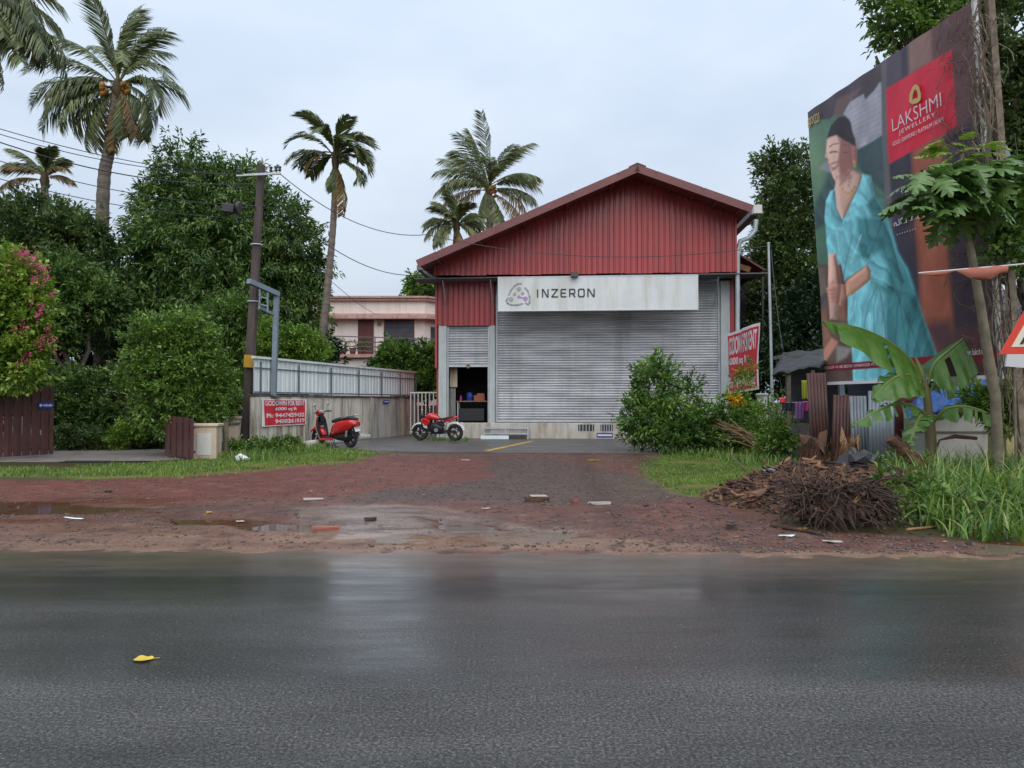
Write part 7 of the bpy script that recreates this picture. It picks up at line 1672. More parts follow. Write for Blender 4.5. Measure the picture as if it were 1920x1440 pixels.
tree('edge_tree', 'shady tree draped with creepers at the right edge', 'tree', at_ground(1930, 16.5), [
    (1900, 60, 16.5, 60, 70), (1930, 180, 16.5, 70, 90), (1905, 300, 16.5, 50, 80), (1920, 420, 16.3, 50, 60), (1980, 300, 16.5, 90, 200), (1915, 500, 16, 30, 25)], 26000, 0.17, 0.085, 'leaf_dark', 50, r0=0.16, fork=0.5, per=22, crad=0.26)
leaf_cloud('creeper_leaves', blobs_px([(1885, 400, 13.0, 26, 30), (1900, 460, 13.0, 22, 26), (1878, 480, 13.0, 12, 20), (1896, 370, 13, 20, 20)]), 1500, 0.12, 0.09, M['leaf_shrub'], bpy.data.objects['edge_tree'], 51, per=12, crad=0.18, loc=tuple(bpy.data.objects['edge_tree'].location))
tree('yellow_green_shrub', 'yellow green feathery shrub over the tank at right', 'shrub', at_ground(1875, 14.2), [(1850, 750, 14.2, 32, 16), (1890, 745, 14.1, 30, 16), (1880, 775, 14.0, 32, 18), (1905, 790, 14.0, 16, 18)], 4500, 0.13, 0.028, 'leaf_bright', 52, r0=0.03, fork=0.7, per=16, crad=0.14)
# shaded background masses that close the horizon
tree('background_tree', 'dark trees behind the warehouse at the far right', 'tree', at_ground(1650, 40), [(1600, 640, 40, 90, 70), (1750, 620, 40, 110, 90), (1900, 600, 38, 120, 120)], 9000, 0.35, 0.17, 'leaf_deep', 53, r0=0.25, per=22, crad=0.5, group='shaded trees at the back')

# ------------------------------------------------------------------ coconut palms
palm('tall coconut palm with brown nuts, largest at the upper left', [(193, 385, 31), (205, 280, 31), (216, 195, 31), (222, 165, 31)], 0.20, [
    (95, 0.3, 3.70, 0.75, 0), (110, -0.2, 3.52, 1.12, 0), (75, -0.4, 3.52, 0.88, 0), (62, 0.2, 3.61, 1.38, 0), (125, 0.2, 3.70, 1.12, 0), (140, 0.4, 3.70, 1.50, 0), (155, -0.3, 3.52, 1.38, 0), (165, 0.3, 3.78, 1.62, 0),
    (188, 0.2, 3.78, 1.25, 0), (178, 0.6, 3.52, 1.50, 0), (40, 0.4, 3.17, 1.88, 0), (25, -0.3, 3.17, 1.62, 0), (15, 0.3, 2.99, 1.88, 0), (-15, 0.2, 2.99, 1.75, 0), (-35, 0.4, 2.82, 1.50, 0), (205, 0.4, 2.99, 0.88, 0), (215, -0.3, 2.99, 1.00, 0), (228, 0.3, 2.82, 0.75, 0),
    (-60, 0.3, 2.46, 0.62, 0), (-85, 0.3, 2.64, 0.38, 1), (-50, 0.5, 2.64, 0.88, 1), (-95, -0.2, 2.29, 0.25, 1), (120, -0.9, 3.34, 1.62, 0), (60, 0.9, 3.17, 1.75, 0)], 3, nuts=16, width=0.85)
palm('tall bent palm with bare trunk left of the warehouse', [(598, 690, 28.5), (612, 560, 28.5), (624, 430, 28.5), (628, 340, 28.5), (629, 298, 28.5)], 0.115, [
    (108, 0.15, 2.2, 1.5, 0), (124, 0.3, 2.2, 1.9, 0), (140, -0.2, 2.1, 1.7, 0), (155, 0.2, 2.0, 1.3, 0), (82, 0.2, 2.0, 1.2, 0), (66, -0.2, 2.0, 1.7, 0), (52, 0.2, 1.9, 1.9, 0), (36, 0.3, 1.8, 1.9, 0), (95, -0.5, 2.0, 1.1, 0), (165, -0.3, 1.8, 1.3, 0), (176, 0.1, 1.4, 1.4, 1), (-5, 0.2, 1.5, 1.5, 0), (18, 0.2, 1.7, 1.8, 0), (-70, 0.2, 2.1, 0.5, 1), (-95, 0.2, 1.2, 0.2, 0), (75, 0.8, 1.8, 1.6, 0), (105, 0.8, 1.9, 1.7, 0)], 5, width=0.66, extra=0.3, hang=0.32)
palm('coconut palm rising behind the left slope of the warehouse roof', [(918, 470, 50), (918, 400, 50), (917, 355, 50)], 0.20, [
    (92, 0.2, 4.6, 0.3, 0), (75, -0.3, 4.2, 0.6, 0), (110, 0.3, 4.2, 0.7, 0), (130, -0.2, 4.0, 0.6, 0), (60, 0.3, 4.0, 0.7, 0), (150, 0.3, 3.8, 0.8, 0), (165, 0.2, 3.8, 1.0, 0), (35, -0.3, 3.6, 0.8, 0), (20, 0.3, 3.6, 1.0, 0), (180, 0.3, 3.4, 0.8, 1), (5, 0.3, 3.4, 0.9, 0), (-15, 0.2, 3.4, 0.9, 1), (-30, 0.3, 3.2, 0.5, 1), (200, 0.3, 3.6, 0.6, 1), (-60, 0.2, 2.6, 0.3, 0), (240, 0.2, 2.2, 0.5, 0), (85, 0.9, 3.8, 1.3, 0), (100, -0.9, 3.6, 1.2, 0)], 6, nuts=6, width=1.05, extra=1.0)
palm('lower coconut palm just left of the one behind the roof', [(852, 520, 46), (854, 460, 46), (856, 425, 46)], 0.17, [
    (95, 0.2, 2.0, 0.7, 0), (70, 0.3, 2.0, 1.1, 0), (120, 0.3, 2.2, 1.1, 0), (140, -0.2, 2.2, 1.2, 0), (160, 0.3, 2.2, 1.3, 0), (180, 0.2, 2.2, 1.0, 0), (30, 0.3, 2.1, 1.3, 0), (10, -0.2, 2.1, 1.0, 0), (-10, 0.3, 1.8, 0.9, 0), (200, 0.3, 2.0, 0.8, 0), (50, -0.5, 2.0, 1.2, 0), (-70, 0.4, 1.4, 0.4, 1), (215, 0.5, 1.8, 0.6, 0), (100, 0.9, 1.9, 1.4, 0)], 7, width=0.75)
palm('young palm with yellowing fronds low at the far left', [(85, 420, 36), (84, 360, 36), (84, 335, 36)], 0.16, [
    (120, 0.2, 1.9, 0.8, 0), (105, -0.3, 1.7, 0.4, 0), (138, 0.2, 1.9, 1.3, 0), (150, 0.3, 1.8, 1.0, 1), (170, 0.3, 2.0, 0.9, 1), (80, 0.2, 1.5, 0.5, 0), (75, 0.4, 1.4, 0.8, 0), (40, 0.3, 1.5, 1.4, 1), (20, 0.2, 1.5, 1.2, 1), (130, -0.6, 1.7, 0.6, 0)], 8, width=0.6)
palm('palm at the top left corner with only its drooping fronds in view', [(-120, 500, 24), (-100, 250, 24), (-62, 40, 24), (-52, -15, 24)], 0.2, [
    (-15, 0.2, 3.6, 0.9, 0), (0, 0.3, 3.4, 1.3, 0), (-30, 0.2, 3.2, 0.6, 0), (12, 0.3, 3.0, 1.4, 0), (-45, 0.3, 3.4, 0.2, 0), (25, -0.2, 3.2, 1.5, 0), (-25, 0.6, 3.0, 0.8, 0), (-60, 0.2, 3.6, 0.2, 0), (-20, -0.5, 3.4, 0.8, 0), (150, 0.3, 3.2, 1.0, 0), (190, 0.2, 3.2, 1.0, 0)], 9, width=0.85)

# ------------------------------------------------------------------ banana plant
def bleaf(parent, pts, Y, hw, dn, upw, seed, mat='leaf_banana', tears=0.25, org=Vector()):
    """blade along pixel midrib pts; near half hangs along dn, far half along upw (world vectors)"""
    g = np.random.default_rng(seed); n = 36; m = 6; V = []; Fc = []; Rn = []
    P3 = [P(p[0], p[1], Y + (p[2] if len(p) > 2 else 0)) for p in pts]
    def cr_(t):
        f = t * (len(P3) - 1); i = min(int(f), len(P3) - 2); u = f - i; a, b, c, d = P3[max(i - 1, 0)], P3[i], P3[i + 1], P3[min(i + 2, len(P3) - 1)]
        return 0.5 * ((2 * b) + (c - a) * u + (2 * a - 5 * b + 4 * c - d) * u * u + (3 * b - a - 3 * c + d) * u ** 3)
    dn, upw = Vector(dn), Vector(upw)
    for i in range(n + 1):
        t = i / n; c = cr_(t); tl = max(0.0, (t - 0.10) / 0.90); w = hw * (math.sin(min(1, tl / 0.35) * math.pi / 2) if tl < 0.35 else (1 - ((tl - 0.35) / 0.65) ** 2.6)) + 0.004
        for j in range(-m, m + 1):
            s = abs(j) / m; d = dn if j < 0 else upw; arch = 0.35 * s * s
            q = c + d * (w * s) + Vector((0, 0, -arch * w * 0.5)) + Vector((0, -0.03 * math.sin(t * 40 + seed) * s, 0.025 * math.sin(t * 31 + seed * 2 + j) * s)); V.append(q - org)
    tear = {(int(g.uniform(6, n - 2)), -1) for _ in range(int(tears * 20))} | {(int(g.uniform(6, n - 2)), 1) for _ in range(int(tears * 20))}
    W = 2 * m + 1
    for i in range(n):
        for j in range(W - 1):
            sd = -1 if j < m else 1
            if (i, sd) in tear and (j < m - 1 or j > m): continue
            Fc.append((i * W + j, i * W + j + 1, (i + 1) * W + j + 1, (i + 1) * W + j)); Rn.append(0.35 + 0.3 * g.random() if True else 0)
    me = bpy.data.meshes.new('leaf'); me.from_pydata([tuple(v) for v in V], [], Fc); me.polygons.foreach_set('use_smooth', [True] * len(Fc)); me.update()
    a = me.attributes.new('rnd', 'FLOAT', 'FACE'); a.data.foreach_set('value', np.array(Rn, np.float32)); o = link('leaf', me, M[mat], parent)
    mb = MB(); mb.tube([cr_(k / 12) - org for k in range(13)], [0.028 * (1 - k / 13) + 0.004 for k in range(13)], 6); mb.build('midrib', M['stem_green'], o, smooth=True)
    return o
pm('stem_green', (0.16, 0.20, 0.05), (0.24, 0.26, 0.08), scale=4, rough=0.5)
pm('banana_stem', (0.07, 0.055, 0.03), (0.17, 0.14, 0.06), scale=3, rough=0.6, stretch=(1, 1, 0.4), stain=(0.20, 0.22, 0.08), stain_amt=0.6)
BY = 14.6; bb_ = Vector(at_ground(1748, BY)); ban = empty('banana_plant', bb_, 0, 'young banana plant with broad torn leaves before the billboard', 'banana plant')
s1, s2, s3, s4 = P(1744, 800, BY) - bb_, P(1738, 740, BY) - bb_, P(1730, 705, BY) - bb_, P(1716, 668, BY) - bb_
mb = MB(); mb.tube([(0, 0, -0.1), s1 * 0.5, s1, s2, s3], [0.115, 0.105, 0.09, 0.07, 0.05], 12); mb.build('stem', M['banana_stem'], ban, smooth=True)
mb = MB(); mb.tube([s3, s3.lerp(s4, 0.5), s4], [0.055, 0.05, 0.012], 8); mb.build('furled_leaf', M['stem_green'], ban, smooth=True)
bleaf(ban, [(1728, 712), (1708, 676, -.1), (1670, 642, -.2), (1610, 614, -.3), (1540, 602, -.4)], BY, 0.74, (0.12, -0.45, -0.85), (0.05, 0.9, -0.1), 1, tears=0.15, org=bb_)
bleaf(ban, [(1740, 720), (1752, 682, -.1), (1790, 648, -.15), (1825, 620, -.2), (1858, 595, -.3)], BY, 0.68, (0.10, -0.45, -0.85), (-0.1, 0.85, -0.1), 2, tears=0.1, org=bb_)
bleaf(ban, [(1736, 735), (1722, 712, -.2), (1695, 702, -.45), (1665, 716, -.6), (1636, 748, -.7)], BY, 0.46, (0.15, -0.4, -0.75), (-0.2, 0.8, 0.25), 3, tears=0.1, org=bb_)
bleaf(ban, [(1742, 735), (1762, 716, .2), (1795, 700, .35), (1830, 690, .5), (1848, 682, .6)], BY, 0.40, (0.10, -0.3, -0.9), (-0.1, 0.8, 0.1), 4, tears=0.5, org=bb_)
bleaf(ban, [(1742, 782), (1715, 762, -.3), (1680, 756, -.5), (1640, 772, -.7), (1596, 800, -.8)], BY, 0.26, (0.12, -0.35, -0.8), (-0.05, 0.8, 0.2), 5, tears=0.7, org=bb_)
bleaf(ban, [(1748, 795), (1772, 768, -.3), (1810, 762, -.6), (1850, 774, -.8), (1892, 802, -.9)], BY, 0.28, (-0.15, -0.35, -0.8), (0.1, 0.8, 0.25), 6, tears=0.4, org=bb_)
bleaf(ban, [(1742, 790), (1728, 778, -.3), (1716, 800, -.5), (1704, 838, -.55)], BY, 0.26, (0.85, -0.25, 0.1), (-0.85, 0.1, -0.1), 7, tears=0.5, org=bb_)
mb = MB(); q = [P(1752, 850, BY - .1) - bb_, P(1762, 825, BY - .2) - bb_, P(1790, 818, BY - .3) - bb_, P(1832, 822, BY - .4) - bb_]; mb.tube(q, [0.02, 0.018, 0.04, 0.03], 6); mb.build('dry_leaf', M['rot_wood'], ban)

# ------------------------------------------------------------------ lobed leaf tree before the billboard
half = [(0, 0.012), (0.10, 0.20), (0.16, 0.25), (0.20, 0.08), (0.30, 0.35), (0.38, 0.40), (0.40, 0.11), (0.52, 0.36), (0.60, 0.39), (0.60, 0.10), (0.73, 0.26), (0.81, 0.26), (0.78, 0.07), (0.90, 0.10), (1.0, 0.004)]
def lobed_mesh(seed):
    g = random.Random(seed); V = []; Fc = []; n = len(half)
    for s in (1, -1):
        b = len(V)
        for (x, y) in half:
            z = -0.38 * x * x; V.append((x, 0, z)); V.append((x * (1 + g.uniform(-.02, .02)), s * y, z - 0.30 * y + 0.05 * g.uniform(-1, 1)))
        for i in range(n - 1):
            q = (b + 2 * i, b + 2 * i + 2, b + 2 * i + 3, b + 2 * i + 1); Fc.append(q if s > 0 else tuple(reversed(q)))
    me = bpy.data.meshes.new('leaf'); me.from_pydata(V, [], Fc); me.update(); a = me.attributes.new('rnd', 'FLOAT', 'FACE'); a.data.foreach_set('value', np.array([g.uniform(0.2, 0.8)] * len(Fc), np.float32)); return me
LM = []
for k in range(6): m_ = lobed_mesh(k); m_.materials.append(M['leaf_lobed']); LM.append(m_)
LN = []
for k in range(3): m_ = lobed_mesh(20 + k); m_.materials.append(M['leaf_lobed_new']); LN.append(m_)
TY = 12.9; tb_ = Vector(at_ground(1872, TY)); lt = empty('lobed_leaf_tree', tb_, 0, 'thin tree with large lobed leaves growing before the billboard', 'tree')
tp = [Vector((0, 0, -0.1))] + [P(a, b, TY) - tb_ for (a, b) in ((1866, 740), (1850, 650), (1838, 570), (1822, 480), (1810, 410), (1804, 350), (1802, 290))]
mb = MB(); mb.tube(tp, [0.095, 0.085, 0.08, 0.075, 0.065, 0.055, 0.035, 0.02], 10); mb.build('trunk', M['thin_trunk'], lt, smooth=True)
g = random.Random(77); br = MB()
centers = [(1806, 285, 0, 1)] * 16 + [(1800, 325, 0, 0)] * 34 + [(1745, 335, -0.3, 0)] * 18 + [(1722, 362, -0.2, 0)] * 9 + [(1870, 310, 0.1, 0)] * 20 + [(1895, 335, 0.2, 0)] * 10 + [(1800, 375, -0.3, 0)] * 26 + [(1768, 392, -0.35, 0)] * 7 + [(1830, 360, -0.2, 0)] * 14
done = set()
for k, (px, py, dd, new) in enumerate(centers):
    c = P(px, py, TY + dd) - tb_
    if (px, py) not in done:
        done.add((px, py)); j = tp[-2] if py < 340 else tp[-3]; br.tube([j, j.lerp(c, 0.5) + Vector((0, 0, -0.05)), c], [0.03, 0.024, 0.015], 6)
    az = g.uniform(0, 6.283); el = g.uniform(-0.55, 0.35) if not new else g.uniform(0.0, 0.7); pl = g.uniform(0.06, 0.30)
    d = Vector((math.cos(az) * math.cos(el), math.sin(az) * math.cos(el), math.sin(el))); p = c + d * pl + Vector((g.uniform(-.16, .16), g.uniform(-.2, .2), g.uniform(-.16, .12)))
    br.tube([c, p], [0.006, 0.005], 4, False)
    s = g.uniform(0.38, 0.60) * (0.85 if new else 1)
    o = link('leaf', (LN if new else LM)[k % (3 if new else 6)], None, lt, p, (g.uniform(-.5, .5), -el + g.uniform(-.1, .4), az)); o.scale = (s, s, s)
br.build('branches', M['thin_trunk'], lt)

for o_ in list(bpy.data.objects):
    if o_.name.startswith(('flowers', 'creeper_leaves')): o_['kind'] = 'stuff'
# ------------------------------------------------------------------ grasses
def pts_in(poly, n, seed, yr):
    g = np.random.default_rng(seed); Q = [G(*p) for p in poly]; x0, x1 = min(q.x for q in Q), max(q.x for q in Q); y0, y1 = min(q.y for q in Q), max(q.y for q in Q); y1 = min(y1, yr)
    x = g.uniform(x0, x1, n * 4); y = g.uniform(y0, y1, n * 4); px, py = proj(x, y, np.zeros_like(x)); wob = 10 * (fbm(x * 1.3, y * 1.3, seed) - 0.5) * 7 + 12 * (g.random(len(x)) - 0.5) ** 3 * 8
    ok = inpoly(px + wob * 1.5, py + wob * 0.25, poly) & (fbm(x * 0.9, y * 0.9, seed + 5) > 0.36); return x[ok][:n], y[ok][:n]
g = np.random.default_rng(1)
x, y = pts_in(LAWN_L, 15000, 61, 27); o = blades('left_verge_grass', x, y, g.uniform(0.02, 0.09, len(x)), g.uniform(0.010, 0.02, len(x)), 'grass', 61, 2, 0.6); tag(o, 'short grass on the verge before the gate and wall', 'grass')
x, y = pts_in(LAWN_R, 22000, 62, 26); o = blades('right_lawn_grass', x, y, g.uniform(0.015, 0.05, len(x)), g.uniform(0.008, 0.016, len(x)), 'grass', 62, 2, 0.6); tag(o, 'short grass patch between the bush and the debris heap', 'grass')
TG = [(1668, 925), (1700, 985), (1790, 1012), (1870, 1020), (2000, 1014), (2200, 985), (2100, 905), (1900, 893), (1740, 893)]
x, y = pts_in(TG, 5200, 63, 16); hh = g.uniform(0.35, 0.95, len(x)) * np.clip((y - 7.2) / 2.2, 0.45, 1.0); o = blades('tall_grass', x, y, hh, g.uniform(0.014, 0.032, len(x)), 'grass_tall', 63, 6, 1.15, curl=1.7); tag(o, 'tall lush grass at the right edge beside the heap', 'grass')
x, y = pts_in([(1380, 838), (1530, 838), (1545, 872), (1450, 885), (1330, 860), (1240, 856)], 3000, 64, 24); o = blades('weedy_grass', x, y, g.uniform(0.08, 0.28, len(x)), g.uniform(0.012, 0.024, len(x)), 'grass_tall', 64, 3, 0.7); tag(o, 'longer weedy grass under the bush and the steel pole', 'grass')
x, y = pts_in([(400, 862), (440, 846), (580, 836), (640, 840), (560, 850), (450, 868)], 2500, 65, 27); o = blades('wall_grass', x, y, g.uniform(0.10, 0.30, len(x)), g.uniform(0.012, 0.022, len(x)), 'grass_tall', 65, 3, 0.7); tag(o, 'longer grass along the foot of wall and pole', 'grass')
x, y = pts_in([(770, 822), (880, 822), (880, 829), (770, 830)], 500, 66, 32); o = blades('bike_grass', x, y, g.uniform(0.05, 0.14, len(x)), g.uniform(0.015, 0.03, len(x)), 'grass', 66, 2, 0.7, z=np.full(len(x), 0.035)); tag(o, 'thin grass growing under the motorcycle', 'grass')

# broad leaved weeds at the grass edge
for i, (px, py, Y, rx, rz_) in enumerate(((1672, 962, 9.6, 0.30, 0.22), (1700, 905, 12.2, 0.35, 0.25), (1740, 985, 9.2, 0.25, 0.2), (1640, 905, 11.6, 0.22, 0.18))):
    p = Gh(px, py) if py > 900 else Vector(at_ground(px, Y)); rt = empty('weed_clump', p, 0, ['broad leaved weeds right of the root ball', 'broad leaved weeds at the back left of the tall grass', 'broad leaved weeds at the front left of the tall grass', 'small weeds growing out of the heap behind the root ball'][i], 'weeds', 'weeds by the heap')
    leaf_cloud('leaves', [(0, 0, rz_ * 0.9, rx, rx, rz_)], 260, 0.13, 0.06, M['leaf_shrub'], rt, 400 + i, per=10, crad=0.12, sprig=1.5)
# ------------------------------------------------------------------ heap of rotten palm wood
g = np.random.default_rng(12)
HC = np.array([4.75, 11.1]); HR = np.array([1.75, 1.75])
def heap_h(x, y):
    u = (x - HC[0]) / HR[0]; v = (y - HC[1]) / HR[1]; r2 = u * u + v * v
    return np.clip(1 - r2, 0, 1) ** 0.8 * (0.40 + 0.22 * (fbm(x * 2.0, y * 2.0, 81) - 0.3)) + np.clip(1.15 - r2, 0, 1) * 0.26 * (fbm(x * 6, y * 6, 82) - 0.38)
hx, hy = np.meshgrid(np.linspace(HC[0] - 2.3, HC[0] + 2.3, 110), np.linspace(HC[1] - 2.1, HC[1] + 2.1, 100)); hx, hy = hx.ravel(), hy.ravel()
hz = heap_h(hx, hy); base = gheight_np(hx, hy); zz_ = np.where(hz > 0.012, base + hz, base - 0.05)
ii, jj = np.meshgrid(np.arange(109), np.arange(99)); a0 = (jj * 110 + ii).ravel()
me = np_mesh('mulch_heap', np.stack([hx, hy, zz_], 1), np.stack([a0, a0 + 1, a0 + 111, a0 + 110], 1), 4, smooth=True)
o = link('mulch_heap', me, M['rot_wood']); tag(o, 'heap of rotten brown palm wood and bark on the verge', 'debris heap', kind='stuff')
box_v = [(-1,-1,-1),(1,-1,-1),(1,1,-1),(-1,1,-1),(-0.9,-0.7,1),(0.8,-0.9,1),(1,0.8,1),(-1,0.7,1)]; box_f = [(0,3,2,1),(4,5,6,7),(0,1,5,4),(1,2,6,5),(2,3,7,6),(3,0,4,7)]
n = 9000; a = g.uniform(0, 6.283, n); r = np.sqrt(g.random(n)) * 1.12; cx_, cy_ = HC[0] + HR[0] * r * np.cos(a), HC[1] + HR[1] * r * np.sin(a)
L_ = 0.010 + 0.09 * g.random(n) ** 3
scatter_mesh('bark_chips', box_v, box_f, np.stack([cx_, cy_, gheight_np(cx_, cy_) + np.maximum(heap_h(cx_, cy_), 0) + 0.008], 1), np.stack([L_, L_ * g.uniform(0.06, 0.30, n), L_ * g.uniform(0.03, 0.10, n)], 1), g.uniform(0, 6.28, n), g.uniform(-1.5, 1.5, n), M['chips'], rnd=g.random(n), roll=g.normal(0, 0.5, n))
n2_ = 420; a = g.uniform(0, 6.283, n2_); r = np.sqrt(g.random(n2_)); cx_, cy_ = HC[0] + HR[0] * r * np.cos(a), HC[1] + HR[1] * r * np.sin(a); L_ = g.uniform(0.05, 0.20, n2_)
scatter_mesh('wood_slivers', box_v, box_f, np.stack([cx_, cy_, gheight_np(cx_, cy_) + np.maximum(heap_h(cx_, cy_), 0) + 0.03], 1), np.stack([L_, L_ * g.uniform(0.03, 0.22, n2_), L_ * g.uniform(0.02, 0.07, n2_)], 1), g.uniform(0, 6.28, n2_), g.uniform(-1.5, 1.5, n2_), M['chips'], rnd=g.random(n2_), roll=g.normal(0, 0.45, n2_))
tag(bpy.data.objects['wood_slivers'], 'long slivers and bark plates lying on the rotten heap', 'slivers')
tag(bpy.data.objects['bark_chips'], 'loose bark chips and splinters covering the rotten wood heap', 'bark chips')
n = 900; cx_ = g.uniform(1.2, 6.8, n); cy_ = 7.5 + 3.2 * g.random(n); kp = (cy_ > road_edge(cx_) + 0.25) & (g.random(n) < np.clip((cx_ - 0.5) / 3, 0.1, 1)); cx_, cy_ = cx_[kp], cy_[kp]; n = len(cx_); L_ = 0.008 + 0.045 * g.random(n) ** 4
scatter_mesh('scattered_chips', box_v, box_f, np.stack([cx_, cy_, gheight_np(cx_, cy_) + 0.008], 1), np.stack([L_, L_ * g.uniform(0.12, 0.4, n), L_ * 0.15], 1), g.uniform(0, 6.28, n), g.uniform(-0.2, 0.2, n), M['chips'], rnd=g.random(n))
tag(bpy.data.objects['scattered_chips'], 'scattered bark chips on the wet verge before the heap', 'bark chips')
def fibre_stump(label, px, ybase, ytop, Y, w, mat, lean, seed, mat2):
    b = P(px, ybase, Y); b.z -= 0.06; h = (ybase - ytop) / ppm(Y) + 0.06; r = empty('palm_stump', b, 0, label, 'stump', 'palm stumps'); gg = random.Random(seed); mb = MB(); rings = []
    for j in range(7):
        t = j / 6; rr = w / 2 * (1.1 - 0.25 * math.sin(t * 3)) ; rings.append([(lean * t * h + rr * (1 + 0.12 * gg.uniform(-1, 1)) * math.cos(q), rr * (1 + 0.12 * gg.uniform(-1, 1)) * math.sin(q), h * t * (1 + (0.42 * gg.uniform(-1, 1) if j == 6 else 0))) for q in [6.2832 * k / 14 for k in range(14)]])
    mb.loft(rings); mb.build('core', M[mat], r, smooth=True)
    mb = MB()
    for k in range(120):
        q = gg.uniform(0, 6.283); z0 = gg.uniform(0, 0.6) * h; z1 = z0 + gg.uniform(0.3, 0.6) * h; rr = w / 2 * gg.uniform(0.95, 1.15)
        mb.bar((lean * z0 + rr * math.cos(q), rr * math.sin(q), z0), (lean * z1 + rr * 1.05 * math.cos(q + 0.1) + gg.uniform(-.05, .05), rr * 1.05 * math.sin(q + 0.1), z1), gg.uniform(0.004, 0.012), 0.006)
    mb.build('fibres', M[mat2], r); return r
fibre_stump('broken dark palm stump on top of the heap before the brown sheet', 1527, 884, 826, 12.3, 0.42, 'rot_wood', 0.05, 1, 'rot_wood')
fibre_stump('pale fibrous palm stump leaning before the grey tin sheet', 1574, 884, 822, 12.1, 0.26, 'rot_light', 0.30, 2, 'rot_wood')
fibre_stump('short dark stump remnant at the right end of the heap', 1665, 935, 898, 10.3, 0.24, 'root_dark', 0.1, 3, 'rot_wood')
# root ball
rb = Vector((*G(1582, 1001).xy, 0)); rb.y += 0.38; rb.x += 0.1; rb.z = gheight(rb.x, rb.y); rt = empty('root_ball', rb, 0, 'upturned dark root ball with tangled roots at the heap front', 'root ball'); gg = random.Random(9)
bm = bmesh.new(); bmesh.ops.create_icosphere(bm, subdivisions=5, radius=1.0)
co = np.array([v.co[:] for v in bm.verts]); th_n = np.arctan2(co[:, 1], co[:, 0]); ph_n = np.arcsin(np.clip(co[:, 2], -1, 1))
rr_n = 0.72 + 0.62 * fbm(co[:, 0] * 1.6 + 7, co[:, 2] * 1.8 + co[:, 1] * 1.1 + 5, 33) + 0.30 * np.abs(fbm(th_n * 5.0 + 20, ph_n * 1.3 + 9, 34) - 0.5) * 2 * (np.sin(th_n * 17 + 4 * fbm(co[:, 0] * 3 + 3, co[:, 2] * 3 + 3, 35)) * 0.5 + 0.5) + 0.16 * (fbm(co[:, 0] * 9 + 30, co[:, 1] * 9 + co[:, 2] * 9 + 30, 36) - 0.5)
co = co * rr_n[:, None] * np.array([0.40, 0.30, 0.26]) + np.array([0.06, 0.10, 0.16]); co[:, 2] = np.maximum(co[:, 2], -0.02)
for v, c in zip(bm.verts, co): v.co = c
me = bpy.data.meshes.new('core'); bm.to_mesh(me); bm.free(); link('core', me, M['root_dark'], rt)
mb = MB()
for k in range(260):
    th = gg.uniform(0, 6.283); ph = gg.uniform(-0.3, 1.2); d = Vector((math.cos(th) * math.cos(ph), math.sin(th) * math.cos(ph), math.sin(ph))); s = Vector((d.x * 0.55, d.y * 0.34, 0.22 + d.z * 0.25)); L = gg.uniform(0.12, 0.50); pts = [s]; dd = d.copy()
    for j in range(5):
        dd = (dd + Vector((gg.uniform(-.9, .9), gg.uniform(-.6, .6), -0.35 + gg.uniform(-.5, .5)))).normalized(); q = pts[-1] + dd * L / 5; q.z = max(q.z, 0.0); pts.append(q)
    r0 = gg.uniform(0.004, 0.020); mb.tube(pts, [r0 * (1 - j / 6.5) for j in range(6)], 5, False)
mb.build('roots', M['root_dark'], rt)
for mt_, cnt in (('rot_wood', 70), ('root_dark', 90), ('rot_light', 14)):
    mb = MB()
    for k in range(cnt):
        th = gg.uniform(0, 6.283); ph = gg.uniform(-0.1, 1.3); d = Vector((math.cos(th) * math.cos(ph), math.sin(th) * math.cos(ph), math.sin(ph))); s_ = Vector((0.05 + d.x * 0.40, 0.05 + d.y * 0.28, 0.14 + d.z * 0.26)); t_ = d.orthogonal().normalized(); t_.rotate(Matrix.Rotation(gg.uniform(0, 6.28), 3, d)); e_ = s_ + (t_ * gg.uniform(0.4, 1.0) + d * gg.uniform(0.1, 0.5)) * gg.uniform(0.08, 0.26); e_.z = max(e_.z, 0.01)
        mb.bar(s_, e_, gg.uniform(0.012, 0.05), gg.uniform(0.006, 0.016), tuple(d))
    mb.build('bark_plates', M[mt_], rt)
mb = MB()
for k in range(110):
    x0 = gg.uniform(-0.5, 0.1); y0 = gg.uniform(0.0, 0.35); p0 = Vector((x0, y0 - 0.2, 0.25 + gg.uniform(0, .2))); p1 = p0 + Vector((gg.uniform(-.05, .12), gg.uniform(.2, .6), gg.uniform(0.1, 0.32))); mb.bar(p0, p1 + Vector((gg.uniform(-.2, .2), 0, gg.uniform(-.2, .05))), gg.uniform(0.006, 0.022), 0.008)
mb.build('splintered_trunk', M['rot_wood'], rt)
# leaning rotten log
lg = P(1742, 888, 12.4); l1 = P(1668, 822, 12.7); lo = empty('rotten_log', lg, 0, 'rotten brown log leaning up left of the banana stem', 'log'); d = l1 - lg; mb = MB(); rings = []; gg = random.Random(4)
sdv = d.cross(Vector((0, 1, 0))).normalized()
for j in range(10):
    t = j / 9; c = d * t; rr = 0.13 * (1 + 0.2 * math.sin(j * 2.3)) * (1 - 0.45 * t); rings.append([c + sdv * rr * math.cos(q) * (1 + .25 * gg.uniform(-1, 1)) + Vector((0, 1, 0)) * rr * math.sin(q) for q in [6.2832 * k / 12 for k in range(12)]])
mb.loft(rings); mb.build('trunk', M['rot_wood'], lo)
mb = MB()
for k in range(40):
    t = gg.uniform(0, 0.8); q = gg.uniform(0, 6.28); c = d * t + sdv * 0.12 * math.cos(q) + Vector((0, 0.12 * math.sin(q), 0)); mb.bar(c, c + d * gg.uniform(0.1, 0.25) + sdv * gg.uniform(-.04, .04), gg.uniform(.01, .03), .01)
mb.build('splinters', M['rot_wood'], lo)
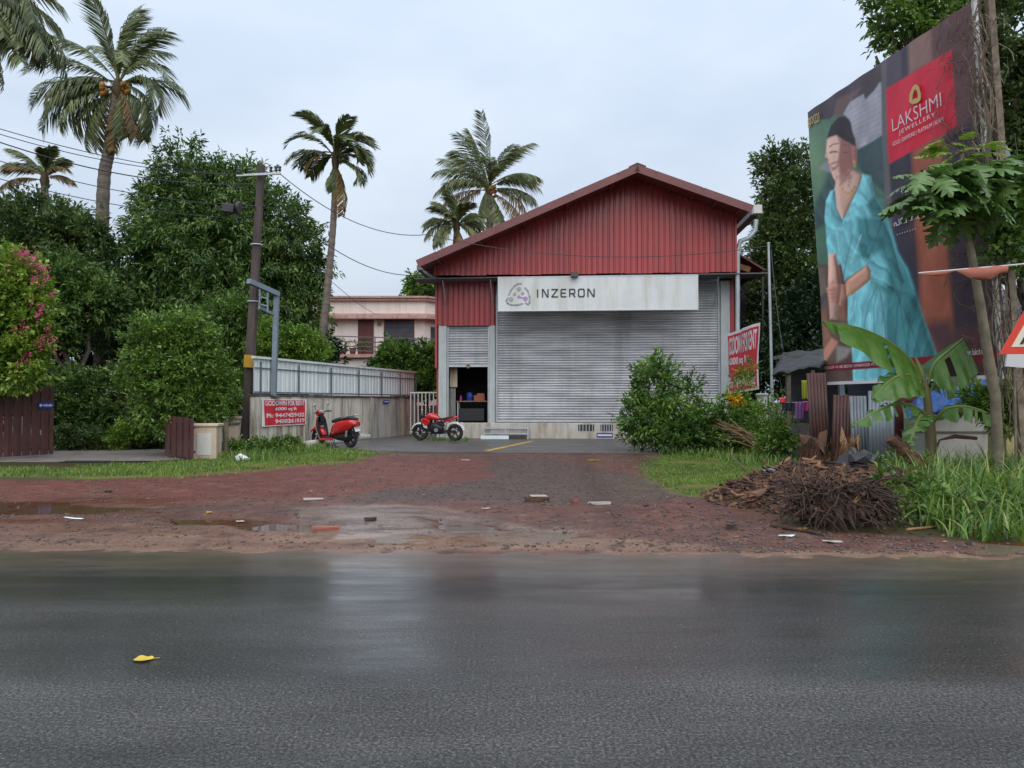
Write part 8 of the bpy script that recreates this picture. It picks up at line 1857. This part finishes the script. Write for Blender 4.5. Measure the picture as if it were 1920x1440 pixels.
# small things lying about
def crumple(nm, label, cat, loc, size, mat, seed, sub=(12, 8)):
    gg = random.Random(seed); mb = MB(); mb.ball((0, 0, size[2] * 0.8), size, *sub); mb.v = [(v[0] * (1 + .3 * gg.uniform(-1, 1)), v[1] * (1 + .3 * gg.uniform(-1, 1)), max(0, v[2] * (1 + .35 * gg.uniform(-1, 1)))) for v in mb.v]
    o = mb.build(nm, M[mat], None, loc); tag(o, label, cat); return o
hz_ = lambda x, y: gheight(x, y) + float(heap_h(np.array([x]), np.array([y]))[0])
q = P(1608, 893, 11.3); crumple('black_sack', 'crumpled black plastic sack on the heap behind the root ball', 'sack', (q.x, 11.3, hz_(q.x, 11.3) - 0.03), (0.28, 0.22, 0.13), 'tarp_black', 1)
q = P(1645, 884, 11.6); crumple('red_rag', 'small red rag lying on the heap right of the black sack', 'rag', (q.x, 11.6, hz_(q.x, 11.6) - 0.01), (0.13, 0.09, 0.04), 'banner_red', 2)
q = P(1450, 905, 11.4); crumple('blue_scrap', 'flat slate blue scrap of sheet on the left of the heap', 'scrap', (q.x, 11.4, hz_(q.x, 11.4) - 0.005), (0.13, 0.08, 0.02), 'steel_blue', 3)
gg = random.Random(6)
def chunk(nm, label, cat, px, py, size, mat, rz, dz=0.0):
    p = Gh(px, py); mb = MB(); w, d, h = size
    v = [Vector((sx * w / 2 * gg.uniform(.8, 1.1), sy * d / 2 * gg.uniform(.8, 1.1), h * sz * gg.uniform(.75, 1.1))) for sz in (0, 1) for sy in (-1, 1) for sx in (-1, 1)]
    mb.add(v, [(0, 2, 3, 1), (4, 5, 7, 6), (0, 1, 5, 4), (1, 3, 7, 5), (3, 2, 6, 7), (2, 0, 4, 6)]); o = mb.build(nm, M[mat], None, p + Vector((0, 0, 0.003 + dz)), (0, 0, rz)); tag(o, label, cat); return o
wc = chunk('wood_chunk', 'brown broken wood chunk with pale top lying mid lot', 'wood chunk', 1007, 944, (0.34, 0.2, 0.075), 'rot_wood', 0.1)
c2 = MB(); c2.box((0.02, 0.01, 0.085), (0.24, 0.12, 0.012), (0.05, 0.03, 0.15)); c2.build('pale_top', M['litter_pale'], wc)
chunk('brick_piece', 'small dark red brick piece right of the broken wood chunk', 'brick', 1078, 946, (0.10, 0.08, 0.05), 'terracotta', 0.4)
chunk('brick_piece', 'flat red brick fragment in the puddle left of centre', 'brick', 612, 994, (0.32, 0.12, 0.03), 'terracotta', 0.05)
chunk('stone_slab', 'pale flat stone slab on the lot right of the wood chunk', 'stone', 1125, 948, (0.30, 0.10, 0.035), 'litter_pale', 0.25)
chunk('stone_slab', 'pale flat stone at the left of the lot near the puddle', 'stone', 588, 941, (0.30, 0.12, 0.02), 'litter_pale', 0.1)
chunk('grey_stone', 'grey stone lying before the heap on the road side', 'stone', 1372, 997, (0.10, 0.09, 0.06), 'gravel', 0.3)
chunk('orange_tile', 'orange broken tile upright beside the root ball', 'tile', 1637, 980, (0.08, 0.03, 0.14), 'cloth_orange', 0.1)
chunk('dark_clod', 'small dark clod of mud on the wet grey flat', 'mud clod', 694, 977, (0.14, 0.09, 0.035), 'root_dark', 0.1)
chunk('dark_clod', 'dark mud clod on the red soil at far left', 'mud clod', 203, 929, (0.10, 0.07, 0.035), 'root_dark', 0.3)
def scrap(label, px, py, w, d, mat, rz, seed):
    gg = random.Random(seed); p = Gh(px, py); mb = MB(); n = 9; pts = [(w / 2 * math.cos(6.283 * k / n) * gg.uniform(.7, 1.1), d / 2 * math.sin(6.283 * k / n) * gg.uniform(.7, 1.1)) for k in range(n)]
    z = [0.012 + 0.012 * gg.random() for _ in pts]; mb.add([(0, 0, 0.02)] + [(q[0], q[1], zz) for q, zz in zip(pts, z)], [(0, 1 + k, 1 + (k + 1) % n) for k in range(n)]); o = mb.build('litter_scrap', M[mat], None, p, (0, 0, rz)); m_ = o.modifiers.new('t', 'SOLIDIFY'); m_.thickness = 0.004; tag(o, label, 'litter', 'scraps of litter on the lot'); return o
for i, (lb, px, py, w, d, mat) in enumerate((('thin white strip of litter at left near the puddle', 138, 978, 0.34, 0.05, 'banner_white'), ('cream scrap of litter on the red gravel left of the yellow line', 874, 865, 0.28, 0.22, 'litter_pale'), ('yellow green leaf litter on the right of the lot', 1113, 865, 0.30, 0.2, 'leaf_yellow'), ('pink scrap of paper in the middle of the lot', 912, 958, 0.14, 0.07, 'litter_pale'), ('blue grey plastic scrap beside the black branch', 1475, 1010, 0.22, 0.1, 'fence_white'), ('pinkish paper scrap before the root ball', 1562, 1020, 0.2, 0.08, 'litter_pale'), ('small yellow scrap beside the puddle', 392, 967, 0.09, 0.05, 'leaf_yellow'), ('pale torn paper among the puddle bricks', 450, 980, 0.14, 0.06, 'litter_pale'), ('white scrap on the mulch at the left end of the heap', 1372, 928, 0.12, 0.07, 'banner_white'), ('orange bright scrap on the soil before the root ball', 1505, 997, 0.2, 0.07, 'coconut'))):
    scrap(lb, px, py, w, d, mat, 0.2 * (i % 5 - 2), i)
# yellow leaf on the road
p = G(268, 1239); lf = empty('fallen_leaf', (p.x, p.y, 0.004), R(12), 'curled yellow leaf lying on the wet asphalt', 'leaf')
mb = MB(); n = 8; vs_ = []
for k in range(n + 1):
    t = k / n; w = 0.040 * math.sin(math.pi * min(1, t * 0.97)) ** 0.9; z = 0.003 + 0.004 * math.sin(t * 3.1); vs_ += [(-0.055 + 0.11 * t, -w, z + 0.003), (-0.055 + 0.11 * t, 0, z), (-0.055 + 0.11 * t, w, z + 0.012 * math.sin(t * 5) ** 2)]
mb.add(vs_, [(3 * k + j, 3 * k + 3 + j, 3 * k + 4 + j, 3 * k + 1 + j) for k in range(n) for j in range(2)]); mb.build('blade', M['leaf_yellow'], lf, smooth=True); MB().tube([(0.05, 0, 0.006), (0.085, 0.01, 0.004)], 0.0025, 5).build('stalk', M['line_yellow'], lf)
# branches
def branch(label, pts, r, mat, nm='fallen_branch'):
    q = [Gh(*p[:2]) + Vector((0, 0, p[2] if len(p) > 2 else r)) for p in pts]; mb = MB(); mb.tube([w - q[0] for w in q], [r * (1 - 0.5 * k / (len(q) - 1)) for k in range(len(q))], 6); o = mb.build(nm, M[mat], None, q[0]); tag(o, label, 'branch', 'fallen branches'); return o
branch('black wet branch lying before the root ball', [(1446, 992), (1480, 998), (1520, 1005), (1545, 1012)], 0.022, 'root_dark')
branch('grey twig lying on the right grass patch', [(1372, 870, .15), (1388, 880, .08), (1404, 890)], 0.018, 'bark')
branch('brown stick at the foot of the tall grass', [(1700, 1000), (1740, 996), (1784, 992)], 0.018, 'rot_light')
gg = random.Random(15); bp0 = Vector(at_ground(1400, 21.2)); dbp = empty('brushwood_pile', bp0, 0, 'pile of dry brown brushwood right of the big bush', 'brushwood')
for k in range(34):
    a = P(1345 + gg.uniform(-15, 25), 792 + gg.uniform(-8, 30), 21.4 + gg.uniform(-.4, .4)) - bp0; b = P(1440 + gg.uniform(-20, 12), 838 + gg.uniform(-14, 10), 20.8 + gg.uniform(-.4, .4)) - bp0; b.z = max(b.z, 0.03)
    m = a.lerp(b, 0.5) + Vector((0, 0, gg.uniform(-.03, .1))); MB().tube([a, m, b], [0.010, 0.014, 0.018], 5).build('stick', M['rot_light' if k % 3 else 'bark'], dbp)
p = Gh(1315, 843); mb = MB(); mb.box((0, 0, 0.28), (0.75, 0.12, 0.5), (R(12), R(4), 0)); tag(mb.build('white_slab', M['pipe_white'], None, p, bevel=0.02), 'broken white slab leaning behind the big bush', 'slab')

# fallen leaves and bits strewn over the lot (uncountable)
g = np.random.default_rng(40); n = 900; lx = g.uniform(-9, 7, n); ly = 7.8 + 14 * g.random(n) ** 1.4; pxl, pyl = proj(lx, ly, np.zeros(n)); ok = inpoly(pxl, pyl, LOT) & (ly > road_edge(lx) + 0.2); lx, ly = lx[ok], ly[ok]; n = len(lx)
leaf_v = [(-1, 0, 0), (0, -0.38, 0.12), (1, 0, 0.05), (0, 0.38, 0.12)]; ls = g.uniform(0.012, 0.04, n)
scatter_mesh('leaf_litter', leaf_v, [(0, 1, 2), (0, 2, 3)], np.stack([lx, ly, gheight_np(lx, ly) + 0.006], 1), np.stack([ls, ls, ls], 1), g.uniform(0, 6.28, n), g.uniform(-0.3, 0.3, n), M['leaf_litter'], rnd=g.random(n))
tag(bpy.data.objects['leaf_litter'], 'small fallen leaves and bits strewn over the lot', 'leaf litter')
